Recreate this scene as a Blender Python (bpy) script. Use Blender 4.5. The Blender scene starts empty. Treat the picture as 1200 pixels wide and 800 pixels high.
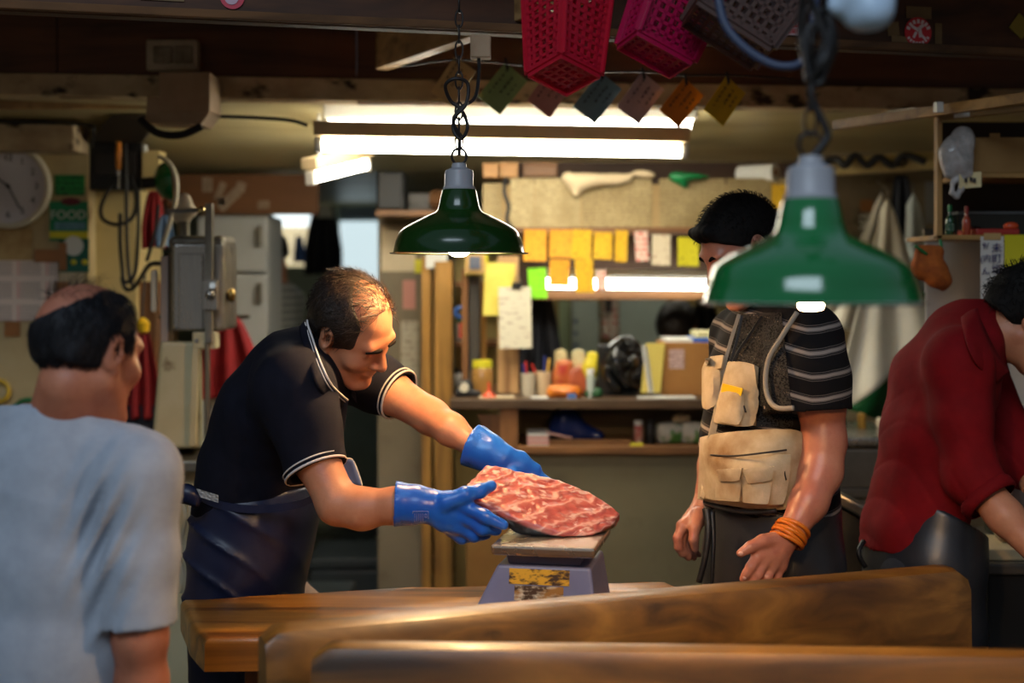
import bpy, math, random
import numpy as np
from mathutils import Vector, Matrix, Euler
random.seed(7)
RNG = np.random.default_rng(7)
SC = bpy.context.scene
COL = SC.collection
F = 1200 * 50.0 / 36.0            # focal length in photo pixels
EYE = 1.62                        # camera height
HOR = 320.0                       # horizon row


def P(px, py, d):
    """point at distance d (world y) seen at photo pixel px, py"""
    return Vector(((px - 600) * d / F, d, EYE - (py - HOR) * d / F))


def lin(r, g, b):
    def f(v):
        v /= 255.0
        return v / 12.92 if v <= 0.04045 else ((v + 0.055) / 1.055) ** 2.4
    return (f(r), f(g), f(b), 1.0)


# ---------------------------------------------------------------- camera
cam_d = bpy.data.cameras.new('camera')
cam = bpy.data.objects.new('camera', cam_d)
COL.objects.link(cam)
cam.location = (0, 0, EYE)
cam.rotation_euler = (math.radians(90), 0, 0)
cam_d.lens = 50
cam_d.sensor_width = 36
cam_d.sensor_fit = 'HORIZONTAL'
cam_d.shift_y = (HOR - 400) / 1200.0
cam_d.clip_start = 0.05
cam_d.dof.use_dof = True
cam_d.dof.focus_distance = 3.2
cam_d.dof.aperture_fstop = 1.8
SC.camera = cam

# ---------------------------------------------------------------- light, exposure
SC.view_settings.view_transform = 'Standard'
SC.view_settings.look = 'None'
SC.view_settings.exposure = 0.0
SC.view_settings.gamma = 1.0
SC.view_settings.use_curve_mapping = False
W = bpy.data.worlds.new('market_hall')
SC.world = W
W.use_nodes = True
wn = W.node_tree.nodes
wl = W.node_tree.links
bg = wn['Background']
tc = wn.new('ShaderNodeTexCoord')
sx = wn.new('ShaderNodeSeparateXYZ')
cr = wn.new('ShaderNodeValToRGB')
wl.new(tc.outputs['Generated'], sx.inputs[0])
wl.new(sx.outputs['Z'], cr.inputs[0])
wl.new(cr.outputs[0], bg.inputs[0])
cr.color_ramp.elements[0].position = 0.0
cr.color_ramp.elements[0].color = (0.13, 0.115, 0.10, 1)
cr.color_ramp.elements[1].position = 0.6
cr.color_ramp.elements[1].color = (0.16, 0.20, 0.27, 1)
bg.inputs[1].default_value = 1.0


def area_light(name, loc, target, sx_, sy_, power, color):
    d = bpy.data.lights.new(name, 'AREA')
    d.shape = 'RECTANGLE'
    d.size = sx_
    d.size_y = sy_
    d.energy = power
    d.color = color
    o = bpy.data.objects.new(name, d)
    COL.objects.link(o)
    o.location = loc
    o.rotation_euler = (Vector(target) - Vector(loc)).to_track_quat('-Z', 'Y').to_euler()
    return o


# cool daylight from the market hall's skylight high behind the buyers
SKY = area_light('hall_skylight', (-1.0, -1.6, 4.6), (-0.2, 2.8, 1.1), 3.0, 1.6, 120, (0.72, 0.86, 1.0))
BULB_E = 480.0        # emission of the incandescent pendant bulbs
TUBE_E = 30.0         # emission of the fluorescent tubes
# ---------------------------------------------------------------- object helpers
ORG = {}


def link(name, me, m, parent=None, origin=None):
    o = bpy.data.objects.new(name, me)
    COL.objects.link(o)
    if m is not None and len(me.materials) == 0:
        me.materials.append(m)
    if parent is not None:
        o.parent = parent
        org = ORG[parent.name]
        me.transform(Matrix.Translation(-org))
        ORG[o.name] = org
    else:
        org = Vector(origin) if origin is not None else Vector((0, 0, 0))
        me.transform(Matrix.Translation(-org))
        o.location = org
        ORG[o.name] = org
    return o


def thing(name, label, cat, loc=(0, 0, 0), group=None):
    o = bpy.data.objects.new(name, None)
    o.empty_display_size = 0.05
    COL.objects.link(o)
    o.location = loc
    ORG[o.name] = Vector(loc)
    return tag(o, label, cat, group)


def tag(o, label, cat, group=None):
    o['label'] = label
    o['category'] = cat
    if group:
        o['group'] = group
    return o


def struct(o):
    o['kind'] = 'structure'
    return o


def copy_tree(o, loc=None, rot=None, parent=None):
    c = o.copy()
    COL.objects.link(c)
    c.parent = parent
    if loc is not None:
        c.location = loc
    if rot is not None:
        c.rotation_euler = rot
    ORG[c.name] = Vector(c.location) if parent is None else ORG[parent.name]
    for ch in [x for x in o.children]:
        copy_tree(ch, parent=c)
    return c


def frame_from(d, up=(0, 0, 1)):
    d = Vector(d).normalized()
    u = Vector(up)
    if abs(d.dot(u.normalized())) > 0.98:
        u = Vector((0, 1, 0))
    r = d.cross(u).normalized()
    u = r.cross(d).normalized()
    return r, u


class MB:
    def __init__(self):
        self.v = []
        self.f = []

    def box(self, c, s, rot=None):
        """c centre, s full sizes"""
        c = Vector(c)
        b = len(self.v)
        for dx in (-.5, .5):
            for dy in (-.5, .5):
                for dz in (-.5, .5):
                    p = Vector((dx * s[0], dy * s[1], dz * s[2]))
                    if rot is not None:
                        p = rot @ p
                    self.v.append(c + p)
        for q in ((0, 1, 3, 2), (4, 6, 7, 5), (0, 4, 5, 1), (2, 3, 7, 6), (0, 2, 6, 4), (1, 5, 7, 3)):
            self.f.append(tuple(b + i for i in q))
        return self

    def span(self, lo, hi):
        lo = Vector(lo)
        hi = Vector(hi)
        return self.box((lo + hi) / 2, hi - lo)

    def bar(self, a, b_, w, h, up=(0, 0, 1)):
        a = Vector(a)
        b_ = Vector(b_)
        r, u = frame_from(b_ - a, up)
        d = (b_ - a).normalized()
        R = Matrix((r, d, u)).transposed()
        return self.box((a + b_) / 2, (w, (b_ - a).length, h), R)

    def hexa(self, pts):
        """eight corners: bottom ring (4) then top ring (4)"""
        b = len(self.v)
        self.v += [Vector(p) for p in pts]
        for q in ((3, 2, 1, 0), (4, 5, 6, 7), (0, 1, 5, 4), (1, 2, 6, 5), (2, 3, 7, 6), (3, 0, 4, 7)):
            self.f.append(tuple(b + i for i in q))
        return self

    def tube(self, pts, r, n=8, closed=False, smooth=0):
        pts = [Vector(p) for p in pts]
        rr = list(r) if hasattr(r, '__len__') else [r] * len(pts)
        if smooth:
            pts, rr = spline(pts, rr, smooth, closed)
        m = len(pts)
        b = len(self.v)
        prev = None
        for i, p in enumerate(pts):
            if closed:
                d = pts[(i + 1) % m] - pts[i - 1]
            else:
                d = pts[min(i + 1, m - 1)] - pts[max(i - 1, 0)]
            if d.length < 1e-9:
                d = Vector((0, 0, 1))
            d.normalize()
            if prev is None:
                x, _ = frame_from(d)
            else:
                x = (prev - d * prev.dot(d))
                x = x.normalized() if x.length > 1e-6 else frame_from(d)[0]
            prev = x
            y = d.cross(x)
            for k in range(n):
                a = 2 * math.pi * k / n
                self.v.append(p + (x * math.cos(a) + y * math.sin(a)) * rr[i])
        for i in range(m if closed else m - 1):
            j = (i + 1) % m
            for k in range(n):
                l = (k + 1) % n
                self.f.append((b + i * n + k, b + i * n + l, b + j * n + l, b + j * n + k))
        if not closed:
            self.f.append(tuple(b + k for k in reversed(range(n))))
            self.f.append(tuple(b + (m - 1) * n + k for k in range(n)))
        return self

    def lathe(self, prof, base, axis=(0, 0, 1), n=32, cap=True):
        """prof list of (radius, height)"""
        base = Vector(base)
        ax = Vector(axis).normalized()
        r, u = frame_from(ax, (0, 1, 0) if abs(ax.z) > .9 else (0, 0, 1))
        b = len(self.v)
        for (rad, h) in prof:
            for k in range(n):
                a = 2 * math.pi * k / n
                self.v.append(base + ax * h + (r * math.cos(a) + u * math.sin(a)) * max(rad, 1e-5))
        for i in range(len(prof) - 1):
            for k in range(n):
                l = (k + 1) % n
                self.f.append((b + i * n + k, b + (i + 1) * n + k, b + (i + 1) * n + l, b + i * n + l))
        if cap:
            self.f.append(tuple(b + k for k in range(n)))
            e = b + (len(prof) - 1) * n
            self.f.append(tuple(e + k for k in reversed(range(n))))
        return self

    def prism(self, outline, thick):
        """outline: list of 3D points (planar); thick: vector"""
        t = Vector(thick)
        b = len(self.v)
        o = [Vector(p) for p in outline]
        m = len(o)
        self.v += o + [p + t for p in o]
        self.f.append(tuple(b + i for i in range(m)))
        self.f.append(tuple(b + m + i for i in reversed(range(m))))
        for i in range(m):
            j = (i + 1) % m
            self.f.append((b + j, b + i, b + m + i, b + m + j))
        return self

    def grid(self, fn, nu, nv, thick=0.0):
        """sheet from fn(u, v) in 0..1; thick makes it a closed slab along its normals"""
        A = np.array([[list(fn(i / nu, j / nv)) for j in range(nv + 1)] for i in range(nu + 1)])
        b = len(self.v)
        if thick:
            du = np.gradient(A, axis=0)
            dv = np.gradient(A, axis=1)
            nn = np.cross(du, dv)
            nn /= np.maximum(np.linalg.norm(nn, axis=2, keepdims=True), 1e-9)
            B = A - nn * thick
        idx = lambda i, j: b + i * (nv + 1) + j
        self.v += [Vector(p) for p in A.reshape(-1, 3)]
        for i in range(nu):
            for j in range(nv):
                self.f.append((idx(i, j), idx(i + 1, j), idx(i + 1, j + 1), idx(i, j + 1)))
        if thick:
            n1 = (nu + 1) * (nv + 1)
            self.v += [Vector(p) for p in B.reshape(-1, 3)]
            for i in range(nu):
                for j in range(nv):
                    self.f.append(tuple(n1 + q for q in (idx(i, j + 1), idx(i + 1, j + 1), idx(i + 1, j), idx(i, j))))
            for i in range(nu):
                for j in (0, nv):
                    q = (idx(i, j), idx(i + 1, j), n1 + idx(i + 1, j), n1 + idx(i, j))
                    self.f.append(q if j else q[::-1])
            for j in range(nv):
                for i in (0, nu):
                    q = (idx(i, j), idx(i, j + 1), n1 + idx(i, j + 1), n1 + idx(i, j))
                    self.f.append(q[::-1] if i else q)
        return self

    def ell(self, c, r, R=None, nu=16, nv=10):
        c = Vector(c)
        b = len(self.v)
        for j in range(nv + 1):
            th = math.pi * j / nv
            for i in range(nu):
                ph = 2 * math.pi * i / nu
                p = Vector((r[0] * math.sin(th) * math.cos(ph), r[1] * math.sin(th) * math.sin(ph), r[2] * math.cos(th)))
                if R is not None:
                    p = R @ p
                self.v.append(c + p)
        for j in range(nv):
            for i in range(nu):
                k = (i + 1) % nu
                self.f.append((b + j * nu + i, b + (j + 1) * nu + i, b + (j + 1) * nu + k, b + j * nu + k))
        return self

    def build(self, name, m, parent=None, origin=None, smooth=False, bevel=0.0, segs=2):
        me = bpy.data.meshes.new(name)
        me.from_pydata([tuple(p) for p in self.v], [], self.f)
        me.validate()
        if smooth:
            me.polygons.foreach_set('use_smooth', [True] * len(me.polygons))
            if smooth != 'all':
                me.set_sharp_from_angle(angle=math.radians(40))
        o = link(name, me, m, parent, origin)
        if bevel:
            md = o.modifiers.new('bevel', 'BEVEL')
            md.width = bevel
            md.segments = segs
            md.limit_method = 'ANGLE'
        return o


def spline(pts, rr, n, closed=False):
    out, ro = [], []
    m = len(pts)
    for i in range(m if closed else m - 1):
        if closed:
            p0, p1, p2, p3 = pts[i - 1], pts[i], pts[(i + 1) % m], pts[(i + 2) % m]
            r1, r2 = rr[i], rr[(i + 1) % m]
        else:
            p0, p1, p2, p3 = pts[max(i - 1, 0)], pts[i], pts[i + 1], pts[min(i + 2, m - 1)]
            r1, r2 = rr[i], rr[i + 1]
        for k in range(n):
            t = k / n
            out.append(0.5 * ((2 * p1) + (p2 - p0) * t + (2 * p0 - 5 * p1 + 4 * p2 - p3) * t * t + (3 * p1 - p0 - 3 * p2 + p3) * t ** 3))
            ro.append(r1 + (r2 - r1) * t)
    if not closed:
        out.append(pts[-1])
        ro.append(rr[-1])
    return out, ro


def text_mesh(name, s, size, loc, right, up, m, parent, align='CENTER', ext=0.0006):
    """real lettering: a text curve turned into a mesh that lies on the plane (right, up)"""
    c = bpy.data.curves.new(name, 'FONT')
    c.body = s
    c.size = size
    c.align_x = align
    c.align_y = 'CENTER'
    c.extrude = ext
    c.resolution_u = 3
    t = bpy.data.objects.new(name, c)
    COL.objects.link(t)
    dg = bpy.context.evaluated_depsgraph_get()
    me = bpy.data.meshes.new_from_object(t.evaluated_get(dg))
    bpy.data.objects.remove(t)
    bpy.data.curves.remove(c)
    r = Vector(right).normalized()
    u = Vector(up).normalized()
    n = r.cross(u)
    R = Matrix((r, u, n)).transposed().to_4x4()
    me.transform(Matrix.Translation(Vector(loc)) @ R)
    me.name = name
    me.materials.clear()
    return link(name, me, m, parent)


# ---------------------------------------------------------------- materials
def nodes(name):
    m = bpy.data.materials.new(name)
    m.use_nodes = True
    nt = m.node_tree
    b = nt.nodes['Principled BSDF']
    return m, nt, b


def mat(name, c, c2=None, scale=6.0, lohi=(.35, .65), rough=.6, metal=0.0, bump=0.0, bscale=60.0, stretch=None,
        coat=0.0, trans=0.0, alpha=1.0, emit=None, es=0.0, sss=0.0, sheen=0.0, spec=.5, c3=None, s3=30.0, t3=(.6, .7),
        rvar=0.0, ior=1.45, bdist=0.004, sssr=(1, .35, .2)):
    m, nt, b = nodes(name)
    L = nt.links
    b.inputs['Roughness'].default_value = rough
    b.inputs['Metallic'].default_value = metal
    b.inputs['Specular IOR Level'].default_value = spec
    b.inputs['Coat Weight'].default_value = coat
    b.inputs['Coat Roughness'].default_value = .08
    b.inputs['Transmission Weight'].default_value = trans
    b.inputs['IOR'].default_value = ior
    b.inputs['Alpha'].default_value = alpha
    b.inputs['Sheen Weight'].default_value = sheen
    if sss:
        b.inputs['Subsurface Weight'].default_value = sss
        b.inputs['Subsurface Scale'].default_value = .01
        b.inputs['Subsurface Radius'].default_value = sssr
    b.inputs['Base Color'].default_value = c
    if emit is not None:
        b.inputs['Emission Color'].default_value = emit
        b.inputs['Emission Strength'].default_value = es
    if c2 is not None or bump or rvar:
        t = nt.nodes.new('ShaderNodeTexCoord')
        mp = nt.nodes.new('ShaderNodeMapping')
        L.new(t.outputs['Object'], mp.inputs[0])
        if stretch:
            mp.inputs['Scale'].default_value = stretch
    if c2 is not None or rvar:
        nz = nt.nodes.new('ShaderNodeTexNoise')
        nz.inputs['Scale'].default_value = scale
        nz.inputs['Detail'].default_value = 7
        nz.inputs['Roughness'].default_value = .62
        L.new(mp.outputs[0], nz.inputs['Vector'])
    if c2 is not None:
        r = nt.nodes.new('ShaderNodeValToRGB')
        r.color_ramp.elements[0].position = lohi[0]
        r.color_ramp.elements[0].color = c
        r.color_ramp.elements[1].position = lohi[1]
        r.color_ramp.elements[1].color = c2
        L.new(nz.outputs['Fac'], r.inputs[0])
        out = r.outputs[0]
        if c3 is not None:
            n3 = nt.nodes.new('ShaderNodeTexNoise')
            n3.inputs['Scale'].default_value = s3
            n3.inputs['Detail'].default_value = 5
            L.new(mp.outputs[0], n3.inputs['Vector'])
            r3 = nt.nodes.new('ShaderNodeValToRGB')
            r3.color_ramp.elements[0].position = t3[0]
            r3.color_ramp.elements[0].color = (0, 0, 0, 1)
            r3.color_ramp.elements[1].position = t3[1]
            r3.color_ramp.elements[1].color = (1, 1, 1, 1)
            L.new(n3.outputs['Fac'], r3.inputs[0])
            mx = nt.nodes.new('ShaderNodeMix')
            mx.data_type = 'RGBA'
            L.new(r3.outputs[0], mx.inputs['Factor'])
            L.new(out, mx.inputs['A'])
            mx.inputs['B'].default_value = c3
            out = mx.outputs['Result']
        L.new(out, b.inputs['Base Color'])
    if rvar:
        mr = nt.nodes.new('ShaderNodeMapRange')
        mr.inputs['From Min'].default_value = .3
        mr.inputs['From Max'].default_value = .7
        mr.inputs['To Min'].default_value = max(rough - rvar, .02)
        mr.inputs['To Max'].default_value = min(rough + rvar, 1)
        L.new(nz.outputs['Fac'], mr.inputs['Value'])
        L.new(mr.outputs[0], b.inputs['Roughness'])
    if bump:
        n2 = nt.nodes.new('ShaderNodeTexNoise')
        n2.inputs['Scale'].default_value = bscale
        n2.inputs['Detail'].default_value = 4
        L.new(mp.outputs[0], n2.inputs['Vector'])
        bp = nt.nodes.new('ShaderNodeBump')
        bp.inputs['Strength'].default_value = bump
        bp.inputs['Distance'].default_value = bdist
        L.new(n2.outputs['Fac'], bp.inputs['Height'])
        L.new(bp.outputs[0], b.inputs['Normal'])
    return m


def emitter(name, c, s):
    m, nt, b = nodes(name)
    b.inputs['Base Color'].default_value = (.8, .8, .8, 1)
    b.inputs['Emission Color'].default_value = c
    b.inputs['Emission Strength'].default_value = s
    return m


def print_mat(name, paper, ink, rows=9.0, cols=14.0, size=(.1, .1), axes='XZ', fill=.55, paper2=None, rot=0.0):
    """paper with rows of small illegible print: bricks broken up by noise"""
    m, nt, b = nodes(name)
    L = nt.links
    b.inputs['Roughness'].default_value = .75
    t = nt.nodes.new('ShaderNodeTexCoord')
    s = nt.nodes.new('ShaderNodeSeparateXYZ')
    cb = nt.nodes.new('ShaderNodeCombineXYZ')
    L.new(t.outputs['Object'], s.inputs[0])
    L.new(s.outputs[axes[0]], cb.inputs[0])
    L.new(s.outputs[axes[1]], cb.inputs[1])
    mp = nt.nodes.new('ShaderNodeMapping')
    mp.inputs['Rotation'].default_value = (0, 0, rot)
    mp.inputs['Scale'].default_value = (cols / size[0], rows / size[1], 1)
    L.new(cb.outputs[0], mp.inputs[0])
    vo = nt.nodes.new('ShaderNodeTexNoise')
    vo.inputs['Scale'].default_value = 1.3
    vo.inputs['Detail'].default_value = 1
    L.new(mp.outputs[0], vo.inputs['Vector'])
    gt = nt.nodes.new('ShaderNodeMath')
    gt.operation = 'GREATER_THAN'
    gt.inputs[1].default_value = 1 - fill
    L.new(vo.outputs['Fac'], gt.inputs[0])
    s2 = nt.nodes.new('ShaderNodeSeparateXYZ')
    L.new(mp.outputs[0], s2.inputs[0])
    fr = nt.nodes.new('ShaderNodeMath')
    fr.operation = 'FRACT'
    L.new(s2.outputs['Y'], fr.inputs[0])
    lt = nt.nodes.new('ShaderNodeMath')
    lt.operation = 'LESS_THAN'
    lt.inputs[1].default_value = .5
    L.new(fr.outputs[0], lt.inputs[0])
    mu = nt.nodes.new('ShaderNodeMath')
    mu.operation = 'MULTIPLY'
    L.new(gt.outputs[0], mu.inputs[0])
    L.new(lt.outputs[0], mu.inputs[1])
    nz = nt.nodes.new('ShaderNodeTexNoise')
    nz.inputs['Scale'].default_value = 9
    L.new(t.outputs['Object'], nz.inputs['Vector'])
    pr = nt.nodes.new('ShaderNodeValToRGB')
    pr.color_ramp.elements[0].position = .35
    pr.color_ramp.elements[0].color = paper
    pr.color_ramp.elements[1].position = .7
    pr.color_ramp.elements[1].color = paper2 or paper
    L.new(nz.outputs['Fac'], pr.inputs[0])
    mx = nt.nodes.new('ShaderNodeMix')
    mx.data_type = 'RGBA'
    L.new(mu.outputs[0], mx.inputs['Factor'])
    L.new(pr.outputs[0], mx.inputs['A'])
    mx.inputs['B'].default_value = ink
    L.new(mx.outputs['Result'], b.inputs['Base Color'])
    return m


def wood(name, c, c2, dark, axis='X', scale=1.0, rough=.5, coat=0.0, bump=.3):
    """long-grained wood, grain along the given object axis"""
    m, nt, b = nodes(name)
    L = nt.links
    b.inputs['Roughness'].default_value = rough
    b.inputs['Coat Weight'].default_value = coat
    b.inputs['Coat Roughness'].default_value = .15
    t = nt.nodes.new('ShaderNodeTexCoord')
    mp = nt.nodes.new('ShaderNodeMapping')
    sc = [14 * scale] * 3
    sc['XYZ'.index(axis)] = 1.1 * scale
    mp.inputs['Scale'].default_value = sc
    L.new(t.outputs['Object'], mp.inputs[0])
    n1 = nt.nodes.new('ShaderNodeTexNoise')
    n1.inputs['Scale'].default_value = 1.6
    n1.inputs['Detail'].default_value = 8
    n1.inputs['Distortion'].default_value = .8
    L.new(mp.outputs[0], n1.inputs['Vector'])
    r = nt.nodes.new('ShaderNodeValToRGB')
    e = r.color_ramp.elements
    e[0].position = .3
    e[0].color = dark
    e[1].position = .72
    e[1].color = c2
    k = e.new(.5)
    k.color = c
    L.new(n1.outputs['Fac'], r.inputs[0])
    n2 = nt.nodes.new('ShaderNodeTexNoise')
    n2.inputs['Scale'].default_value = 3.0
    n2.inputs['Detail'].default_value = 5
    L.new(t.outputs['Object'], n2.inputs['Vector'])
    mr = nt.nodes.new('ShaderNodeMapRange')
    mr.inputs['From Min'].default_value = .3
    mr.inputs['From Max'].default_value = .7
    mr.inputs['To Min'].default_value = .6
    mr.inputs['To Max'].default_value = 1.15
    L.new(n2.outputs['Fac'], mr.inputs['Value'])
    mx = nt.nodes.new('ShaderNodeVectorMath')
    mx.operation = 'SCALE'
    L.new(r.outputs[0], mx.inputs[0])
    L.new(mr.outputs[0], mx.inputs['Scale'])
    L.new(mx.outputs[0], b.inputs['Base Color'])
    bp = nt.nodes.new('ShaderNodeBump')
    bp.inputs['Strength'].default_value = bump
    bp.inputs['Distance'].default_value = .003
    L.new(n1.outputs['Fac'], bp.inputs['Height'])
    L.new(bp.outputs[0], b.inputs['Normal'])
    return m


# ---------------------------------------------------------------- volumes (signed distance) for bodies and cloth
class Vol:
    def __init__(self, lo, hi, h):
        self.lo = np.array(lo, float)
        self.h = h
        self.n = np.ceil((np.array(hi) - self.lo) / h).astype(int) + 1
        self.V = np.full(tuple(self.n), .3, np.float32)
        self.ax = [(self.lo[i] + h * np.arange(self.n[i])).astype(np.float32) for i in range(3)]

    def win(self, lo, hi, m):
        a = np.maximum(np.floor((np.array(lo) - m - self.lo) / self.h).astype(int), 0)
        b = np.minimum(np.ceil((np.array(hi) + m - self.lo) / self.h).astype(int) + 1, self.n)
        if np.any(b <= a):
            return None, None
        s = tuple(slice(a[i], b[i]) for i in range(3))
        return s, (self.ax[0][s[0]][:, None, None], self.ax[1][s[1]][None, :, None], self.ax[2][s[2]][None, None, :])

    def _app(self, fn, lo, hi, k, cut, m=None):
        s, X = self.win(lo, hi, (m if m is not None else max(k, .012)) + 2 * self.h)
        if s is None:
            return
        a = self.V[s]
        d = fn(*X)
        if cut:
            d = -d
            if k > 0:
                q = np.maximum(k - np.abs(a - d), 0) / k
                self.V[s] = np.maximum(a, d) + q * q * k * .25
            else:
                self.V[s] = np.maximum(a, d)
        else:
            if k > 0:
                q = np.maximum(k - np.abs(a - d), 0) / k
                self.V[s] = np.minimum(a, d) - q * q * k * .25
            else:
                self.V[s] = np.minimum(a, d)

    def cone(self, a, b, ra, rb, k=.01, cut=False, flat=None):
        a = np.array(a, float)
        b = np.array(b, float)
        ab = b - a
        L2 = float(ab @ ab) + 1e-12

        def fn(x, y, z):
            px, py, pz = x - a[0], y - a[1], z - a[2]
            t = np.clip((px * ab[0] + py * ab[1] + pz * ab[2]) / L2, 0, 1)
            return np.sqrt((px - t * ab[0]) ** 2 + (py - t * ab[1]) ** 2 + (pz - t * ab[2]) ** 2) - (ra + (rb - ra) * t)
        r = max(ra, rb)
        self._app(fn, np.minimum(a, b) - r, np.maximum(a, b) + r, k, cut)
        return self

    def chain(self, pts, rr, k=.01, cut=False):
        for i in range(len(pts) - 1):
            self.cone(pts[i], pts[i + 1], rr[i], rr[i + 1], k, cut)
        return self

    def ell(self, c, r, R=None, k=.01, cut=False):
        c = np.array(c, float)
        r = np.array(r, float)
        Rt = np.eye(3) if R is None else np.array(R).T     # rows: local axes
        mn = float(min(r))

        def fn(x, y, z):
            px, py, pz = x - c[0], y - c[1], z - c[2]
            q = [(Rt[i][0] * px + Rt[i][1] * py + Rt[i][2] * pz) for i in range(3)]
            k0 = np.sqrt((q[0] / r[0]) ** 2 + (q[1] / r[1]) ** 2 + (q[2] / r[2]) ** 2)
            k1 = np.sqrt((q[0] / r[0] ** 2) ** 2 + (q[1] / r[1] ** 2) ** 2 + (q[2] / r[2] ** 2) ** 2)
            return np.where(k0 < .05, -mn, k0 * (k0 - 1) / np.maximum(k1, 1e-6))
        m = float(max(r))
        ext = np.sqrt(((Rt.T * r) ** 2).sum(1))
        self._app(fn, c - ext, c + ext, k, cut)
        return self

    def loft(self, secs, k=.02, cut=False):
        """secs: list of (centre, right vector, half width, half depth); a body of elliptical sections"""
        for (c0, r0, a0, b0), (c1, r1, a1, b1) in zip(secs[:-1], secs[1:]):
            c0 = np.array(c0, float)
            c1 = np.array(c1, float)
            d = c1 - c0
            L = float(np.linalg.norm(d))
            d = d / L

            def ax(r):
                r = np.array(r, float)
                r = r - d * (r @ d)
                return r / np.linalg.norm(r)
            r = ax(np.array(r0, float) + np.array(r1, float))
            f = np.cross(d, r)

            def fn(x, y, z):
                px, py, pz = x - c0[0], y - c0[1], z - c0[2]
                w = px * d[0] + py * d[1] + pz * d[2]
                t = np.clip(w / L, 0, 1)
                a = a0 + (a1 - a0) * t
                b = b0 + (b1 - b0) * t
                u = px * r[0] + py * r[1] + pz * r[2]
                v = px * f[0] + py * f[1] + pz * f[2]
                e = w - t * L
                q = np.minimum(a, b)
                k0 = np.sqrt((u / a) ** 2 + (v / b) ** 2 + (e / q) ** 2)
                k1 = np.sqrt((u / a ** 2) ** 2 + (v / b ** 2) ** 2 + (e / q ** 2) ** 2)
                return np.where(k0 < .05, -q, k0 * (k0 - 1) / np.maximum(k1, 1e-6))
            m = max(a0, a1, b0, b1)
            self._app(fn, np.minimum(c0, c1) - m, np.maximum(c0, c1) + m, k, cut)
        return self

    def box(self, c, half, R=None, rad=.005, k=.005, cut=False):
        c = np.array(c, float)
        half = np.array(half, float)
        Rt = np.eye(3) if R is None else np.array(R).T

        def fn(x, y, z):
            px, py, pz = x - c[0], y - c[1], z - c[2]
            q = [np.abs(Rt[i][0] * px + Rt[i][1] * py + Rt[i][2] * pz) - (half[i] - rad) for i in range(3)]
            out = np.sqrt(sum(np.maximum(e, 0) ** 2 for e in q))
            return out + np.minimum(np.maximum(np.maximum(q[0], q[1]), q[2]), 0) - rad
        ext = (np.abs(Rt.T) * half).sum(1)
        self._app(fn, c - ext, c + ext, k, cut)
        return self

    def half(self, p, n, k=0.0):
        """keep only the side the normal n points away from"""
        p = np.array(p, float)
        n = np.array(n, float)
        n = n / np.linalg.norm(n)
        X = (self.ax[0][:, None, None], self.ax[1][None, :, None], self.ax[2][None, None, :])
        d = (X[0] - p[0]) * n[0] + (X[1] - p[1]) * n[1] + (X[2] - p[2]) * n[2]
        if k > 0:
            q = np.maximum(k - np.abs(self.V - d), 0) / k
            self.V = (np.maximum(self.V, d) + q * q * k * .25).astype(np.float32)
        else:
            self.V = np.maximum(self.V, d).astype(np.float32)
        return self

    def disp(self, fn, band=.03):
        """push the surface by fn(x, y, z), only near it"""
        I = np.nonzero(np.abs(self.V) < band)
        x, y, z = self.ax[0][I[0]], self.ax[1][I[1]], self.ax[2][I[2]]
        self.V[I] += fn(x, y, z).astype(np.float32)
        return self

    def mesh(self, smooth=1):
        V = np.pad(self.V, 1, constant_values=.3)
        lo = self.lo - self.h
        ins = V < 0
        cnt = np.zeros(tuple(np.array(V.shape) - 1), np.int8)
        for dx in (0, 1):
            for dy in (0, 1):
                for dz in (0, 1):
                    cnt += ins[dx:dx + cnt.shape[0], dy:dy + cnt.shape[1], dz:dz + cnt.shape[2]]
        C = np.argwhere((cnt > 0) & (cnt < 8))
        idx = np.full(cnt.shape, -1, np.int32)
        idx[C[:, 0], C[:, 1], C[:, 2]] = np.arange(len(C))
        acc = np.zeros((len(C), 3))
        num = np.zeros(len(C))
        cor = [(0, 0, 0), (1, 0, 0), (0, 1, 0), (1, 1, 0), (0, 0, 1), (1, 0, 1), (0, 1, 1), (1, 1, 1)]
        edges = [(0, 1), (2, 3), (4, 5), (6, 7), (0, 2), (1, 3), (4, 6), (5, 7), (0, 4), (1, 5), (2, 6), (3, 7)]
        cv = [V[C[:, 0] + a, C[:, 1] + b, C[:, 2] + c] for a, b, c in cor]
        for i, j in edges:
            a, b = cv[i], cv[j]
            m = (a < 0) != (b < 0)
            t = np.where(m, a / np.where(m, a - b, 1), 0)
            p = np.array(cor[i]) + t[:, None] * (np.array(cor[j]) - np.array(cor[i]))
            acc += p * m[:, None]
            num += m
        vert = lo + self.h * (C + acc / num[:, None])
        quads = []
        for ax in range(3):
            sl0 = [slice(None)] * 3
            sl1 = [slice(None)] * 3
            sl0[ax] = slice(0, -1)
            sl1[ax] = slice(1, None)
            a = ins[tuple(sl0)]
            b = ins[tuple(sl1)]
            E = np.argwhere(a != b)
            u, v = (ax + 1) % 3, (ax + 2) % 3
            E = E[(E[:, u] > 0) & (E[:, v] > 0)]
            flip = a[E[:, 0], E[:, 1], E[:, 2]]
            q = []
            for du, dv in ((-1, -1), (0, -1), (0, 0), (-1, 0)):
                e = E.copy()
                e[:, u] += du
                e[:, v] += dv
                q.append(idx[e[:, 0], e[:, 1], e[:, 2]])
            q = np.stack(q, 1)
            q[~flip] = q[~flip][:, ::-1]
            quads.append(q)
        Q = np.concatenate(quads)
        for _ in range(smooth):                      # light Laplacian
            s = np.zeros_like(vert)
            n = np.zeros(len(vert))
            for i in range(4):
                a, b = Q[:, i], Q[:, (i + 1) % 4]
                np.add.at(s, a, vert[b])
                np.add.at(s, b, vert[a])
                np.add.at(n, a, 1)
                np.add.at(n, b, 1)
            vert = vert * .5 + .5 * s / np.maximum(n, 1)[:, None]
        return vert, Q

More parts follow.
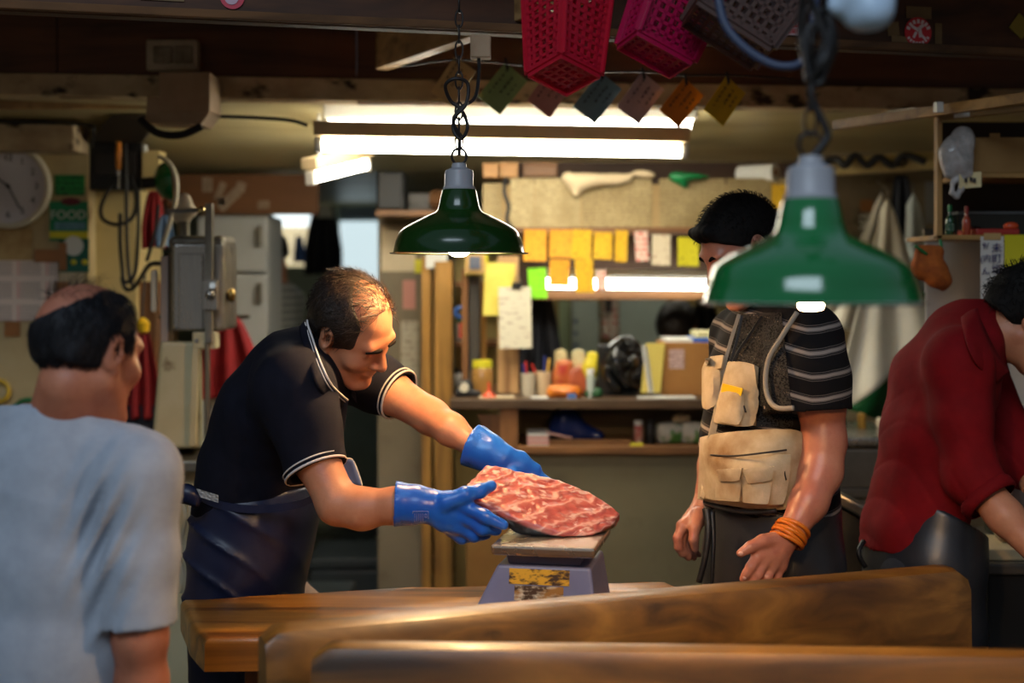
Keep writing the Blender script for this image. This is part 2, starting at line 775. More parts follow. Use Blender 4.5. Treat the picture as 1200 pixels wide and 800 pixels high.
    def build(self, name, m, parent=None, origin=None, smooth=1, attrs=None):
        v, q = self.mesh(smooth)
        me = bpy.data.meshes.new(name)
        me.vertices.add(len(v))
        me.vertices.foreach_set('co', v.astype(np.float32).ravel())
        me.loops.add(len(q) * 4)
        me.loops.foreach_set('vertex_index', q.astype(np.int32).ravel())
        me.polygons.add(len(q))
        me.polygons.foreach_set('loop_start', np.arange(0, len(q) * 4, 4, dtype=np.int32))
        me.polygons.foreach_set('use_smooth', np.ones(len(q), bool))
        me.update(calc_edges=True)
        for k, fn in (attrs or {}).items():
            at = me.attributes.new(k, 'FLOAT', 'POINT')
            at.data.foreach_set('value', np.asarray(fn(v), np.float32))
        return link(name, me, m, parent, origin)


def vnoise(seed, freq, n=6):
    """cheap smooth pseudo-noise: a sum of tilted sines"""
    g = np.random.default_rng(seed)
    D = g.normal(size=(n, 3))
    D /= np.linalg.norm(D, axis=1, keepdims=True)
    fr = freq * g.uniform(.6, 1.6, n)
    ph = g.uniform(0, 6.28, n)

    def fn(x, y, z):
        s = 0
        for i in range(n):
            s = s + np.sin(fr[i] * (D[i, 0] * x + D[i, 1] * y + D[i, 2] * z) + ph[i])
        return s / n
    return fn
# ================================================================= THE STALL
def slab(mb, x0, y0, x1, y1, d, t):
    a, b = P(x0, y1, d), P(x1, y0, d)
    return mb.span(a, (b.x, d + t, b.z))


def sheetobj(name, label, cat, px, d, m, group=None, t=.0015, curl=.006, tilt=0.0, seed=0, parent=None, wave=1.0):
    """a sheet of paper pinned at its top edge, slightly curled; px = (x0, y0, x1, y1) where the photo shows it"""
    a, b = P(px[0], px[1], d), P(px[2], px[3], d)
    w, h = b.x - a.x, a.z - b.z
    g = random.Random(seed + int(px[0]) * 7 + int(px[1]))
    ph, am = g.uniform(0, 6), g.uniform(.6, 1.2)
    cx = (a.x + b.x) / 2

    def fn(u, v):
        x = (u - .5) * w
        z = -v * h
        y = -.004 - curl * am * v * v - .003 * wave * v * math.sin(u * 5 + ph)
        return (cx + x * math.cos(tilt) - z * math.sin(tilt), d + y, a.z + z * math.cos(tilt) + x * math.sin(tilt))
    o = MB().grid(fn, 6, 8, thick=t).build(name, m, parent, origin=None if parent else (cx, d, b.z), smooth=True)
    if parent is None:
        tag(o, label, cat, group)
    return o


M_floor = mat('wet_concrete', lin(34, 38, 36), lin(58, 60, 56), 3, rough=.28, rvar=.18, bump=.25, bscale=30)
M_cream = mat('stained_cream_paint', lin(196, 178, 134), lin(168, 144, 100), 2.2, rough=.6, bump=.1, c3=lin(110, 84, 50), s3=7, t3=(.62, .74))
M_cream2 = mat('cream_panel', lin(205, 184, 128), lin(188, 164, 104), 1.6, rough=.45, c3=lin(140, 110, 66), s3=4, t3=(.6, .8))
M_ceil = mat('ivory_ceiling_paint', lin(196, 184, 140), lin(170, 152, 104), 1.3, rough=.4, stretch=(.5, 2, 1), c3=lin(120, 96, 56), s3=3, t3=(.62, .8))
M_dkwood = wood('dark_brown_board', lin(104, 62, 36), lin(126, 78, 46), lin(66, 39, 23), 'X', .7, .55)
M_fascia = wood('brown_fascia_board', lin(74, 42, 20), lin(90, 54, 27), lin(50, 28, 13), 'X', .7, .7)
M_oldbeam = mat('scuffed_white_beam', lin(206, 186, 150), lin(150, 124, 92), 5, (.35, .65), rough=.7, bump=.4, bscale=25, c3=lin(46, 34, 22), s3=16, t3=(.56, .66), stretch=(.6, 1, 1))
M_ltwood = wood('pale_joist_wood', lin(170, 132, 84), lin(196, 158, 104), lin(120, 88, 52), 'Y', .8, .55)
M_ywood = wood('yellow_pine', lin(176, 128, 56), lin(200, 150, 76), lin(120, 82, 34), 'Z', .8, .5)
M_bwood = wood('brown_stained_wood', lin(128, 84, 44), lin(150, 102, 56), lin(80, 50, 26), 'Z', .8, .5)
M_bwoodx = wood('brown_shelf_wood', lin(128, 86, 46), lin(156, 108, 60), lin(80, 50, 26), 'X', .8, .5)
M_olive = mat('olive_grey_panel', lin(118, 112, 88), lin(102, 96, 74), 2, rough=.35, c3=lin(84, 76, 54), s3=5, t3=(.6, .78))
M_khaki = mat('khaki_office_wall', lin(150, 134, 82), lin(128, 110, 64), 3, rough=.7)
M_greybeige = mat('grey_beige_partition', lin(128, 116, 94), lin(110, 98, 76), 2.5, rough=.5, c3=lin(96, 84, 64), s3=5, t3=(.62, .8))
M_backwall = mat('pale_green_grey_wall', lin(128, 140, 128), lin(104, 114, 104), 2, rough=.6)
M_rightwall = mat('grubby_beige_wall', lin(150, 134, 104), lin(116, 100, 74), 2.4, rough=.7, c3=lin(60, 46, 30), s3=6, t3=(.58, .7))
M_black = mat('black_plastic', lin(20, 20, 21), rough=.45)
M_rubber = mat('black_rubber_cable', lin(24, 23, 24), rough=.5)
M_steel = mat('brushed_steel', lin(176, 172, 164), lin(150, 146, 138), 6, rough=.3, metal=.9, rvar=.1, stretch=(5, 5, .6))
M_dullsteel = mat('dull_steel', lin(140, 134, 122), lin(110, 104, 92), 7, rough=.42, metal=.9, rvar=.1)
M_white = mat('white_enamel', lin(222, 220, 212), lin(205, 200, 188), 3, rough=.35)
M_tube = emitter('fluorescent_glow', (1.0, .95, .80, 1), TUBE_E)
M_tube2 = emitter('office_fluorescent_glow', (1.0, .96, .82, 1), TUBE_E * .45)
M_diff = emitter('diffuser_glow', (1.0, .94, .78, 1), TUBE_E * .45)

# floor, ceilings, walls
struct(MB().span((-4, .3, -.1), (4.5, 10, 0)).build('floor', M_floor))
CZ = 2.2
mb = MB()
mb.hexa([(-3, 4.72, CZ), (3.2, 4.72, CZ), (3.2, 6.1, CZ - .14), (-3, 6.1, CZ - .14), (-3, 4.72, CZ + .08), (3.2, 4.72, CZ + .08), (3.2, 6.1, CZ - .06), (-3, 6.1, CZ - .06)])
struct(mb.build('ceiling', M_ceil))
struct(MB().span((-3, 6.1, CZ - .14), (3.2, 9.6, CZ - .06)).build('ceiling_back', M_ceil))
struct(MB().span((-3, 3.0, 2.5), (3.2, 4.74, 2.58)).build('ceiling_front', M_dkwood))
xl = P(103, 0, 5.2).x
struct(MB().span((-3.0, 5.2, 0), (xl, 5.3, CZ)).build('wall_left', M_cream))
struct(MB().span((xl - .06, 5.3, 0), (P(190, 0, 5.7).x, 5.7, 2.0)).build('wall_left_panel', M_cream2))
struct(MB().span((-3.1, .3, 0), (-3.0, 9.6, 2.58)).build('wall_side_left', M_cream))
struct(MB().span((3.1, 2.6, 0), (3.2, 9.6, 2.58)).build('wall_side_right', M_rightwall))
struct(MB().span((-3, 9.2, 0), (3.2, 9.3, CZ)).build('wall_back', M_backwall))
struct(MB().span((P(940, 0, 5.7).x, 5.7, 0), (3.1, 5.78, CZ)).build('wall_right', M_rightwall))
# cream strip over the clock wall, a lower stained band of ceiling board
struct(MB().span((-3.0, 5.02, P(0, 176, 5.02).z), (xl, 5.2, P(0, 142, 5.02).z)).build('trim_1', M_oldbeam))

# beams and boards across the stall front
def plank(name, label, x0, y0, x1, y1, d, t, m, cat='beam', bev=.004):
    a, b = P(x0, y1, d), P(x1, y0, d)
    o = MB().span(a, (b.x, d + t, b.z)).build(name, m, None, ((a.x + b.x) / 2, d, a.z), bevel=bev)
    return tag(o, label, cat)


a, b = P(-60, 110, 4.6), P(1300, 84, 4.6)
o = MB()
o.hexa([(a.x, 4.6, a.z), (b.x, 4.6, a.z - .06), (b.x, 4.72, a.z - .06), (a.x, 4.72, a.z),
        (a.x, 4.6, b.z), (b.x, 4.6, b.z - .06), (b.x, 4.72, b.z - .06), (a.x, 4.72, b.z)])
struct(o.build('trim_2', M_oldbeam, bevel=.004))
za = P(0, 84, 4.6).z
struct(MB().span((-3, 4.62, za - .06), (P(64, 0, 4.6).x, 4.66, 2.5)).build('trim_3', M_dkwood, bevel=.004))
struct(MB().span((P(65, 0, 4.6).x, 4.62, za - .08), (P(416, 0, 4.6).x, 4.66, 2.5)).build('trim_4', M_dkwood, bevel=.004))
struct(MB().span((P(417, 0, 4.6).x, 4.63, za - .1), (3.1, 4.67, 2.5)).build('trim_5', M_dkwood, bevel=.004))
# fascia over the stall front, a little askew
fa, fb = P(-80, 9, 3.12), P(1300, 72, 3.9)
dirf = Vector((fb.x - fa.x, fb.y - fa.y, 0)).normalized()
nf = Vector((dirf.y, -dirf.x, 0))            # towards the camera
if nf.y > 0:
    nf = -nf
ZF = (fa.z + fb.z) / 2


def fascia(px):
    """point on the fascia's lower front edge under photo column px"""
    s = (px - 600) / F
    t = (s * fa.y - fa.x) / ((fb.x - fa.x) - s * (fb.y - fa.y))
    return fa.lerp(fb, t)


mb = MB()
mb.hexa([fa, fb, fb - nf * .05, fa - nf * .05, Vector((fa.x, fa.y, 2.62)), Vector((fb.x, fb.y, 2.62)),
         Vector((fb.x, fb.y, 2.62)) - nf * .05, Vector((fa.x, fa.y, 2.62)) - nf * .05])
struct(mb.build('trim_6', M_fascia, bevel=.003))
mb = MB()
e0, e1 = fa + nf * .012, fb + nf * .012
mb.bar(e0 + Vector((0, 0, .012)), e1 + Vector((0, 0, .012)), .022, .02)
struct(mb.build('trim_7', wood('tan_edge_wood', lin(98, 66, 36), lin(116, 80, 46), lin(70, 46, 24), 'X', .7, .85), bevel=.003))
# joist running back under the ceiling, its pale underside lit from below
ja, jb = P(448, 82, 4.5), P(712, -8, 3.05)
struct(MB().bar(ja + Vector((0, 0, .07)), jb + Vector((0, 0, .07)), .045, .14).build('trim_8', M_ltwood, bevel=.004))
tag(MB().bar(P(-10, 120, 4.75), P(250, 118, 4.9), .03, .05).build('rail', M_ltwood, None, P(120, 119, 4.8), bevel=.003),
    'pale batten under the scuffed beam above the clock', 'batten')

# outlet box and bracket on the beam
t = thing('outlet_box', 'grey double outlet box on the dark boards top left', 'outlet', P(200, 82, 4.58))
slab(MB(), 171, 46, 231, 82, 4.57, .05).build('cover', mat('grey_plastic', lin(196, 182, 160), lin(160, 144, 120), 8, rough=.5), t, bevel=.006)
slab(MB(), 179, 54, 201, 74, 4.56, .02).build('socket', mat('dark_grey_plastic', lin(150, 138, 118), lin(110, 96, 78), 20), t, bevel=.004)
slab(MB(), 204, 54, 225, 74, 4.56, .02).build('socket', bpy.data.materials['dark_grey_plastic'], t, bevel=.004)
t = thing('beam_bracket', 'boxed wooden bracket projecting under the beam left of the tubes', 'bracket', P(215, 150, 4.42))
M_br = mat('bracket_wood', lin(176, 152, 124), lin(146, 120, 92), 4, rough=.7, bump=.2)
slab(MB(), 186, 84, 246, 131, 4.42, .17).build('block', M_br, t, bevel=.004)
mb = MB()
q = [P(170, 140, 4.45), P(240, 131, 4.42), P(240, 146, 4.42), P(196, 146, 4.44)]
mb.prism([P(172, 112, 4.43), P(246, 131, 4.43), P(235, 146, 4.43), P(170, 143, 4.43)], (0, .16, 0)).build('shoe', M_br, t, bevel=.003)
mb = MB()
mb.tube([P(164, 140, 4.4), P(185, 156, 4.38), P(212, 158, 4.38), P(236, 148, 4.38)], .012, 8, smooth=6)
tag(mb.build('strap', M_rubber, None, P(200, 155, 4.4), smooth=True), 'black strap slung under the wooden bracket', 'strap')

# ---- fluorescent lights
def tube_light(name, label, a, b, r, body_m, body_up=.05, body_w=.07, body_h=.035, rods=False, M_tube=M_tube):
    a = Vector(a)
    b = Vector(b)
    d = (b - a).normalized()
    t = thing(name, label, 'light', (a + b) / 2)
    up = Vector((0, 0, 1))
    MB().bar(a - d * .03 + up * body_up, b + d * .03 + up * body_up, body_w, body_h).build('batten', body_m, t, bevel=.004)
    MB().tube([a, b], r, 14).build('tube', M_tube, t, smooth=True)
    if rods:
        for f in (.12, .88):
            p = a.lerp(b, f) + up * body_up
            MB().tube([p, Vector((p.x, p.y, CZ - .14 * min(1, (p.y - 4.72) / 1.38) + .004))], .006, 8).build('rod', M_white, t)
    for e, s in ((a, -1), (b, 1)):
        MB().bar(e + d * s * .002, e + d * s * .028, .034, .05).build('holder', M_white, t, bevel=.005)
    return t


M_fix = mat('cream_fixture', lin(228, 206, 164), lin(206, 180, 136), 3, rough=.5)
tube_light('fluorescent_light', 'long bare fluorescent tube on a beige batten under the ceiling', P(379, 170, 4.62), P(797, 177, 4.62), .021, M_fix, .052, .05, .05)
tube_light('fluorescent_light', 'short slanting fluorescent tube left of the long one', P(366, 208, 4.9), P(427, 193, 5.35), .019, M_fix, .05, .06, .04, rods=True)
t = thing('ceiling_light', 'wide glowing ceiling light right behind the scuffed beam', 'light', P(600, 125, 5.1))
zc = CZ - .012
MB().span((P(385, 0, 4.9).x, 4.76, zc - .05), (P(812, 0, 4.9).x, 5.08, zc)).build('housing', M_white, t, bevel=.006)
mb = MB()
mb.grid(lambda u, v: (P(390, 0, 4.9).x + u * (P(807, 0, 4.9).x - P(390, 0, 4.9).x), 4.78 + .28 * v, zc - .05 - .035 * math.sin(math.pi * v)), 4, 10, thick=.003)
mb.build('diffuser', M_diff, t, smooth=True)
# small tube inside the office, seen behind the slips of paper
tube_light('fluorescent_light', 'fluorescent tube glowing behind the yellow paper slips', P(636, 332, 5.72), P(842, 334, 5.72), .021, M_white, .045, .05, .03, M_tube=M_tube2)
struct(slab(MB(), 440, 246, 592, 253, 5.58, .4).build('trim_13', M_bwoodx, bevel=.003))
# added tube, unseen behind the header, to light the office whiteboards
tube_light('fluorescent_light', 'added unseen fluorescent tube lighting the inside of the office', Vector((.15, 6.45, 1.95)), Vector((1.2, 6.45, 1.95)), .016, M_white, .045, .05, .03, rods=True, M_tube=M_tube2)
# ================================================================= FRONT: BLOCK, PLANKS, SCALE, FISH, LAMPS
M_block = wood('oiled_block_wood', lin(154, 98, 28), lin(194, 138, 54), lin(66, 37, 8), 'X', .8, .32, .3, .5)
M_plank = wood('worn_plank_wood', lin(102, 70, 25), lin(140, 102, 44), lin(44, 28, 7), 'X', .7, .42, .12, .4)
TZ = .88


def rough_slab(outline, z0, z1, amp=.004, seed=1, rnd=.02):
    """a heavy timber slab with a rounded arris and uneven edge; outline is a ring of (x, y)"""
    mb = MB()
    o = [Vector((x, y, 0)) for x, y in outline]
    pts, _ = spline(o, [0] * len(o), 1, True)
    ring = []
    m = len(o)
    for i in range(m):                         # subdivide the ring
        for k in range(10):
            ring.append(o[i].lerp(o[(i + 1) % m], k / 10))
    n = vnoise(seed, 22)
    c = sum(ring, Vector()) / len(ring)
    prof = [(-.012, 0), (0, .012), (0, .5), (0, 1 - rnd / (z1 - z0)), (-rnd * .35, 1 - .35 * rnd / (z1 - z0)), (-rnd, 1)]
    b = 0
    for off, t in prof:
        for p in ring:
            d = (c - p).normalized()
            w = amp * n(p.x, p.y, t * .1)
            q = p + d * (-off + w)
            mb.v.append(Vector((q.x, q.y, z0 + (z1 - z0) * t + (.002 * n(p.x * 2, p.y * 2, 1) if t == 1 else 0))))
    L = len(ring)
    for r in range(len(prof) - 1):
        for k in range(L):
            l = (k + 1) % L
            mb.f.append((r * L + k, r * L + l, (r + 1) * L + l, (r + 1) * L + k))
    mb.f.append(tuple(reversed(range(L))))
    e = (len(prof) - 1) * L
    mb.f.append(tuple(e + k for k in range(L)))
    return mb


# the cutting block across two trestles
def TP(px, py, z=TZ):
    d = (EYE - z) * F / (py - HOR)
    return ((px - 600) * d / F, d)


t = thing('cutting_block', 'long thick oiled timber cutting block that the scale stands on', 'cutting block', (0, 3.1, 0))
out = [TP(211, 703), TP(222, 730), TP(240, 748), (-.2, 2.9), (.30, 2.93), (.43, 3.02), TP(797, 687), TP(783, 681), TP(690, 683), TP(480, 687)]
out = [Vector((x, y, 0)) for x, y in out]
mb = rough_slab([(v.x, v.y) for v in out], TZ - .068, TZ, .003, 3, .012)
mb.build('slab', M_block, t, smooth=True)
for x in (-.52, .2):
    mb = MB()
    for y in (2.98, 3.2):
        mb.span((x - .03, y - .03, 0), (x + .03, y + .03, TZ - .12))
    mb.span((x - .035, 2.95, TZ - .13), (x + .035, 3.24, TZ - .066))
    mb.build('trestle', M_bwood, t, bevel=.004)

# two heavy planks standing on edge in front, on a low bench
t = thing('bench', 'low dark bench under the planks', 'bench', (.4, 2.6, 0))
bt = [(-.55, 2.28), (1.5, 2.2), (1.5, 3.12), (.9, 3.12), (-.55, 2.72)]
mb = MB().prism([(x, y, .58) for x, y in bt], (0, 0, .06))
mb.build('top', M_bwoodx, t, bevel=.004)
for x, y in ((-.48, 2.34), (1.42, 2.28), (1.42, 3.04), (-.48, 2.64)):
    MB().span((x - .03, y - .03, 0), (x + .03, y + .03, .58)).build('leg', M_bwood, t)


def edge_plank(a, b, thick, z0, z1, name, label, rise=0.0, seed=2):
    """plank on edge from a to b (front lower line), top rounded, ends weathered"""
    a = Vector(a)
    b = Vector(b)
    d = (b - a)
    L = d.length
    d.normalize()
    nrm = Vector((-d.y, d.x, 0))
    mb = MB()
    prof = [(0, 0), (0, .6), (.002, .93), (.012, .985), (.03, 1.0), (thick - .012, 1.0), (thick, .97), (thick, 0)]
    nu = 60
    nz = vnoise(seed, 6)
    for i in range(nu + 1):
        s = i / nu
        e = min(s, 1 - s) * L
        dz = -.02 * max(0, 1 - e / .035) ** 2
        for (o, h) in prof:
            p = a + d * (s * L) + nrm * o
            z = z0 + (z1 - z0) * h
            if h > .9:
                z += dz + .004 * nz(s * L, o, 0) + rise * s
            p = Vector((p.x, p.y, z)) + nrm * (.003 * nz(s * L * 2, 0, h))
            mb.v.append(p)
    k = len(prof)
    for i in range(nu):
        for j in range(k):
            l = (j + 1) % k
            mb.f.append((i * k + j, (i + 1) * k + j, (i + 1) * k + l, i * k + l))
    mb.f.append(tuple(range(k)))
    mb.f.append(tuple(nu * k + j for j in reversed(range(k))))
    o = mb.build(name, M_plank, None, ((a.x + b.x) / 2, (a.y + b.y) / 2, z0), smooth=True)
    return tag(o, label, 'plank')


edge_plank((-.425, 2.46, 0), (.965, 2.985, 0), .075, .64, 1.0, 'timber_plank', 'thick worn plank standing on edge just in front of the scale', seed=5)
edge_plank((-.335, 2.36, 0), (1.35, 2.27, 0), .06, .64, 1.0, 'timber_plank', 'nearest plank on edge along the bottom of the picture', seed=9)

# ---- the scale
M_blue = mat('blue_grey_scale_paint', lin(120, 124, 156), lin(106, 110, 142), 5, rough=.38, c3=lin(140, 110, 120), s3=26, t3=(.7, .78))
M_plate = mat('steel_weighing_plate', lin(206, 196, 180), lin(186, 172, 152), 9, rough=.27, metal=.9, rvar=.08)
M_yel = mat('yellow_warning_label', lin(60, 36, 14), lin(214, 162, 36), 60, (.42, .52), rough=.6, stretch=(.6, 1, 1.6))
M_wlab = mat('worn_white_label', lin(66, 42, 18), lin(204, 192, 166), 55, (.46, .6), rough=.7, c3=lin(150, 104, 44), s3=30, t3=(.5, .6), stretch=(.6, 1, 1.3))
sc_y = .19            # half depth
R_s = Matrix.Rotation(math.radians(-11), 3, 'Z')
SO = Vector((.075, 3.08, TZ))


def sl(x, y, z):
    return SO + R_s @ Vector((x, y, z))


t = thing('weighing_scale', 'blue-grey counter scale with steel plate on the cutting block', 'scale', SO)
bw, tw, bd, td, hh = .148, .088, .12, .1, .126
prof_b = [(-bw, -bd, .004), (bw - .02, -bd, .004), (bw - .02, bd, .004), (-bw, bd, .004)]
prof_t = [(-tw, -td, hh), (tw + .022, -td, hh), (tw + .022, td, hh), (-tw, td, hh)]
MB().hexa([sl(*p) for p in prof_b] + [sl(*p) for p in prof_t]).build('housing', M_blue, t, bevel=.006, segs=3)
MB().hexa([sl(-.068, -.085, hh), sl(.085, -.085, hh), sl(.085, .085, hh), sl(-.068, .085, hh),
           sl(-.074, -.088, hh + .026), sl(.09, -.088, hh + .026), sl(.09, .088, hh + .026), sl(-.074, .088, hh + .026)]).build('neck', M_blue, t, bevel=.003)
mb = MB()
zc_ = hh + .026
mb.hexa([sl(-.094, -.135, zc_), sl(.122, -.135, zc_), sl(.122, .135, zc_), sl(-.094, .135, zc_),
         sl(-.096, -.137, zc_ + .022), sl(.124, -.137, zc_ + .022), sl(.124, .137, zc_ + .022), sl(-.096, .137, zc_ + .022)])
pl = mb.build('plate', M_plate, t, bevel=.006, segs=3)
for sx_ in (-.115, .095):
    for sy_ in (-.1, .1):
        MB().lathe([(.014, 0), (.012, .006)], sl(sx_, sy_, 0), n=12).build('foot', M_black, t)


def on_face(x0, x1, v0, v1, lift):
    """strip on the sloping front face; v from 0 bottom to 1 top"""
    def q(x, v):
        return sl(x, -bd + (bd - td) * v, .004 + (hh - .004) * v) + R_s @ Vector((0, -lift, lift * .1))
    return [q(x0, v0), q(x1, v0), q(x1, v1), q(x0, v1)]


mb = MB()
f0 = on_face(-.062, .066, .69, .95, .0002)
f1 = on_face(-.062, .066, .69, .95, .0018)
mb.hexa([f0[0], f0[1], f1[1], f1[0], f0[3], f0[2], f1[2], f1[3]]).build('warning_label', M_yel, t)
f0 = on_face(-.05, .054, .42, .67, .0002)
f1 = on_face(-.05, .054, .42, .67, .0014)
MB().hexa([f0[0], f0[1], f1[1], f1[0], f0[3], f0[2], f1[2], f1[3]]).build('worn_label', M_wlab, t)
f0 = on_face(-.085, -.045, .03, .1, -.006)
f1 = on_face(-.085, -.045, .03, .1, .0006)
MB().hexa([f0[0], f0[1], f1[1], f1[0], f0[3], f0[2], f1[2], f1[3]]).build('slot', M_black, t)

# ---- the block of tuna
M_fish, nt, bs = nodes('fatty_tuna_flesh')
L = nt.links
tcn = nt.nodes.new('ShaderNodeTexCoord')
mp = nt.nodes.new('ShaderNodeMapping')
mp.inputs['Rotation'].default_value = (0, .42, 0)
mp.inputs['Scale'].default_value = (1, 1, 2.2)
L.new(tcn.outputs['Object'], mp.inputs[0])
nd = nt.nodes.new('ShaderNodeTexNoise')
nd.inputs['Scale'].default_value = 9
nd.inputs['Detail'].default_value = 3
L.new(mp.outputs[0], nd.inputs['Vector'])
va = nt.nodes.new('ShaderNodeVectorMath')
va.operation = 'MULTIPLY_ADD'
va.inputs[1].default_value = (.09, .09, .09)
L.new(nd.outputs['Color'], va.inputs[0])
L.new(mp.outputs[0], va.inputs[2])
wv = nt.nodes.new('ShaderNodeTexWave')
wv.inputs['Scale'].default_value = 7
wv.inputs['Distortion'].default_value = 7
wv.inputs['Detail'].default_value = 3
wv.inputs['Detail Scale'].default_value = 1.5
wv.inputs['Detail Roughness'].default_value = .6
wv.bands_direction = 'Z'
L.new(va.outputs[0], wv.inputs['Vector'])
r1 = nt.nodes.new('ShaderNodeValToRGB')
e = r1.color_ramp.elements
e[0].position = .0
e[0].color = lin(166, 80, 76)
e[1].position = 1.0
e[1].color = lin(212, 162, 150)
k = e.new(.6)
k.color = lin(180, 96, 88)
k = e.new(.86)
k.color = lin(190, 110, 100)
L.new(wv.outputs['Fac'], r1.inputs[0])
nz = nt.nodes.new('ShaderNodeTexNoise')
nz.inputs['Scale'].default_value = 26
nz.inputs['Detail'].default_value = 8
nz.inputs['Roughness'].default_value = .7
L.new(va.outputs[0], nz.inputs['Vector'])
r2 = nt.nodes.new('ShaderNodeValToRGB')
r2.color_ramp.elements[0].position = .54
r2.color_ramp.elements[0].color = (0, 0, 0, 1)
r2.color_ramp.elements[1].position = .64
r2.color_ramp.elements[1].color = (.7, .7, .7, 1)
L.new(nz.outputs['Fac'], r2.inputs[0])
mx = nt.nodes.new('ShaderNodeMix')
mx.data_type = 'RGBA'
L.new(r2.outputs[0], mx.inputs['Factor'])
L.new(r1.outputs[0], mx.inputs['A'])
mx.inputs['B'].default_value = lin(132, 66, 58)
n5 = nt.nodes.new('ShaderNodeTexNoise')
n5.inputs['Scale'].default_value = 38
n5.inputs['Detail'].default_value = 4
L.new(va.outputs[0], n5.inputs['Vector'])
r5 = nt.nodes.new('ShaderNodeValToRGB')
r5.color_ramp.elements[0].position = .56
r5.color_ramp.elements[0].color = (0, 0, 0, 1)
r5.color_ramp.elements[1].position = .66
r5.color_ramp.elements[1].color = (.8, .8, .8, 1)
L.new(n5.outputs['Fac'], r5.inputs[0])
mx5 = nt.nodes.new('ShaderNodeMix')
mx5.data_type = 'RGBA'
L.new(r5.outputs[0], mx5.inputs['Factor'])
L.new(mx.outputs['Result'], mx5.inputs['A'])
mx5.inputs['B'].default_value = lin(226, 192, 180)
mx = mx5
at = nt.nodes.new('ShaderNodeAttribute')
at.attribute_name = 'skin'
mx2 = nt.nodes.new('ShaderNodeMix')
mx2.data_type = 'RGBA'
L.new(at.outputs['Fac'], mx2.inputs['Factor'])
L.new(mx.outputs['Result'], mx2.inputs['A'])
mx2.inputs['B'].default_value = lin(26, 26, 30)
L.new(mx2.outputs['Result'], bs.inputs['Base Color'])
bs.inputs['Roughness'].default_value = .28
bs.inputs['Coat Weight'].default_value = .5
bs.inputs['Coat Roughness'].default_value = .12
bs.inputs['Subsurface Weight'].default_value = .12
bs.inputs['Subsurface Scale'].default_value = .012
bp = nt.nodes.new('ShaderNodeBump')
bp.inputs['Strength'].default_value = .5
bp.inputs['Distance'].default_value = .004
ad = nt.nodes.new('ShaderNodeMath')
L.new(wv.outputs['Fac'], ad.inputs[0])
L.new(nz.outputs['Fac'], ad.inputs[1])
L.new(ad.outputs[0], bp.inputs['Height'])
L.new(bp.outputs[0], bs.inputs['Normal'])

# face corners as seen, the face leaning back from its lower edge
FL = [(541, 574, 3.11), (571, 540, 3.2), (590, 546, 3.21), (612, 551, 3.21), (652, 563, 3.21), (690, 573, 3.19), (704, 579, 3.18), (712, 590, 3.17), (727, 602, 3.15), (720, 613, 3.12),
      (706, 618, 3.08), (694, 627, 3.05), (660, 624, 3.04), (618, 613, 3.05), (575, 596, 3.07)]
FL = [P(*q) for q in FL]
fc = sum(FL, Vector()) / len(FL)
ax_x = (P(706, 600, 3.1) - P(560, 563, 3.15)).normalized()
nrm = Vector((0, 0, 0))
for i in range(len(FL)):
    nrm += (FL[i] - fc).cross(FL[(i + 1) % len(FL)] - fc)
nrm.normalize()
if nrm.y > 0:
    nrm = -nrm
ax_x = (ax_x - nrm * ax_x.dot(nrm)).normalized()
ax_z = nrm.cross(ax_x) * -1
if ax_z.z < 0:
    ax_z = -ax_z
poly = [((p - fc).dot(ax_x), (p - fc).dot(ax_z)) for p in FL]
lo = [min(p[i] for p in FL) - .03 for i in range(3)]
hi = [max(p[i] for p in FL) + .03 for i in range(3)]
lo[2] -= .02
hi[1] += .09
vol = Vol(lo, hi, .0032)
X, Y, Z = vol.ax[0][:, None, None], vol.ax[1][None, :, None], vol.ax[2][None, None, :]
dx, dy, dz = X - fc.x, Y - fc.y, Z - fc.z
u = dx * ax_x.x + dy * ax_x.y + dz * ax_x.z
v = dx * ax_z.x + dy * ax_z.y + dz * ax_z.z
w = dx * nrm.x + dy * nrm.y + dz * nrm.z
# signed distance to the outline polygon
dmin = np.full(u.shape, 9.0)
sgn = np.ones(u.shape)
for i in range(len(poly)):
    ax_, ay_ = poly[i]
    bx_, by_ = poly[i - 1]
    ex, ey = bx_ - ax_, by_ - ay_
    tt = np.clip(((u - ax_) * ex + (v - ay_) * ey) / (ex * ex + ey * ey), 0, 1)
    dmin = np.minimum(dmin, (u - ax_ - ex * tt) ** 2 + (v - ay_ - ey * tt) ** 2)
    c1 = (v >= ay_)
    c2 = (v < by_)
    c3 = (ex * (v - ay_) > ey * (u - ax_))
    flip = (c1 & c2 & c3) | (~c1 & ~c2 & ~c3)
    sgn = np.where(flip, -sgn, sgn)
d2 = sgn * np.sqrt(dmin)
thk = .018 + .016 * np.clip((u + .1) / .3, 0, 1)        # thicker to the right
ww = w + thk
d3 = np.abs(ww) - thk
RD = .008
q0 = np.maximum(d2 + RD, 0)
q1 = np.maximum(d3 + RD, 0)
vol.V = (np.sqrt(q0 ** 2 + q1 ** 2) + np.minimum(np.maximum(d2 + RD, d3 + RD), 0) - RD).astype(np.float32)
n1, n2 = vnoise(11, 60), vnoise(12, 190)
n3_ = vnoise(13, 330)
vol.disp(lambda x, y, z: .003 * n1(x, y * .4, z * 2) + .0022 * n2(x, y, z * 1.6) + .0012 * n3_(x, y, z))
vol.half((0, 0, TZ + .126 + .049), (0, 0, -1), .006)
zface = lambda p: ((p - np.array(fc)) @ np.array(nrm))


def skinattr(p):
    wq = zface(p)
    vq = (p - np.array(fc)) @ np.array(ax_z)
    return np.clip((-.008 - wq) / .006, 0, 1) * np.clip((.03 - vq) / .02, 0, 1)


o = vol.build('tuna_block', M_fish, None, fc, 1, {'skin': skinattr})
tag(o, 'large marbled pink block of tuna lowered onto the scale by blue gloves', 'fish')

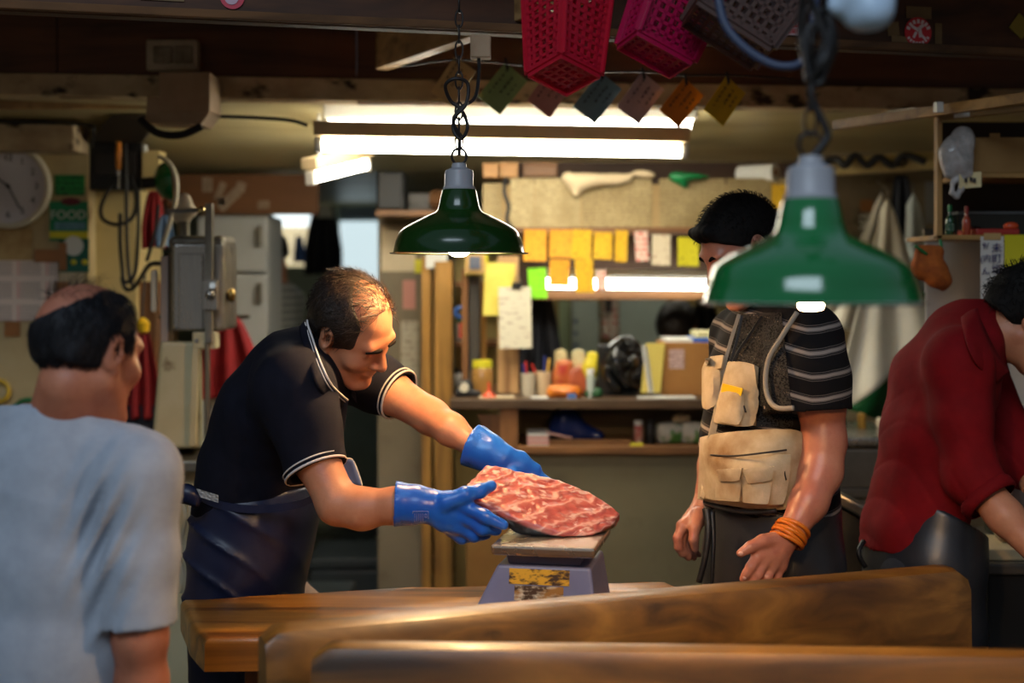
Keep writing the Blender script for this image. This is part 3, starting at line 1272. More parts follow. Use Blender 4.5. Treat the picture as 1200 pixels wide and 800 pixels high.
# ---- enamel pendant lamps
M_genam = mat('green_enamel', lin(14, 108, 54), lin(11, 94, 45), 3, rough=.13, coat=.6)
M_inside = mat('white_enamel_inside', lin(230, 228, 218), rough=.4)
M_sock = mat('grey_lamp_socket', lin(150, 152, 158), rough=.4)
M_bulb = emitter('incandescent_bulb', (1.0, .58, .26, 1), BULB_E)
M_chain = mat('dark_chain', lin(46, 42, 40), rough=.4, metal=.6)


def pendant(label, px, py, d, top_y, loops, M_genam=M_genam):
    c = P(px, py, d)                       # centre of the rim plane
    t = thing('pendant_lamp', label, 'lamp', c)
    R = .1525
    outer = [(R + .007, .002), (R + .005, -.001), (R - .002, .002), (.145, .028), (.136, .049), (.128, .057), (.11, .068), (.08, .083), (.055, .094), (.049, .1), (.046, .112), (.039, .144), (.036, .147)]
    inner = [(.034, .144), (.043, .11), (.046, .098), (.078, .08), (.107, .065), (.125, .054), (.133, .046), (.142, .027), (R - .004, .003)]
    mb = MB().lathe(outer, c, n=56, cap=False)
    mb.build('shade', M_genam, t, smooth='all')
    MB().lathe(inner + [(R + .004, .0)], c, n=56, cap=False).build('reflector', M_inside, t, smooth='all')
    MB().lathe([(.036, .14), (.037, .15), (.033, .155), (.033, .184), (.031, .19), (.018, .196), (.016, .206), (.006, .208)], c, n=28).build('socket', M_sock, t, smooth=True)
    b0 = [(.002, -.008), (.014, -.0065), (.023, .001), (.029, .014), (.028, .03), (.02, .048), (.014, .06), (.014, .1)]
    MB().lathe(b0, c, n=24).build('bulb', M_bulb, t, smooth='all')
    # ring, chain and flex up to the ceiling
    k = c + Vector((0, 0, .208))
    MB().tube([k + Vector((.017 * math.cos(a), 0, .014 + .018 * math.sin(a))) for a in np.linspace(0, 2 * math.pi, 15)[:-1]], .003, 6, closed=True).build('ring', M_chain, t, smooth='all')
    z0, z1 = k.z + .03, top_y
    ch = MB()
    n = int((z1 - z0) / .034)
    for i in range(n):
        q = Vector((k.x, k.y, z0 + .017 + i * (z1 - z0) / n))
        s = i % 2
        ch.tube([q + Vector(((.009 * math.cos(a)) * (1 - s), (.009 * math.cos(a)) * s, .021 * math.sin(a))) for a in np.linspace(0, 2 * math.pi, 11)[:-1]], .0024, 5, closed=True)
    ch.build('chain', M_chain, t, smooth='all')
    MB().tube([P(*q) for q in loops], .0042 if d > 2.5 else .0055, 8, smooth=7).build('flex', M_rubber, t, smooth='all')
    return t


D1 = 3.25
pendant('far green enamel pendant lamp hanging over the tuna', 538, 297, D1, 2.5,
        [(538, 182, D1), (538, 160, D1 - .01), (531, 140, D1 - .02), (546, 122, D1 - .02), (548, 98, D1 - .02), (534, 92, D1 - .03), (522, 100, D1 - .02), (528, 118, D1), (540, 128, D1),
         (548, 148, D1), (540, 163, D1 - .02), (531, 150, D1 - .01), (538, 128, D1), (556, 115, D1 + .02), (561, 90, D1 + .06), (561, 62, D1 + .1)], M_genam=mat('aged_backlit_green_enamel', lin(24, 58, 20), lin(19, 50, 17), 3, rough=.2, coat=.15))  # older enamel, its green also darkened for the backlit side facing the camera
D2 = 2.0
pendant('near blurred green enamel pendant lamp in front of the man in the vest', 950, 355, D2, 2.35,
        [(949, 186, D2), (962, 172, D2), (970, 158, D2), (962, 138, D2), (953, 120, D2), (951, 96, D2), (966, 70, D2 - .02), (972, 40, D2), (950, 30, D2), (944, 60, D2), (950, 92, D2), (962, 96, D2), (970, 60, D2), (958, 20, D2), (944, -10, D2), (938, 30, D2 + .02), (944, 70, D2 + .02), (962, 88, D2 + .02), (978, 50, D2 + .01), (964, 10, D2 + .02), (952, 50, D2 + .02), (956, 84, D2 + .02), (968, 30, D2 + .02), (966, -12, D2)])
mb = MB()
slab(mb, 551, 40, 575, 67, D1 + .07, .05)
tag(mb.build('ceiling_rose', M_br, None, P(563, 40, D1 + .09), bevel=.003), 'small brown junction block the far lamp flex runs into', 'junction box')
# ================================================================= PEOPLE
V3 = lambda *q: np.array(P(*q))
M_skin = mat('tanned_skin', lin(196, 136, 102), lin(180, 116, 84), 14, rough=.48, sss=.08, bump=.12, bscale=160, bdist=.002, c3=lin(168, 98, 74), s3=20, t3=(.6, .8))
M_skin2 = mat('ruddy_skin', lin(194, 132, 104), lin(176, 108, 86), 12, rough=.36, sss=.08, bump=.12, bscale=150, bdist=.002, c3=lin(164, 90, 74), s3=20, t3=(.6, .8))
M_skin3 = mat('old_tanned_skin', lin(178, 116, 88), lin(156, 94, 70), 11, rough=.5, sss=.06, bump=.16, bscale=110, bdist=.002, c3=lin(134, 76, 58), s3=16, t3=(.58, .8))
M_hair = mat('black_hair', lin(24, 20, 18), lin(38, 31, 27), 90, rough=.42, stretch=(1, 1, .25), bump=.5, bscale=220)
M_hairbrown = mat('brown_black_hair', lin(44, 32, 24), lin(64, 47, 34), 90, rough=.4)
M_hairgrey = mat('greying_black_hair', lin(12, 12, 15), lin(30, 31, 36), 80, rough=.6, spec=.25, stretch=(1, 1, .2), bump=.5, bscale=200)
M_navy = mat('navy_polo_cotton', lin(15, 16, 27), lin(20, 21, 33), 30, rough=.9, spec=.2, bump=.15, bscale=400, bdist=.001)
M_piping = mat('white_piping', lin(214, 208, 206), rough=.8)
M_apron = mat('navy_vinyl_apron', lin(19, 27, 54), lin(24, 33, 62), 5, rough=.36, rvar=.08, bump=.2, bscale=12)
M_glove = mat('blue_rubber_glove', lin(22, 84, 184), lin(30, 96, 196), 9, rough=.3, bump=.15, bscale=45, coat=.1)
M_grey = mat('grey_cotton_tshirt', lin(160, 168, 180), lin(148, 156, 168), 22, rough=.95, spec=.2, bump=.12, bscale=300, bdist=.001)
M_red = mat('dark_red_cotton', lin(126, 14, 20), lin(108, 11, 16), 12, rough=.85, spec=.2, bump=.1, bscale=250, bdist=.001)
M_blkapron = mat('black_vinyl_apron', lin(44, 46, 52), lin(34, 36, 40), 5, rough=.36, bump=.25, bscale=12)
M_trs = mat('dark_trousers', lin(34, 36, 44), rough=.8)
M_boot = mat('black_rubber_boots', lin(26, 27, 28), rough=.35)
M_beige = mat('beige_canvas', lin(196, 180, 150), lin(170, 150, 116), 14, rough=.85, bump=.3, bscale=240, bdist=.0012, c3=lin(132, 102, 66), s3=8, t3=(.54, .74))
M_brow = mat('matt_brow_hair', lin(26, 20, 17), rough=.9, spec=.1)
M_lip = mat('lips', lin(150, 84, 72), rough=.45)
M_eye = mat('dark_eye', lin(22, 16, 14), rough=.2)
M_band = mat('orange_rubber_band', lin(214, 120, 34), lin(200, 104, 26), 20, rough=.3, sss=.2)


def frame(f, up=(0, 0, 1), roll=0.0):
    """columns: right, forward, up"""
    f = np.array(f, float)
    f /= np.linalg.norm(f)
    r = np.cross(f, np.array(up, float))
    r /= np.linalg.norm(r)
    u = np.cross(r, f)
    c, s = math.cos(roll), math.sin(roll)
    return np.stack([r * c + u * s, f, u * c - r * s], 1)


def head(vol, c, R, s=1.0, nose=1.0, ears=(1, -1)):
    c = np.array(c)
    pt = lambda r, f, u: c + R @ (s * np.array([r, f, u]))
    sz = lambda *q: s * np.array(q)
    vol.ell(pt(0, -.012, .03), sz(.077, .098, .09), R, k=0)
    vol.ell(pt(0, .022, -.035), sz(.063, .068, .086), R, k=.03)
    for q in (1, -1):
        vol.cone(pt(.052 * q, -.002, -.055), pt(.02 * q, .066, -.108), .02 * s, .017 * s, .025)
        vol.ell(pt(.04 * q, .058, -.03), sz(.027, .024, .022), R, k=.02)
    vol.cone(pt(-.036, .078, .02), pt(.036, .078, .02), .013 * s, .013 * s, .018)
    for q in (1, -1):
        vol.ell(pt(.033 * q, .092, -.001), sz(.019, .014, .012), R, k=.014, cut=True)
        vol.ell(pt(.032 * q, .07, -.003), sz(.0165, .013, .011), R, k=.003)
        vol.ell(pt(.032 * q, .0835, -.0075), sz(.015, .0022, .0016), R, k=.001, cut=True)
    vol.cone(pt(0, .086, .01), pt(0, .106, -.034), .008 * s, .0125 * s * nose, .01)
    for q in (1, -1):
        vol.ell(pt(.0135 * q, .095, -.036), sz(.0095, .011, .009), R, k=.006)
        vol.ell(pt(.007 * q, .103, -.0455), sz(.0036, .005, .003), R, k=.002, cut=True)
    vol.ell(pt(0, .083, -.066), sz(.024, .013, .008), R, k=.008)
    vol.ell(pt(0, .08, -.078), sz(.02, .013, .008), R, k=.008)
    vol.ell(pt(0, .0965, -.072), sz(.023, .006, .0016), R, k=.002, cut=True)
    vol.ell(pt(0, .075, -.107), sz(.022, .02, .017), R, k=.014)
    for q in ears:
        Re = R @ np.array(Euler((math.radians(-12), 0, math.radians(-22 * q))).to_matrix())
        vol.ell(pt(.078 * q, -.01, -.004), sz(.008, .019, .033), Re, k=.008)
        vol.ell(pt(.083 * q, -.004, .0), sz(.005, .010, .019), Re, k=.004, cut=True)
        vol.ell(pt(.076 * q, -.001, -.034), sz(.006, .009, .010), Re, k=.006)
    return pt


def strands(name, m, parent, c, R, s, n, region, flow, length, rad, seed=1, lift=.35, curl=0.0, radii=(.078, .1, .092), ctr=(0, -.012, .03)):
    """fine locks of hair rooted on the skull, one mesh"""
    g = np.random.default_rng(seed)
    V, Fc = [], []
    cnt = 0
    tries = 0
    while cnt < n and tries < n * 30:
        tries += 1
        d = g.normal(size=3)
        d /= np.linalg.norm(d)
        p = np.array(ctr) + d * np.array(radii)
        if not region(p, g):
            continue
        nn = d / np.array(radii)
        nn /= np.linalg.norm(nn)
        fl = np.array(flow(p), float) + g.normal(size=3) * .35
        fl -= nn * (fl @ nn)
        fl /= (np.linalg.norm(fl) + 1e-9)
        L = length * g.uniform(.6, 1.25)
        q0 = p - nn * .003
        q1 = p + nn * L * lift * .6 + fl * L * .5
        q2 = p + nn * L * lift * (.8 - curl) + fl * L
        side = np.cross(nn, fl)
        b = len(V)
        for q, r in ((q0, rad), (q1, rad * .85), (q2, rad * .15)):
            for k in range(3):
                a = 2.1 * k
                w = q + (side * math.cos(a) + nn * math.sin(a)) * r
                V.append(c + R @ (s * w))
        for i in (0, 3):
            for k in range(3):
                l = (k + 1) % 3
                Fc.append((b + i + k, b + i + l, b + i + 3 + l, b + i + 3 + k))
        cnt += 1
    mb = MB()
    mb.v = [Vector(v) for v in V]
    mb.f = Fc
    return mb.build(name, m, parent, smooth='all')


def bounds(pts, m):
    A = np.array([list(p) for p in pts])
    return A.min(0) - m, A.max(0) + m


def legs(vol, hips, feet, r=(.085, .062, .045), k=.03):
    for h, f in zip(hips, feet):
        h = np.array(h)
        f = np.array(f)
        kn = (h + f) / 2 + np.array([0, -.01, 0])
        vol.chain([h, kn, f], r, k)


def boots(parent, feet, fdir):
    f = np.array([fdir[0], fdir[1], 0.0])
    f /= np.linalg.norm(f)
    for q in feet:
        q = np.array(q)
        lo, hi = bounds([q + [0, 0, .36], q + f * .2 + [0, 0, -.1], q - f * .1], .1)
        lo[2] = -.01
        v = Vol(lo, hi, .007)
        v.cone(q + [0, 0, .3], q, .062, .055, .0)
        v.cone(q + f * .0 + [0, 0, .045 - q[2]], q + f * .14 + [0, 0, .036 - q[2]], .046, .04, .03)
        v.half([0, 0, .004], [0, 0, -1])
        v.half([0, 0, q[2] + .3], [0, 0, 1])
        v.build('boot', M_boot, parent)


def collar(name, m, parent, loop, drop, out, thick=.004, smooth=6):
    """a turned-down collar: loop = points of its top edge; drop = vectors to the outer edge"""
    pts, _ = spline([Vector(p) for p in loop], [0] * len(loop), smooth, False)
    dr, _ = spline([Vector(p) for p in drop], [0] * len(drop), smooth, False)
    n = len(pts) - 1

    def fn(u, v):
        i = min(int(round(u * n)), n)
        return pts[i] + dr[i] * v + Vector(out) * (math.sin(v * math.pi) * .008)
    return MB().grid(fn, n, 4, thick=thick).build(name, m, parent, smooth='all')


# ----------------------------------------------------------------- the butcher in the navy polo
bt = thing('person', 'man in a navy polo, navy apron and blue gloves leaning over the scale', 'person', (P(285, 0, 3.4).x, 3.4, 0))
hc = V3(412, 384, 3.34)
yaw, pit = math.radians(-20), math.radians(36)
Rh = frame((math.cos(pit) * math.cos(yaw), math.cos(pit) * math.sin(yaw), -math.sin(pit)), roll=-.42)
shR, elR, wrR = V3(345, 458, 3.2), V3(396, 590, 3.1), V3(500, 592, 3.06)
shL, elL, wrL = V3(405, 432, 3.56), V3(505, 488, 3.43), V3(578, 527, 3.34)
rb = np.array([-.16, -.99, 0])
torso = [(V3(285, 640, 3.47), rb, .15, .11), (V3(292, 600, 3.46), rb, .155, .115), (V3(300, 545, 3.44), rb, .16, .12), (V3(322, 482, 3.41), rb, .175, .112), (V3(352, 440, 3.4), rb, .15, .08)]
hipz = .86
hips = [(P(285, 0, 3.3).x, 3.4, hipz), (P(285, 0, 3.3).x, 3.56, hipz)]
feet = [(P(280, 0, 3.3).x, 3.4, .08), (P(275, 0, 3.3).x + .02, 3.62, .08)]
lo, hi = bounds([hc, elR, wrR, wrL, shL, shR, torso[0][0], feet[0], feet[1], V3(238, 540, 3.4)], .15)
lo[2] = 0
b = Vol(lo, hi, .0042)
b.loft([(c, r, a * .9, d * .9) for c, r, a, d in torso], .02)
legs(b, hips, feet)
b.chain([shR, V3(369, 535, 3.15), elR], (.054, .05, .044), .02)
b.chain([elR, V3(424, 596, 3.085), V3(465, 592, 3.065), wrR], (.045, .0435, .037, .03), .02)
b.chain([shL, V3(458, 460, 3.49), elL, V3(528, 503, 3.37), V3(556, 523, 3.33)], (.058, .05, .042, .037, .026), .02)
b.cone(V3(362, 425, 3.4), hc + Rh @ np.array([0, -.03, -.06]), .066, .056, .03)
head(b, hc, Rh, 1.05)
b.build('body', M_skin, bt, smooth=1)

lo, hi = bounds([shR, shL, V3(368, 560, 3.15), V3(472, 466, 3.49), V3(238, 540, 3.4), V3(290, 610, 3.4)], .14)
s = Vol(lo, hi, .0045)


def sleeve(vol, pts, rr, arm_r, axis, cut_len=.06):
    """a short sleeve: outer chain, cut square at the end, hollowed at the mouth"""
    vol.chain(pts, rr, .02)
    e = np.array(pts[-1])
    ax = np.array(axis, float)
    ax /= np.linalg.norm(ax)
    Rm = frame(ax, up=(0, 1, .3))
    vol.box(e + ax * cut_len, (.13, cut_len, .13), Rm, .002, 0, cut=True)
    vol.cone(e + ax * .05, e - ax * .025, rr[-1] - .006, rr[-1] - .012, .004, cut=True)


axR = V3(396, 590, 3.1) - shR
axR[2] *= 1.0
endR = V3(371, 553, 3.14)
sleeve(s, [shR, V3(361, 505, 3.17), endR], (.07, .075, .07), .055, axR)
endL = V3(469, 463, 3.485)
axL = elL - shL
sleeve(s, [shL, V3(440, 449, 3.52), endL], (.076, .074, .064), .05, axL)
s.loft(torso, .07)
s.cone(V3(352, 437, 3.4), V3(366, 428, 3.4), .1, .075, .05)
s.cone(shR, V3(352, 440, 3.4), .062, .088, .09)
s.cone(shR, V3(325, 482, 3.4), .058, .1, .09)
s.cone(shL, V3(352, 437, 3.4), .072, .09, .04)
s.half(V3(300, 606, 3.4), [0, 0, -1])
n1, n2 = vnoise(21, 26), vnoise(22, 60)
s.disp(lambda x, y, z: .006 * np.abs(n1(x, y * .7, z * .7)) + .002 * n2(x, y, z))
s.build('polo_shirt', M_navy, bt, smooth=1)


def ring(c, ax, r, tube, parent, m, name, n=40):
    Rm = frame(ax, up=(0, 1, .3))
    pts = [Vector(np.array(c) + Rm[:, 0] * r * math.cos(a) + Rm[:, 2] * r * math.sin(a)) for a in np.linspace(0, 2 * math.pi, n + 1)[:-1]]
    return MB().tube(pts, tube, 6, closed=True).build(name, m, parent, smooth='all')


for e, ax, r in ((endR, axR, .0705), (endL, axL, .0645)):
    a = ax / np.linalg.norm(ax)
    ring(e - a * .004, ax, r, .0028, bt, M_piping, 'cuff_piping')
    ring(e - a * .015, ax, r + .0015, .0018, bt, M_piping, 'cuff_piping')


def surf(vol, px, py, dflt, a=2.9, b=3.8):
    """depth at which the cloth volume is met under photo pixel px, py"""
    d = np.array([(px - 600) / F, 1, -(py - HOR) / F])
    for dep in np.arange(a, b, .002):
        i = np.round((np.array([0, 0, EYE]) + d * dep - vol.lo) / vol.h).astype(int)
        if np.all(i >= 0) and np.all(i < vol.n) and vol.V[tuple(i)] < .001:
            return min(dep, dflt)
    return dflt


near = [(407, 470), (389, 453), (376, 427), (366, 398), (360, 377)]
edge = [(401, 479), (378, 461), (364, 434), (355, 403), (351, 383)]
loop = [P(x, y, surf(s, x, y, q) - .012) for (x, y), q in zip(near, (3.31, 3.27, 3.27, 3.29, 3.34))]
dv = [P(x, y, surf(s, x, y, q) - .007) - l for (x, y), q, l in zip(edge, (3.31, 3.26, 3.26, 3.28, 3.34), loop)]
loop += [P(370, 372, 3.44), P(385, 395, 3.5), P(405, 430, 3.48), P(412, 462, 3.4)]
dv += [Vector(q) for q in ((-.02, .02, -.02), (0, .03, -.02), (.01, .02, -.02), (.012, .01, -.02))]
collar('collar', M_navy, bt, loop, dv, (-.2, -.3, .4))
pp, _ = spline([Vector(p) + Vector((.001, -.0035, .003)) for p in loop[:6]], [0] * 6, 6)
MB().tube(pp, .0026, 6).build('collar_piping', M_piping, bt, smooth='all')
pp, _ = spline([Vector(p) + Vector((-.004, -.0075, -.001)) for p in loop[:5]], [0] * 5, 6)
MB().tube(pp, .0016, 6).build('collar_piping', M_piping, bt, smooth='all')
MB().grid(lambda u, v: P(398 + 10 * u - 6 * v, 466 + 40 * v, 3.33 - .005 * math.sin(3 * u) + .01 * v), 4, 6, thick=.004).build('placket', M_navy, bt, smooth=True)

# hair: dark sides and back, thin brown strands over the crown
lo, hi = bounds([hc], .15)
h = Vol(lo, hi, .003)
hp = lambda r, f, u: hc + Rh @ np.array([r, f, u]) * 1.05
h.ell(hp(0, -.013, .031), (.088, .109, .099), Rh, k=0)
h.ell(hp(0, -.06, -.03), (.06, .05, .05), Rh, k=.02)
h.half(hp(0, .056, 0), Rh @ np.array([0, 1, .1]), .01)
h.half(hp(0, -.02, -.04), Rh @ np.array([0, -.25, -1]), .006)
h.ell(hp(0, .068, .112), (.064, .1, .078), Rh, k=.016, cut=True)
for q in (1, -1):
    h.ell(hp(.085 * q, -.012, -.008), (.022, .026, .04), Rh, k=.006, cut=True)
h.ell(hp(0, .075, -.03), (.078, .055, .075), Rh, k=.01, cut=True)
nn = vnoise(31, 160)
h.disp(lambda x, y, z: .0018 * nn(x, y, z * .6))
h.build('hair', M_hair, bt, smooth=1)
top = lambda p, g: p[2] > .05 and p[1] < .058 and (p[1] > -.09) and g.uniform() < (1.0 if (p[1] < .0 or abs(p[0]) > .05) else .5)
strands('hair_strands', M_hairbrown, bt, hc, Rh, 1.055, 1500, top, lambda p: (.9, -.25, .1), .042, .0006, 3, .16)
strands('hair_strands', M_hair, bt, hc, Rh, 1.09, 900, lambda p, g: p[2] > -.04 and p[1] < .03 and not (p[2] > .09 and abs(p[0]) < .05 and p[1] > -.04), lambda p: (0, -.5, -.6), .026, .0008, 4, .2)
for q in (1, -1):
    pts = [hp(.013 * q, .094, .016), hp(.03 * q, .0945, .021), hp(.052 * q, .081, .015)]
    MB().tube([Vector(p) for p in pts], [.0045, .0052, .0025], 6, smooth=5).build('eyebrow', M_brow, bt, smooth='all')

# apron
lo, hi = bounds([V3(300, 560, 3.4), V3(290, 860, 3.4)], .26)
lo[2] = .3
a_ = Vol(lo, hi, .006)
zb = .34
ab = [((P(284, 0, 3.4).x, 3.48, zb), rb, .196, .133), ((P(281, 0, 3.4).x, 3.48, .75), rb, .192, .136), (V3(284, 690, 3.47), rb, .188, .136), (V3(292, 640, 3.46), rb, .186, .144), (V3(303, 595, 3.45), rb, .182, .147)]
a_.loft(ab, .03)
a_.half(V3(303, 578, 3.4), np.array([-.12, .05, 1]), .0)
a_.half([0, 0, zb], [0, 0, -1])
a_.half((P(226, 0, 3.4).x, 3.4, .5), np.array([-1, .25, 0]), .02)
fx, fz = P(300, 0, 3.4).x, P(0, 600, 3.4).z


def folds(x, y, z):
    t = (x - fx) * .8 + (z - fz) * 1.0
    d = np.clip((z - (fz - .55)) / .5, 0, 1)
    return -.011 * d * (1 - np.abs(np.sin(t * 22 + 3 * n1(x * .4, y * .4, z * .4)))) ** 3 * np.clip((fx + .16 - x) / .2, .15, 1) + .003 * n2(x * .6, y * .6, z * .6)


a_.disp(folds)
a_.build('apron', M_apron, bt, smooth=1)
pts = [P(226, 575, 3.34), P(255, 590, 3.285), P(300, 596, 3.262), P(350, 590, 3.275), P(380, 575, 3.3)]
MB().grid(lambda u, v: spline(pts, [0] * 5, 5)[0][int(round(u * 20))] + Vector((0, -.004, -.018 * v + .009)), 20, 2, thick=.004).build('apron_tie', M_apron, bt, smooth=True)
mb = MB()
mb.grid(lambda u, v: P(207 + 26 * u, 572 + 15 * v + 6 * u - 4 * math.sin(math.pi * u), 3.27 - .012 * math.sin(math.pi * u) * math.sin(math.pi * v)), 8, 5, thick=.012)
mb.build('apron_knot', M_apron, bt, smooth='all')
M_bib = mat('pale_blue_vinyl', lin(112, 130, 176), rough=.3)
mb = MB()
mb.grid(lambda u, v: P(376 + 38 * u + 10 * v, 535 + 30 * v + 4 * u * u, 3.3 + .02 * math.sin(2.4 * u)), 8, 8, thick=.003)
bib = mb.build('apron_flap', M_bib, bt, smooth='all')
MB().tube([P(386, 535, 3.3), P(405, 537, 3.315), P(414, 540, 3.32), P(424, 568, 3.32), P(418, 572, 3.32), P(390, 566, 3.3)], .002, 6, smooth=4).build('hem', M_piping, bib, smooth='all')
MB().lathe([(.007, 0), (.006, .002), (.002, .0025)], P(216, 577, 3.255), (0, -1, 0), n=14).build('eyelet', mat('brass', lin(190, 150, 80), rough=.3, metal=1), bt)
# crumpled clear plastic round his back
M_clear, nt, bs = nodes('clear_plastic_film')
bs.inputs['Base Color'].default_value = (.9, .88, .82, 1)
bs.inputs['Roughness'].default_value = .1
bs.inputs['Alpha'].default_value = .36
bs.inputs['Specular IOR Level'].default_value = .8
nfilm = vnoise(41, 55)
mb = MB()


def film(u, v):
    p = P(203 + 22 * u + 3 * math.sin(v * 9) - 3 * v * (1 - u), 583 + 112 * v, 3.32 + .1 * u)
    return p + Vector((.008 * nfilm(p.x, p.z, u), .012 * nfilm(p.z, p.x, 2 * u), 0))


mb.grid(film, 14, 40).build('clear_film', M_clear, bt, smooth='all')
mb = MB()
mb.grid(lambda u, v: P(230 + 26 * u, 572 + 9 * v + 8 * u, 3.27 - .02 * u + .006 * nfilm(u * 2, v * 2, 3)), 20, 8).build('clear_film', M_clear, bt, smooth='all')

# trousers, boots
lo, hi = bounds(hips + feet, .13)
lo[2] = .2
v = Vol(lo, hi, .007)
legs(v, hips, feet, (.095, .075, .06))
v.half([0, 0, .3], [0, 0, -1])
v.build('trousers', M_trs, bt)
boots(bt, feet, (1, -.2))

# gloves
upv = np.array([0, 0, 1.0])


def hand_glove(name, cuff, palm, fingers, rv, cut_in, m=M_glove, h=.0028):
    A = [c for c, a_, b_ in cuff] + [c for c, a_, b_ in palm] + [p for ch, r in fingers for p in ch]
    lo, hi = bounds(A, .065)
    g = Vol(lo, hi, h)
    # cuff, open at its end
    g.loft([(c, rv, a1, b1) for c, a1, b1 in cuff], .01)
    d = np.array(cuff[0][0]) - np.array(cuff[1][0])
    d /= np.linalg.norm(d)
    Rm = frame(d, up=(0, 1, .4))
    g.box(np.array(cuff[0][0]) + d * .06, (.1, .06, .1), Rm, .002, 0, cut=True)
    g.loft([(np.array(cuff[0][0]) + d * .02, rv, cuff[0][1] - .004, cuff[0][2] - .004), (np.array(cuff[0][0]) - d * .004, rv, cuff[0][1] - .005, cuff[0][2] - .005), (np.array(cuff[0][0]) - d * cut_in, rv, cuff[0][1] - .024, cuff[0][2] - .024)], .003, cut=True)
    g.loft([(c, rv, a1, b1) for c, a1, b1 in palm], .015)
    for ch, rr in fingers:
        g.chain(ch, rr, .009)
    w = vnoise(51, 120)
    g.disp(lambda x, y, z: .002 * w(x, y, z))
    return g.build(name, m, bt, smooth=1)


gl = hand_glove('glove', [(V3(463, 590, 3.06), .049, .046), (V3(488, 591, 3.06), .041, .039), (V3(504, 593, 3.06), .035, .031)],
                [(V3(504, 593, 3.06), .034, .03), (V3(524, 599, 3.065), .044, .024), (V3(546, 604, 3.075), .04, .02)],
                [([V3(522, 588, 3.045), V3(545, 580, 3.045), V3(563, 575, 3.065), V3(576, 569, 3.085)], (.021, .017, .0145, .0118)),
                 ([V3(545, 593, 3.055), V3(568, 605, 3.035), V3(590, 615, 3.035)], (.0165, .0145, .0108)),
                 ([V3(544, 606, 3.06), V3(566, 619, 3.05), V3(582, 621, 3.07)], (.016, .0145, .0112)),
                 ([V3(537, 616, 3.07), V3(556, 627, 3.07), V3(570, 626, 3.1)], (.016, .014, .011)),
                 ([V3(527, 620, 3.08), V3(541, 630, 3.09), V3(554, 629, 3.12)], (.015, .013, .0105))], upv, .035)
gl['label'] = 'blue glove gripping the lower near edge of the tuna'
rl = np.array([.62, 0, .78])
hand2 = hand_glove('glove', [(V3(553, 521, 3.325), .054, .05), (V3(572, 530, 3.310), .044, .04), (V3(586, 538, 3.300), .037, .032)],
                   [(V3(586, 538, 3.300), .036, .03), (V3(603, 549, 3.300), .042, .024), (V3(622, 560, 3.300), .038, .02)],
                   [([V3(600, 556, 3.275), V3(603, 572, 3.270), V3(608, 586, 3.255)], (.018, .0145, .011)),
                    ([V3(628, 558, 3.305), V3(648, 570, 3.295), V3(658, 585, 3.270)], (.0165, .014, .011)),
                    ([V3(625, 566, 3.305), V3(642, 580, 3.285), V3(650, 594, 3.250)], (.016, .014, .011)),
                    ([V3(620, 572, 3.305), V3(634, 588, 3.280), V3(640, 602, 3.245)], (.016, .0135, .011)),
                    ([V3(612, 574, 3.305), V3(622, 592, 3.280), V3(628, 606, 3.255)], (.015, .0125, .0105))], rl, .03)
hand2['label'] = 'blue glove behind the upper far edge of the tuna'
# printed frame on the near cuff
M_print = mat('pale_glove_print', lin(150, 150, 196), rough=.5)
mb = MB()


def cuffp(px, py):
    dy = (py - 590) * 3.06 / F
    return P(px, py, 3.06 - .04 * math.sqrt(max(0.0, 1 - (dy / .05) ** 2)) - .0045)


mb.tube([cuffp(482, 615), cuffp(484, 599), cuffp(494, 599), cuffp(502, 599), cuffp(502, 608)], .0007, 4)
for i in range(5):
    x = 486 + i * 2.4
    mb.tube([cuffp(x, 601.5), cuffp(x, 612 - (i % 3))], .0006, 4)
mb.tube([cuffp(498, 602), cuffp(500, 602), cuffp(500, 606), cuffp(498, 606)], .0009, 4, closed=True)
mb.build('print', M_print, gl)
M_hair2 = mat('matt_black_hair', lin(14, 12, 11), lin(22, 19, 17), 90, rough=.75, spec=.2)
# ----------------------------------------------------------------- the man in the pocketed vest
vt = thing('person', 'man in a striped knit shirt and beige pocket vest standing behind the near lamp', 'person', (P(905, 0, 3.45).x, 3.45, 0))
fv = np.array([-.9, -.43, 0])
rv = np.array([-.43, .9, 0])
hc = V3(868, 292, 3.4)
pit, yaw = math.radians(28), math.radians(180 + 20)
Rh = frame((math.cos(pit) * math.cos(yaw), math.cos(pit) * math.sin(yaw), -math.sin(pit)))
shL, elL, wrL = V3(947, 402, 3.28), V3(966, 517, 3.25), V3(928, 622, 3.17)
shR, elR, wrR = V3(868, 395, 3.62), V3(848, 505, 3.72), V3(826, 592, 3.64)
tv = [(V3(905, 650, 3.45), rv, .165, .125), (V3(904, 590, 3.45), rv, .17, .14), (V3(900, 520, 3.45), rv, .175, .15), (V3(905, 440, 3.45), rv, .175, .135), (V3(908, 395, 3.45), rv, .15, .09)]
hips = [(P(895, 0, 3.45).x - .02, 3.55, .86), (P(915, 0, 3.45).x + .03, 3.39, .86)]
feet = [(P(888, 0, 3.5).x - .03, 3.58, .08), (P(915, 0, 3.45).x + .04, 3.42, .08)]
palmL, palmR = V3(907, 645, 3.155), V3(811, 612, 3.62)
lo, hi = bounds([hc + [0, 0, .06], elL, elR, wrL, palmL, palmR, shL, tv[0][0], feet[0], feet[1]], .14)
lo[2] = 0
b = Vol(lo, hi, .0042)
b.loft([(c, r, a * .9, d * .9) for c, r, a, d in tv], .02)
legs(b, hips, feet)
b.chain([shL, V3(962, 470, 3.26), elL], (.058, .054, .048), .02)
b.chain([elL, V3(962, 552, 3.235), V3(948, 588, 3.2), wrL], (.048, .047, .041, .03), .02)
b.chain([shR, elR], (.056, .045), .02)
b.chain([elR, V3(838, 545, 3.7), wrR], (.045, .042, .03), .02)
b.cone(V3(906, 372, 3.45), hc + Rh @ np.array([0, -.03, -.06]), .07, .06, .03)
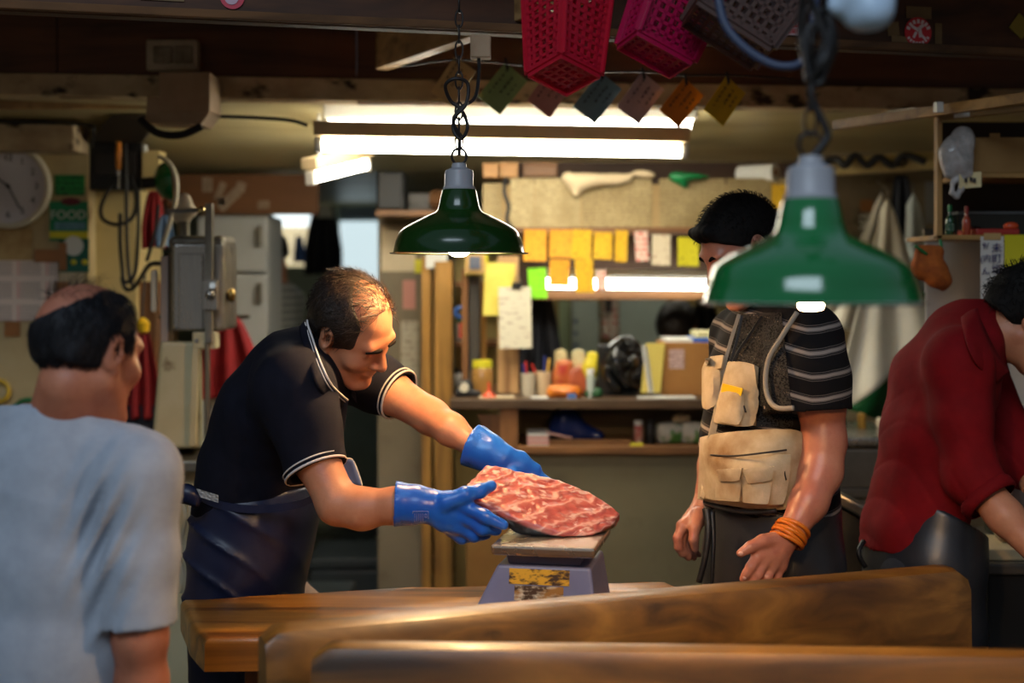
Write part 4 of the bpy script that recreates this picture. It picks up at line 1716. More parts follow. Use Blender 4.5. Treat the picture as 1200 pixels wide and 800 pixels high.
head(b, hc, Rh, 1.0)


def skin_hand(vol, wrist, palm, knuck, fingers, thumb, rr=.0105):
    """palm between the wrist and four knuckles, each finger a bent chain"""
    wrist, palm = np.array(wrist), np.array(palm)
    vol.cone(wrist, palm, .029, .028, .012)
    for kn in knuck:
        vol.cone(palm, kn, .02, .0145, .012)
        vol.cone(wrist, kn, .018, .014, .012)
    for i, (kn, ch) in enumerate(zip(knuck, fingers)):
        r0 = rr * (1.08, 1.1, 1.05, .92)[i]
        vol.chain([np.array(kn)] + [np.array(q) for q in ch], [r0 * 1.2, r0 * 1.05, r0 * .95, r0 * .8], .004)
    vol.chain([np.array(q) for q in thumb], (.02, .0155, .0125, .0098), .006)


skin_hand(b, wrL, palmL, [V3(889, 650, 3.125), V3(895, 658, 3.13), V3(904, 663, 3.14), V3(914, 663, 3.155)],
          [[V3(880, 664, 3.105), V3(875, 672, 3.105), V3(871, 678, 3.11)],
           [V3(888, 673, 3.11), V3(883, 681, 3.11), V3(878, 687, 3.12)],
           [V3(899, 677, 3.125), V3(894, 685, 3.125), V3(889, 691, 3.135)],
           [V3(911, 675, 3.145), V3(907, 683, 3.145), V3(902, 689, 3.15)]],
          [V3(912, 632, 3.15), V3(894, 634, 3.125), V3(879, 641, 3.11), V3(868, 648, 3.105)])
skin_hand(b, wrR, palmR, [V3(800, 616, 3.58), V3(802, 621, 3.6), V3(806, 625, 3.62), V3(811, 627, 3.645)],
          [[V3(794, 630, 3.565), V3(795, 641, 3.565), V3(799, 649, 3.575)],
           [V3(797, 636, 3.58), V3(801, 647, 3.58), V3(807, 653, 3.59)],
           [V3(802, 639, 3.6), V3(807, 648, 3.6), V3(813, 653, 3.61)],
           [V3(810, 638, 3.63), V3(814, 646, 3.63), V3(819, 650, 3.64)]],
          [V3(819, 602, 3.59), V3(814, 618, 3.56), V3(813, 632, 3.55), V3(815, 643, 3.555)])
b.build('body', M_skin2, vt, smooth=1)
M_nail = mat('finger_nail', lin(214, 164, 144), rough=.3)
MB().ell(V3(868, 648.5, 3.097), (.006, .003, .005), nu=10, nv=6).build('nail', M_nail, vt, smooth='all')
MB().ell(V3(873, 676.5, 3.099), (.0048, .003, .005), nu=10, nv=6).build('nail', M_nail, vt, smooth='all')

# hair: short black crop with a peak over the brow
lo, hi = bounds([hc], .15)
h = Vol(lo, hi, .003)
hp = lambda r, f, u: hc + Rh @ np.array([r, f, u])
h.ell(hp(0, -.013, .033), (.084, .106, .098), Rh, k=0)
h.ell(hp(0, -.06, -.03), (.058, .05, .05), Rh, k=.02)
h.cone(hp(-.035, .08, .086), hp(.035, .08, .086), .010, .010, .03)
h.half(hp(0, .05, .036), Rh @ np.array([0, 1, -1.3]), .006)
h.half(hp(0, -.02, -.045), Rh @ np.array([0, -.3, -1]), .006)
for q in (1, -1):
    h.ell(hp(.085 * q, -.01, -.006), (.022, .026, .04), Rh, k=.006, cut=True)
nn = vnoise(33, 170)
h.disp(lambda x, y, z: .002 * nn(x, y, z * .6))
h.build('hair', M_hair2, vt, smooth=1)
strands('hair_strands', M_hair2, vt, hc, Rh, 1.075, 1500, lambda p, g: p[2] > .0 and (p[1] < .02 or p[2] > .06), lambda p: (0, .5, .2), .011, .0007, 6, .8)
for q in (1, -1):
    pts = [hp(.013 * q, .092, .017), hp(.03 * q, .0915, .023), hp(.05 * q, .079, .016)]
    MB().tube([Vector(p) for p in pts], [.004, .0048, .0024], 6, smooth=5).build('eyebrow', M_brow, vt, smooth='all')

# striped knit shirt
M_str, nt, bs = nodes('striped_knit')
L = nt.links
at = nt.nodes.new('ShaderNodeAttribute')
at.attribute_name = 'band'
fr = nt.nodes.new('ShaderNodeMath')
fr.operation = 'FRACT'
L.new(at.outputs['Fac'], fr.inputs[0])
rp = nt.nodes.new('ShaderNodeValToRGB')
rp.color_ramp.interpolation = 'CONSTANT'
K, G1, G2 = lin(17, 15, 16), lin(140, 130, 122), lin(84, 78, 74)
stops = [(0, K), (.40, G2), (.435, K), (.48, G2), (.53, G1), (.66, G2), (.71, K), (.755, G2), (.79, K)]
e = rp.color_ramp.elements
e[0].position, e[0].color = stops[0]
e[1].position, e[1].color = stops[1]
for p_, c_ in stops[2:]:
    q = e.new(p_)
    q.color = c_
L.new(fr.outputs[0], rp.inputs[0])
L.new(rp.outputs[0], bs.inputs['Base Color'])
bs.inputs['Roughness'].default_value = .9
bs.inputs['Specular IOR Level'].default_value = .2
S1, S2 = V3(944, 408, 3.27), V3(940, 478, 3.235)
lo, hi = bounds([shL, shR, S2, elR, tv[0][0], tv[2][0], V3(985, 560, 3.45), V3(825, 560, 3.45)], .15)
s = Vol(lo, hi, .0045)
axl = elL - shL
sleeve(s, [V3(945, 398, 3.285), V3(945, 440, 3.255), S2 + (V3(946, 480, 3.24) - S2)], (.082, .1, .1), .05, np.array([.03, -.05, -1]))
axr = elR - shR
s.chain([shR, shR + axr * .7], (.075, .07), .02)
s.box(shR + axr * 1.05, (.1, .1, .07), None, .002, 0, cut=True)
s.loft([(c, r, a + .006, d + .006) for c, r, a, d in tv], .03)
s.cone(V3(906, 392, 3.45), V3(903, 366, 3.44), .1, .07, .05)
s.cone(V3(945, 398, 3.285), V3(908, 392, 3.45), .076, .09, .04)
s.cone(shR, V3(908, 392, 3.45), .07, .09, .04)
s.half(V3(905, 606, 3.45), [0, 0, -1])
n1, n2 = vnoise(61, 24), vnoise(62, 60)
s.disp(lambda x, y, z: .005 * np.abs(n1(x, y, z * .6)) + .002 * n2(x, y, z))
cx = P(940, 0, 3.25).x
SHIRT = s
shirt = s.build('knit_shirt', M_str, vt, smooth=1, attrs={'band': lambda p: (p[:, 2] - EYE - .35 * np.abs(p[:, 0] - cx - .03) ** 1.5 - .06 * (p[:, 1] - 3.25) + .012 * (np.clip(.05 - np.abs(p[:, 0] - cx), 0, .1) / .1)) / .05})

# black apron below the belt
lo, hi = bounds([V3(905, 600, 3.45), (P(905, 0, 3.45).x, 3.45, .3)], .28)
lo[2] = .3
a_ = Vol(lo, hi, .006)
a_.loft([((P(900, 0, 3.45).x, 3.44, .32), rv, .21, .15), ((P(904, 0, 3.45).x, 3.44, .75), rv, .2, .15), (V3(905, 660, 3.44), rv, .19, .152), (V3(905, 590, 3.45), rv, .178, .155)], .03)
a_.half(V3(905, 588, 3.45), [0, 0, 1])
a_.half([0, 0, .34], [0, 0, -1])
n3 = vnoise(63, 30)
a_.disp(lambda x, y, z: .005 * n3(x, y, z * .35))
a_.build('apron', M_blkapron, vt, smooth=1)
lo, hi = bounds(hips + feet, .13)
v = Vol(lo, hi, .007)
legs(v, hips, feet, (.095, .075, .06))
v.half([0, 0, .3], [0, 0, -1])
v.build('trousers', M_trs, vt)
boots(vt, feet, fv)




def on_torso(px, py, off=0.0):
    """front surface of the torso under photo pixel px, py"""
    o = np.array([0, 0, EYE])
    d = np.array([(px - 600) / F, 1, -(py - HOR) / F])
    for dep in np.arange(3.02, 3.7, .002):
        g_ = (o + d * dep - SHIRT.lo) / SHIRT.h
        i = np.floor(g_).astype(int)
        if np.all(i >= 0) and np.all(i < SHIRT.n - 1):
            f_ = g_ - i
            c_ = SHIRT.V[i[0]:i[0] + 2, i[1]:i[1] + 2, i[2]:i[2] + 2]
            c_ = c_[0] * (1 - f_[0]) + c_[1] * f_[0]
            c_ = c_[0] * (1 - f_[1]) + c_[1] * f_[1]
            v_ = float(c_[0] * (1 - f_[2]) + c_[1] * f_[2])
            if v_ < .002:
                return Vector(o + d * (dep - off + min(v_ - .002, 0) * .7))
    return Vector(o + d * (3.4 - off))


def patch(name, m, parent, quad, off, thick, nu=10, nv=10, puff=0.0, seed=0, bev=0.0):
    """a cloth panel lying on the torso; quad = corners in the photo, top-left, top-right, bottom-right, bottom-left"""
    nz_ = vnoise(70 + seed, 50)
    q = [Vector((x, y, 0)) for x, y in quad]

    def fn(u, v):
        a = q[0].lerp(q[1], u)
        c = q[3].lerp(q[2], u)
        p = a.lerp(c, v)
        w = on_torso(p.x, p.y, off + puff * (math.sin(math.pi * u) * math.sin(math.pi * v)) ** .6)
        return w + Vector((0, .0015 * nz_(w.x, w.y, w.z), 0))
    return MB().grid(fn, nu, nv, thick=thick).build(name, m, parent, smooth=True)


# vest: mesh yoke, chest pockets, waist pouch
M_mesh, nt, bs = nodes('black_net')
L = nt.links
tcn = nt.nodes.new('ShaderNodeTexCoord')
mp = nt.nodes.new('ShaderNodeMapping')
mp.inputs['Scale'].default_value = (1, .5, 1)
L.new(tcn.outputs['Object'], mp.inputs[0])
vo = nt.nodes.new('ShaderNodeTexVoronoi')
vo.inputs['Scale'].default_value = 240
L.new(mp.outputs[0], vo.inputs['Vector'])
rr_ = nt.nodes.new('ShaderNodeMapRange')
rr_.inputs['From Min'].default_value = .3
rr_.inputs['From Max'].default_value = .5
L.new(vo.outputs['Distance'], rr_.inputs['Value'])
L.new(rr_.outputs[0], bs.inputs['Alpha'])
bs.inputs['Base Color'].default_value = lin(20, 19, 19)
bs.inputs['Roughness'].default_value = .8
patch('net_front', M_mesh, vt, [(866, 368), (916, 366), (930, 500), (832, 500)], .006, .001, 16, 18)
pk = patch('chest_pocket', M_beige, vt, [(858, 426), (889, 430), (886, 499), (841, 495)], .018, .014, 14, 16, .012, 1)
patch('pocket_front', M_beige, pk, [(848, 456), (872, 460), (868, 497), (843, 493)], .042, .008, 10, 10, .012, 2)
patch('tab', mat('grey_fabric', lin(140, 134, 126), rough=.85), pk, [(857, 425), (866, 426), (864, 438), (855, 436)], .03, .004, 4, 4)
M_yp = mat('yellow_packet', lin(232, 190, 30), rough=.4)
patch('yellow_packet', M_yp, pk, [(848, 449), (871, 455), (869, 464), (846, 459)], .052, .003, 6, 3)
pk2 = patch('chest_pocket', M_beige, vt, [(828, 424), (846, 421), (838, 478), (828, 478)], .02, .012, 8, 12, .02, 3)
patch('flap', M_beige, pk2, [(826, 420), (850, 417), (847, 432), (828, 434)], .038, .006, 8, 5, .004, 4)
po = patch('waist_pouch', M_beige, vt, [(826, 513), (937, 506), (924, 594), (824, 584)], .016, .014, 22, 16, .035, 5)
patch('pouch_panel', M_beige, po, [(832, 536), (926, 532), (918, 590), (826, 583)], .05, .008, 18, 10, .022, 6)
for i, qd in enumerate([[(842, 550), (871, 548), (868, 562), (845, 563)], [(872, 549), (907, 546), (904, 561), (878, 565)]]):
    patch('flap', M_beige, po, qd, .086, .007, 12, 8, .002, 7 + i)
for qd in ([(842, 558), (870, 557), (868, 587), (840, 585)], [(873, 558), (905, 555), (900, 590), (872, 588)]):
    patch('small_pocket', M_beige, po, qd, .079, .006, 12, 8, .004, 9)
M_dkz = mat('dark_zip', lin(44, 36, 32), rough=.6)
MB().tube([on_torso(x, y, o_) for x, y, o_ in ((833, 533, .058), (860, 534, .076), (890, 531, .078), (922, 527, .058))], .0022, 5, smooth=5).build('zip', M_dkz, po, smooth='all')
MB().tube([on_torso(x, y, o_) for x, y, o_ in ((921, 540, .058), (919, 552, .062), (921, 562, .06))], .003, 5, smooth=3).build('zip_pull', M_dkz, po, smooth='all')
MB().tube([on_torso(868, 459, .046), on_torso(870, 470, .046), on_torso(874, 483, .046)], .0022, 5, smooth=4).build('cord', M_dkz, pk, smooth='all')


def strap(name, m, pts, w, off=.022, t=.004):
    P3 = [on_torso(x, y, off) for x, y in pts]
    P3, _ = spline(P3, [0] * len(P3), 6)
    n = len(P3) - 1

    def fn(u, v):
        i = min(int(round(u * n)), n)
        d = (P3[min(i + 1, n)] - P3[max(i - 1, 0)]).normalized()
        s_ = d.cross(Vector((0, -1, 0)))
        return P3[i] + s_ * (v - .5) * w
    return MB().grid(fn, n, 2, thick=t).build(name, m, vt, smooth=True)


M_strp = mat('grey_beige_webbing', lin(150, 140, 124), rough=.8)
strap('strap', M_strp, [(866, 368), (856, 400), (848, 430), (843, 462)], .008)
strap('strap', M_black, [(893, 370), (876, 396), (862, 418), (852, 450)], .007)
strap('strap', M_black, [(869, 370), (863, 400), (851, 440), (842, 490), (832, 520)], .006)
strap('strap', M_beige, [(843, 470), (836, 500), (830, 530), (826, 560), (822, 584)], .016, .03)
MB().tube([on_torso(x, y, .03) for x, y in ((934, 366), (915, 396), (901, 420), (897, 447), (901, 468), (912, 478), (930, 478))], .0062, 8, smooth=6).build('hose', M_strp, vt, smooth='all')
# apron tie at the waist and its hanging ends
MB().tube([on_torso(x, y, .03) for x, y in ((826, 588), (850, 596), (880, 600), (910, 598))], .006, 6, smooth=4).build('apron_tie', M_blkapron, vt, smooth='all')
MB().tube([P(828, 596, 3.31), P(830, 620, 3.29), P(827, 650, 3.28), P(819, 682, 3.28)], [.011, .008, .0075, .007], 6, smooth=5).build('tie_end', M_black, vt, smooth='all')
MB().tube([P(834, 598, 3.31), P(836, 630, 3.29), P(835, 660, 3.28), P(834, 684, 3.28)], [.008, .006, .005, .005], 6, smooth=5).build('tie_end', M_black, vt, smooth='all')
# orange rubber bands on the wrist
axw = wrL - V3(948, 588, 3.2)
axw /= np.linalg.norm(axw)
for i, (dd, r, tb, tl) in enumerate([(-.006, .036, .0052, .1), (.003, .0365, .005, -.12), (.011, .0368, .0055, .06), (.019, .037, .005, -.05), (.026, .0368, .0048, .14)]):
    ring(wrL + axw * dd, axw + np.array([tl, .05 * i - .1, 0]), r, tb, vt, M_band, 'rubber_band')

# ----------------------------------------------------------------- the man in the red shirt
rt = thing('person', 'man in a dark red shirt with rolled sleeves bending at the right edge', 'person', (P(1090, 0, 3.62).x, 3.62, 0))
rr0 = np.array([.1, -.995, 0])
hc = V3(1206, 372, 3.56)
pit, yaw = math.radians(34), math.radians(-6)
Rh = frame((math.cos(pit) * math.cos(yaw), math.cos(pit) * math.sin(yaw), -math.sin(pit)))
shR, elR, wrR = V3(1122, 425, 3.46), V3(1140, 560, 3.42), V3(1222, 655, 3.3)
shL, elL, wrL = V3(1140, 420, 3.8), V3(1200, 545, 3.7), V3(1266, 640, 3.5)
tr = [(V3(1066, 650, 3.62), rr0, .165, .12), (V3(1080, 580, 3.62), rr0, .16, .112), (V3(1092, 510, 3.62), rr0, .17, .115), (V3(1108, 445, 3.62), rr0, .18, .118), (V3(1132, 398, 3.62), rr0, .15, .075)]
hips = [(P(1066, 0, 3.62).x, 3.54, .88), (P(1066, 0, 3.62).x, 3.70, .88)]
feet = [(P(1075, 0, 3.6).x, 3.53, .08), (P(1055, 0, 3.6).x, 3.74, .08)]
lo, hi = bounds([hc, elR, wrR, wrL, elL, tr[0][0], feet[0], feet[1], V3(1240, 690, 3.28), wrL + [.1, -.1, -.1]], .14)
lo[2] = 0
b = Vol(lo, hi, .0046)
b.loft([(c, r, a * .9, d * .9) for c, r, a, d in tr], .02)
legs(b, hips, feet)
b.chain([shR, elR, V3(1178, 605, 3.36), wrR], (.058, .046, .042, .029), .02)
b.chain([shL, elL, wrL], (.058, .045, .03), .02)
b.cone(V3(1138, 398, 3.62), hc + Rh @ np.array([0, -.03, -.06]), .066, .058, .03)
head(b, hc, Rh, 1.0)
skin_hand(b, wrR, V3(1240, 676, 3.27), [V3(1252, 684, 3.24), V3(1254, 690, 3.26), V3(1252, 696, 3.28), V3(1248, 700, 3.3)],
          [[V3(1262, 694, 3.23), V3(1266, 702, 3.23), V3(1266, 708, 3.24)], [V3(1262, 702, 3.25), V3(1265, 710, 3.25), V3(1264, 716, 3.26)],
           [V3(1258, 706, 3.28), V3(1260, 714, 3.28), V3(1258, 720, 3.29)], [V3(1252, 708, 3.3), V3(1252, 715, 3.3), V3(1250, 720, 3.31)]],
          [V3(1232, 662, 3.26), V3(1248, 668, 3.23), V3(1258, 678, 3.21), V3(1266, 688, 3.2)])
e_ = wrL - elL
e_ = e_ / np.linalg.norm(e_)
sd_ = np.cross(e_, [0, 0, 1.0])
sd_ /= np.linalg.norm(sd_)
kk = [wrL + e_ * .08 + sd_ * (i - 1.5) * .019 for i in range(4)]
skin_hand(b, wrL, wrL + e_ * .045, kk, [[k_ + e_ * .03 + [0, 0, -.006], k_ + e_ * .048 + [0, 0, -.016], k_ + e_ * .058 + [0, 0, -.03]] for k_ in kk],
          [wrL + e_ * .02 - sd_ * .02, wrL + e_ * .05 - sd_ * .045, wrL + e_ * .075 - sd_ * .055 + [0, 0, -.01], wrL + e_ * .09 - sd_ * .055 + [0, 0, -.025]])
b.build('body', M_skin, rt, smooth=1)
lo, hi = bounds([hc], .15)
h = Vol(lo, hi, .0032)
hp = lambda r, f, u: hc + Rh @ np.array([r, f, u])
h.ell(hp(0, -.013, .035), (.088, .11, .1), Rh, k=0)
h.ell(hp(0, -.065, -.02), (.066, .052, .06), Rh, k=.02)
h.half(hp(0, .05, .02), Rh @ np.array([0, 1, -.8]), .01)
h.half(hp(0, -.02, -.05), Rh @ np.array([0, -.3, -1]), .006)
for q in (1, -1):
    h.ell(hp(.088 * q, -.006, -.008), (.024, .026, .04), Rh, k=.006, cut=True)
nn = vnoise(35, 120)
h.disp(lambda x, y, z: .004 * nn(x, y, z))
h.build('hair', M_hair2, rt, smooth=1)
strands('hair_strands', M_hair2, rt, hc, Rh, 1.1, 900, lambda p, g: p[2] > -.02 and p[1] < .05, lambda p: (.2, .2, -.2), .026, .0009, 8, .6)
for q in (1, -1):
    pts = [hp(.013 * q, .092, .017), hp(.03 * q, .0915, .023), hp(.05 * q, .079, .016)]
    MB().tube([Vector(p) for p in pts], [.004, .0048, .0024], 6, smooth=5).build('eyebrow', M_brow, rt, smooth='all')
lo, hi = bounds([shR, shL, V3(1165, 600, 3.38), tr[0][0], V3(1005, 620, 3.62), elL], .15)
s = Vol(lo, hi, .0048)
cu = V3(1163, 587, 3.38)
cdir = V3(1178, 605, 3.36) - elR
cdir /= np.linalg.norm(cdir)
s.chain([shR, V3(1127, 490, 3.44), V3(1138, 556, 3.42)], (.08, .074, .067), .02)
s.chain([V3(1138, 556, 3.42), cu], (.068, .064), .02)
s.box(cu + cdir * .06, (.11, .06, .11), frame(cdir, up=(0, 1, .3)), .002, 0, cut=True)
s.cone(cu + cdir * .05, cu - cdir * .02, .058, .05, .004, cut=True)
s.chain([shL, V3(1175, 500, 3.75), elL], (.08, .07, .066), .02)
s.loft([(c, r, a + .004, d + .004) for c, r, a, d in tr], .03)
s.ell(V3(1044, 616, 3.62), (.055, .14, .06), None, .05)
s.cone(V3(1130, 405, 3.62), V3(1146, 385, 3.62), .1, .078, .05)
s.cone(shR, V3(1132, 402, 3.62), .074, .09, .04)
s.cone(shL, V3(1132, 402, 3.62), .074, .09, .04)
s.half(V3(1070, 634, 3.62), np.array([.1, 0, -1]))
n1, n2 = vnoise(71, 22), vnoise(72, 55)
s.disp(lambda x, y, z: .007 * np.abs(n1(x, y, z * .55)) + .003 * n2(x, y, z * .7) + .003 * (1 - np.abs(np.sin((x * .9 + z * .8) * 38 + 3.5 * n1(x * .5, y * .5, z * .5)))) ** 4 * np.clip((1.42 - z) / .25, 0, 1))
s.build('shirt', M_red, rt, smooth=1)
# rolled cuff
mb = MB()
Rm = frame(cdir, up=(0, 1, .3))
prof = [(-.03, .066), (-.022, .072), (-.008, .0715), (.0, .068), (.001, .062)]
mb2 = [Vector(cu + cdir * o_) for o_, _ in prof]
N = 32
for (o_, r_) in prof:
    for k in range(N):
        a = 2 * math.pi * k / N
        mb.v.append(Vector(cu + cdir * o_ + (Rm[:, 0] * math.cos(a) + Rm[:, 2] * math.sin(a)) * (r_ + .002 * math.sin(3 * a + o_ * 90))))
for i in range(len(prof) - 1):
    for k in range(N):
        l = (k + 1) % N
        mb.f.append((i * N + k, i * N + l, (i + 1) * N + l, (i + 1) * N + k))
mb.build('rolled_cuff', M_red, rt, smooth='all')
near = [(1184, 436), (1168, 412), (1156, 388), (1146, 364)]
edge = [(1170, 450), (1146, 428), (1132, 398), (1126, 372)]
loop = [P(x, y, surf(s, x, y, q, 3.2, 4) - .02) for (x, y), q in zip(near, (3.5, 3.5, 3.52, 3.58))]
dv_near = [P(x, y, surf(s, x, y, q, 3.2, 4) - .012) - l for (x, y), q, l in zip(edge, (3.5, 3.5, 3.52, 3.58), loop)]
loop += [P(1150, 357, 3.66), P(1165, 375, 3.72), P(1185, 408, 3.7)]
dv = dv_near + [(-.03, .02, -.03), (0, .03, -.03), (.01, .02, -.03)]
collar('collar', M_red, rt, loop, dv, (-.2, -.4, .4))
lo, hi = bounds([V3(1080, 590, 3.62), (P(1080, 0, 3.6).x, 3.6, .3)], .26)
lo[2] = .3
a_ = Vol(lo, hi, .007)
a_.loft([((P(1075, 0, 3.6).x, 3.6, .3), rr0, .2, .15), ((P(1078, 0, 3.6).x, 3.6, .72), rr0, .19, .148), (V3(1084, 655, 3.6), rr0, .182, .138), (V3(1096, 585, 3.61), rr0, .17, .125)], .03)
a_.half(V3(1100, 592, 3.42), np.array([.55, .1, 1]))
a_.half([0, 0, .34], [0, 0, -1])
a_.disp(lambda x, y, z: .006 * n1(x, y, z * .4))
a_.build('apron', M_blkapron, rt, smooth=1)
MB().tube([P(1012, 634, 3.52), P(1006, 648, 3.5), P(1014, 664, 3.5)], .007, 6, smooth=4).build('apron_tie', M_black, rt, smooth='all')
lo, hi = bounds(hips + feet, .13)
v = Vol(lo, hi, .007)
legs(v, hips, feet, (.1, .078, .062))
v.half([0, 0, .3], [0, 0, -1])
v.build('trousers', M_trs, rt)
boots(rt, feet, (1, -.1))

# ----------------------------------------------------------------- the buyer in the grey T-shirt, seen from behind
gt = thing('person', 'balding man in a grey T-shirt seen from behind at the left edge', 'person', (P(55, 0, 2.47).x, 2.47, 0))
fg = np.array([.32, .947, 0])
rg = np.array([.947, -.32, 0])
hc = V3(104, 412, 2.45)
pit, yaw = math.radians(11), math.radians(57)
Rh = frame((math.cos(pit) * math.cos(yaw), math.cos(pit) * math.sin(yaw), -math.sin(pit)), roll=.03)
shR, elR, wrR = V3(160, 556, 2.41), V3(164, 745, 2.4), V3(176, 905, 2.5)
shL = V3(-38, 552, 2.54)
elL, wrL = V3(-52, 745, 2.53), V3(-40, 900, 2.62)
tg = [(V3(48, 850, 2.48), rg, .155, .12), (V3(50, 750, 2.48), rg, .155, .12), (V3(56, 650, 2.48), rg, .17, .12), (V3(62, 570, 2.48), rg, .175, .11), (V3(70, 524, 2.48), rg, .15, .075)]
hips = [(P(70, 0, 2.48).x + .07, 2.45, .84), (P(50, 0, 2.48).x - .09, 2.51, .84)]
feet = [(P(70, 0, 2.48).x + .09, 2.46, .08), (P(50, 0, 2.48).x - .1, 2.54, .08)]
lo, hi = bounds([hc, elR, wrR, wrL, shL, elL, tg[0][0], feet[0], feet[1], wrR + [0, 0, -.1]], .14)
lo[2] = 0
b = Vol(lo, hi, .0042)
b.loft([(c, r, a * .9, d * .9) for c, r, a, d in tg], .02)
legs(b, hips, feet)
b.chain([shR, elR, V3(166, 800, 2.42), wrR], (.056, .044, .042, .027), .02)
b.chain([shL, elL, wrL], (.056, .044, .027), .02)
b.cone(V3(74, 512, 2.47), hc + Rh @ np.array([0, -.03, -.06]), .068, .054, .04)
head(b, hc, Rh, .96)
for wr, sg in ((wrR, 1), (wrL, -1)):
    pa = wr + np.array([.0, .03, -.06])
    kk = [wr + np.array([(i - 1.5) * .018 * .3, .03 + .02 * (1.5 - i), -.095]) for i in range(4)]
    ff = [[k_ + np.array([0, .005, -.035]), k_ + np.array([0, .0, -.055]), k_ + np.array([0, -.012, -.07])] for k_ in kk]
    skin_hand(b, wr, pa, kk, ff, [wr + np.array([0, .03, -.03]), wr + np.array([0, .06, -.06]), wr + np.array([0, .065, -.085]), wr + np.array([0, .06, -.105])])
b.build('body', M_skin3, gt, smooth=1)
lo, hi = bounds([hc], .15)
h = Vol(lo, hi, .003)
hp = lambda r, f, u: hc + Rh @ np.array([r, f, u]) * .96
h.ell(hp(0, -.014, .03), (.078, .0985, .0885), Rh, k=0)
h.ell(hp(0, -.05, -.012), (.062, .05, .046), Rh, k=.02)
h.half(hp(0, .05, 0), Rh @ np.array([0, 1, .1]), .01)
h.half(hp(0, -.03, -.036), Rh @ np.array([0, -.12, -1]), .01)
h.ell(hp(-.028, -.07, .116), (.074, .088, .078), Rh, k=.012, cut=True)
for q in (1, -1):
    h.ell(hp(.09 * q, -.002, -.012), (.024, .028, .044), Rh, k=.006, cut=True)
h.ell(hp(0, .07, -.03), (.06, .06, .085), Rh, k=.01, cut=True)
nn = vnoise(37, 150)
h.disp(lambda x, y, z: .0024 * nn(x, y, z * .5))
h.build('hair', M_hairgrey, gt, smooth=1)
strands('hair_strands', M_hairgrey, gt, hc, Rh, .985, 2600, lambda p, g: -.03 - .03 * g.uniform() ** 2 < p[2] < .11 and p[1] < .045 and ((p[0] + .028) / .077) ** 2 + ((p[1] + .07) / .092) ** 2 + ((p[2] - .116) / .081) ** 2 > 1.0 + .12 * g.uniform(), lambda p: (p[0] * 3, -.1, -.9), .026, .0007, 9, .12)
strands('hair_strands', M_hairgrey, gt, hc, Rh, .965, 120, lambda p, g: p[2] > .08 and p[1] < .0, lambda p: (1, -.3, 0), .05, .0005, 10, .2)
lo, hi = bounds([shR, shL, elR, elL, tg[0][0]], .15)
s = Vol(lo, hi, .0048)
for sh, el in ((shR, elR), (shL, elL)):
    ax = el - sh
    e_ = sh + ax * .93
    sleeve(s, [sh, sh + ax * .5, e_], (.07, .068, .064), .05, ax)
s.loft([(c, r, a + .008, d + .008) for c, r, a, d in tg], .03)
s.cone(V3(70, 524, 2.48), V3(74, 492, 2.47), .1, .074, .06)
s.cone(shR, V3(72, 518, 2.48), .068, .085, .05)
s.cone(shL, V3(72, 518, 2.48), .068, .085, .05)
s.half(V3(76, 486, 2.47), np.array([.14, .25, 1]))
s.cone(V3(76, 470, 2.48), V3(74, 494, 2.475), .08, .072, .004, cut=True)
s.half(V3(50, 880, 2.48), [0, 0, -1])
n1, n2 = vnoise(81, 20), vnoise(82, 55)
ap = V3(122, 625, 2.36)


def tfold(x, y, z):
    q = (x - ap[0]) * .9 - (z - ap[2]) * .45
    g = np.exp(-((x - ap[0]) / .05) ** 2 - ((z - ap[2]) / .11) ** 2)
    return .009 * g * np.sin(q * 170) + .005 * n1(x, y, z * .6) + .0015 * n2(x, y, z)


s.disp(tfold)
s.build('t_shirt', M_grey, gt, smooth=1)
ring(V3(75, 487, 2.474), np.array([-.14, -.25, -1]), .0745, .0055, gt, M_grey, 'neckband')
lo, hi = bounds(hips + feet, .13)
v = Vol(lo, hi, .007)
legs(v, hips, feet, (.1, .078, .062))
v.half([0, 0, .1], [0, 0, -1])
v.build('trousers', mat('khaki_trousers', lin(96, 88, 70), rough=.85), gt)
for q in feet:
    q = np.array(q)
    lo, hi = bounds([q + [0, 0, .1], q + fg * .17, q - fg * .08], .06)
    lo[2] = -.01
    sv = Vol(lo, hi, .006)
    sv.cone(q + [0, 0, .03 - q[2] + .01], q + fg * .14 + [0, 0, .034 - q[2]], .046, .04, 0)
    sv.cone(q + [0, 0, .1 - q[2]], q + [0, 0, .04 - q[2]], .05, .05, .02)
    sv.half([0, 0, .004], [0, 0, -1])
    sv.build('shoe', M_boot, gt)
# ================================================================= BACKGROUND, LEFT
M_paper = mat('aged_paper', lin(206, 190, 160), lin(186, 166, 130), 6, rough=.8)
M_rim = mat('cream_plastic', lin(206, 196, 172), rough=.4)
M_face = mat('clock_face_white', lin(208, 202, 206), rough=.35)
M_ink = mat('dark_ink', lin(44, 38, 40), rough=.6)
M_greenp = mat('green_print', lin(20, 118, 60), lin(16, 100, 52), 8, rough=.5)
M_whitep = mat('white_print', lin(214, 214, 206), rough=.6)
M_yelp = mat('yellow_print', lin(206, 196, 40), rough=.6)
M_tape = mat('brown_parcel_tape', lin(156, 104, 56), lin(140, 90, 46), 9, rough=.45)
M_redcl = mat('red_cloth', lin(150, 26, 28), lin(120, 18, 22), 10, rough=.8, bump=.2)
M_bluecl = mat('blue_cloth', lin(110, 140, 176), rough=.8)
DW = 5.195

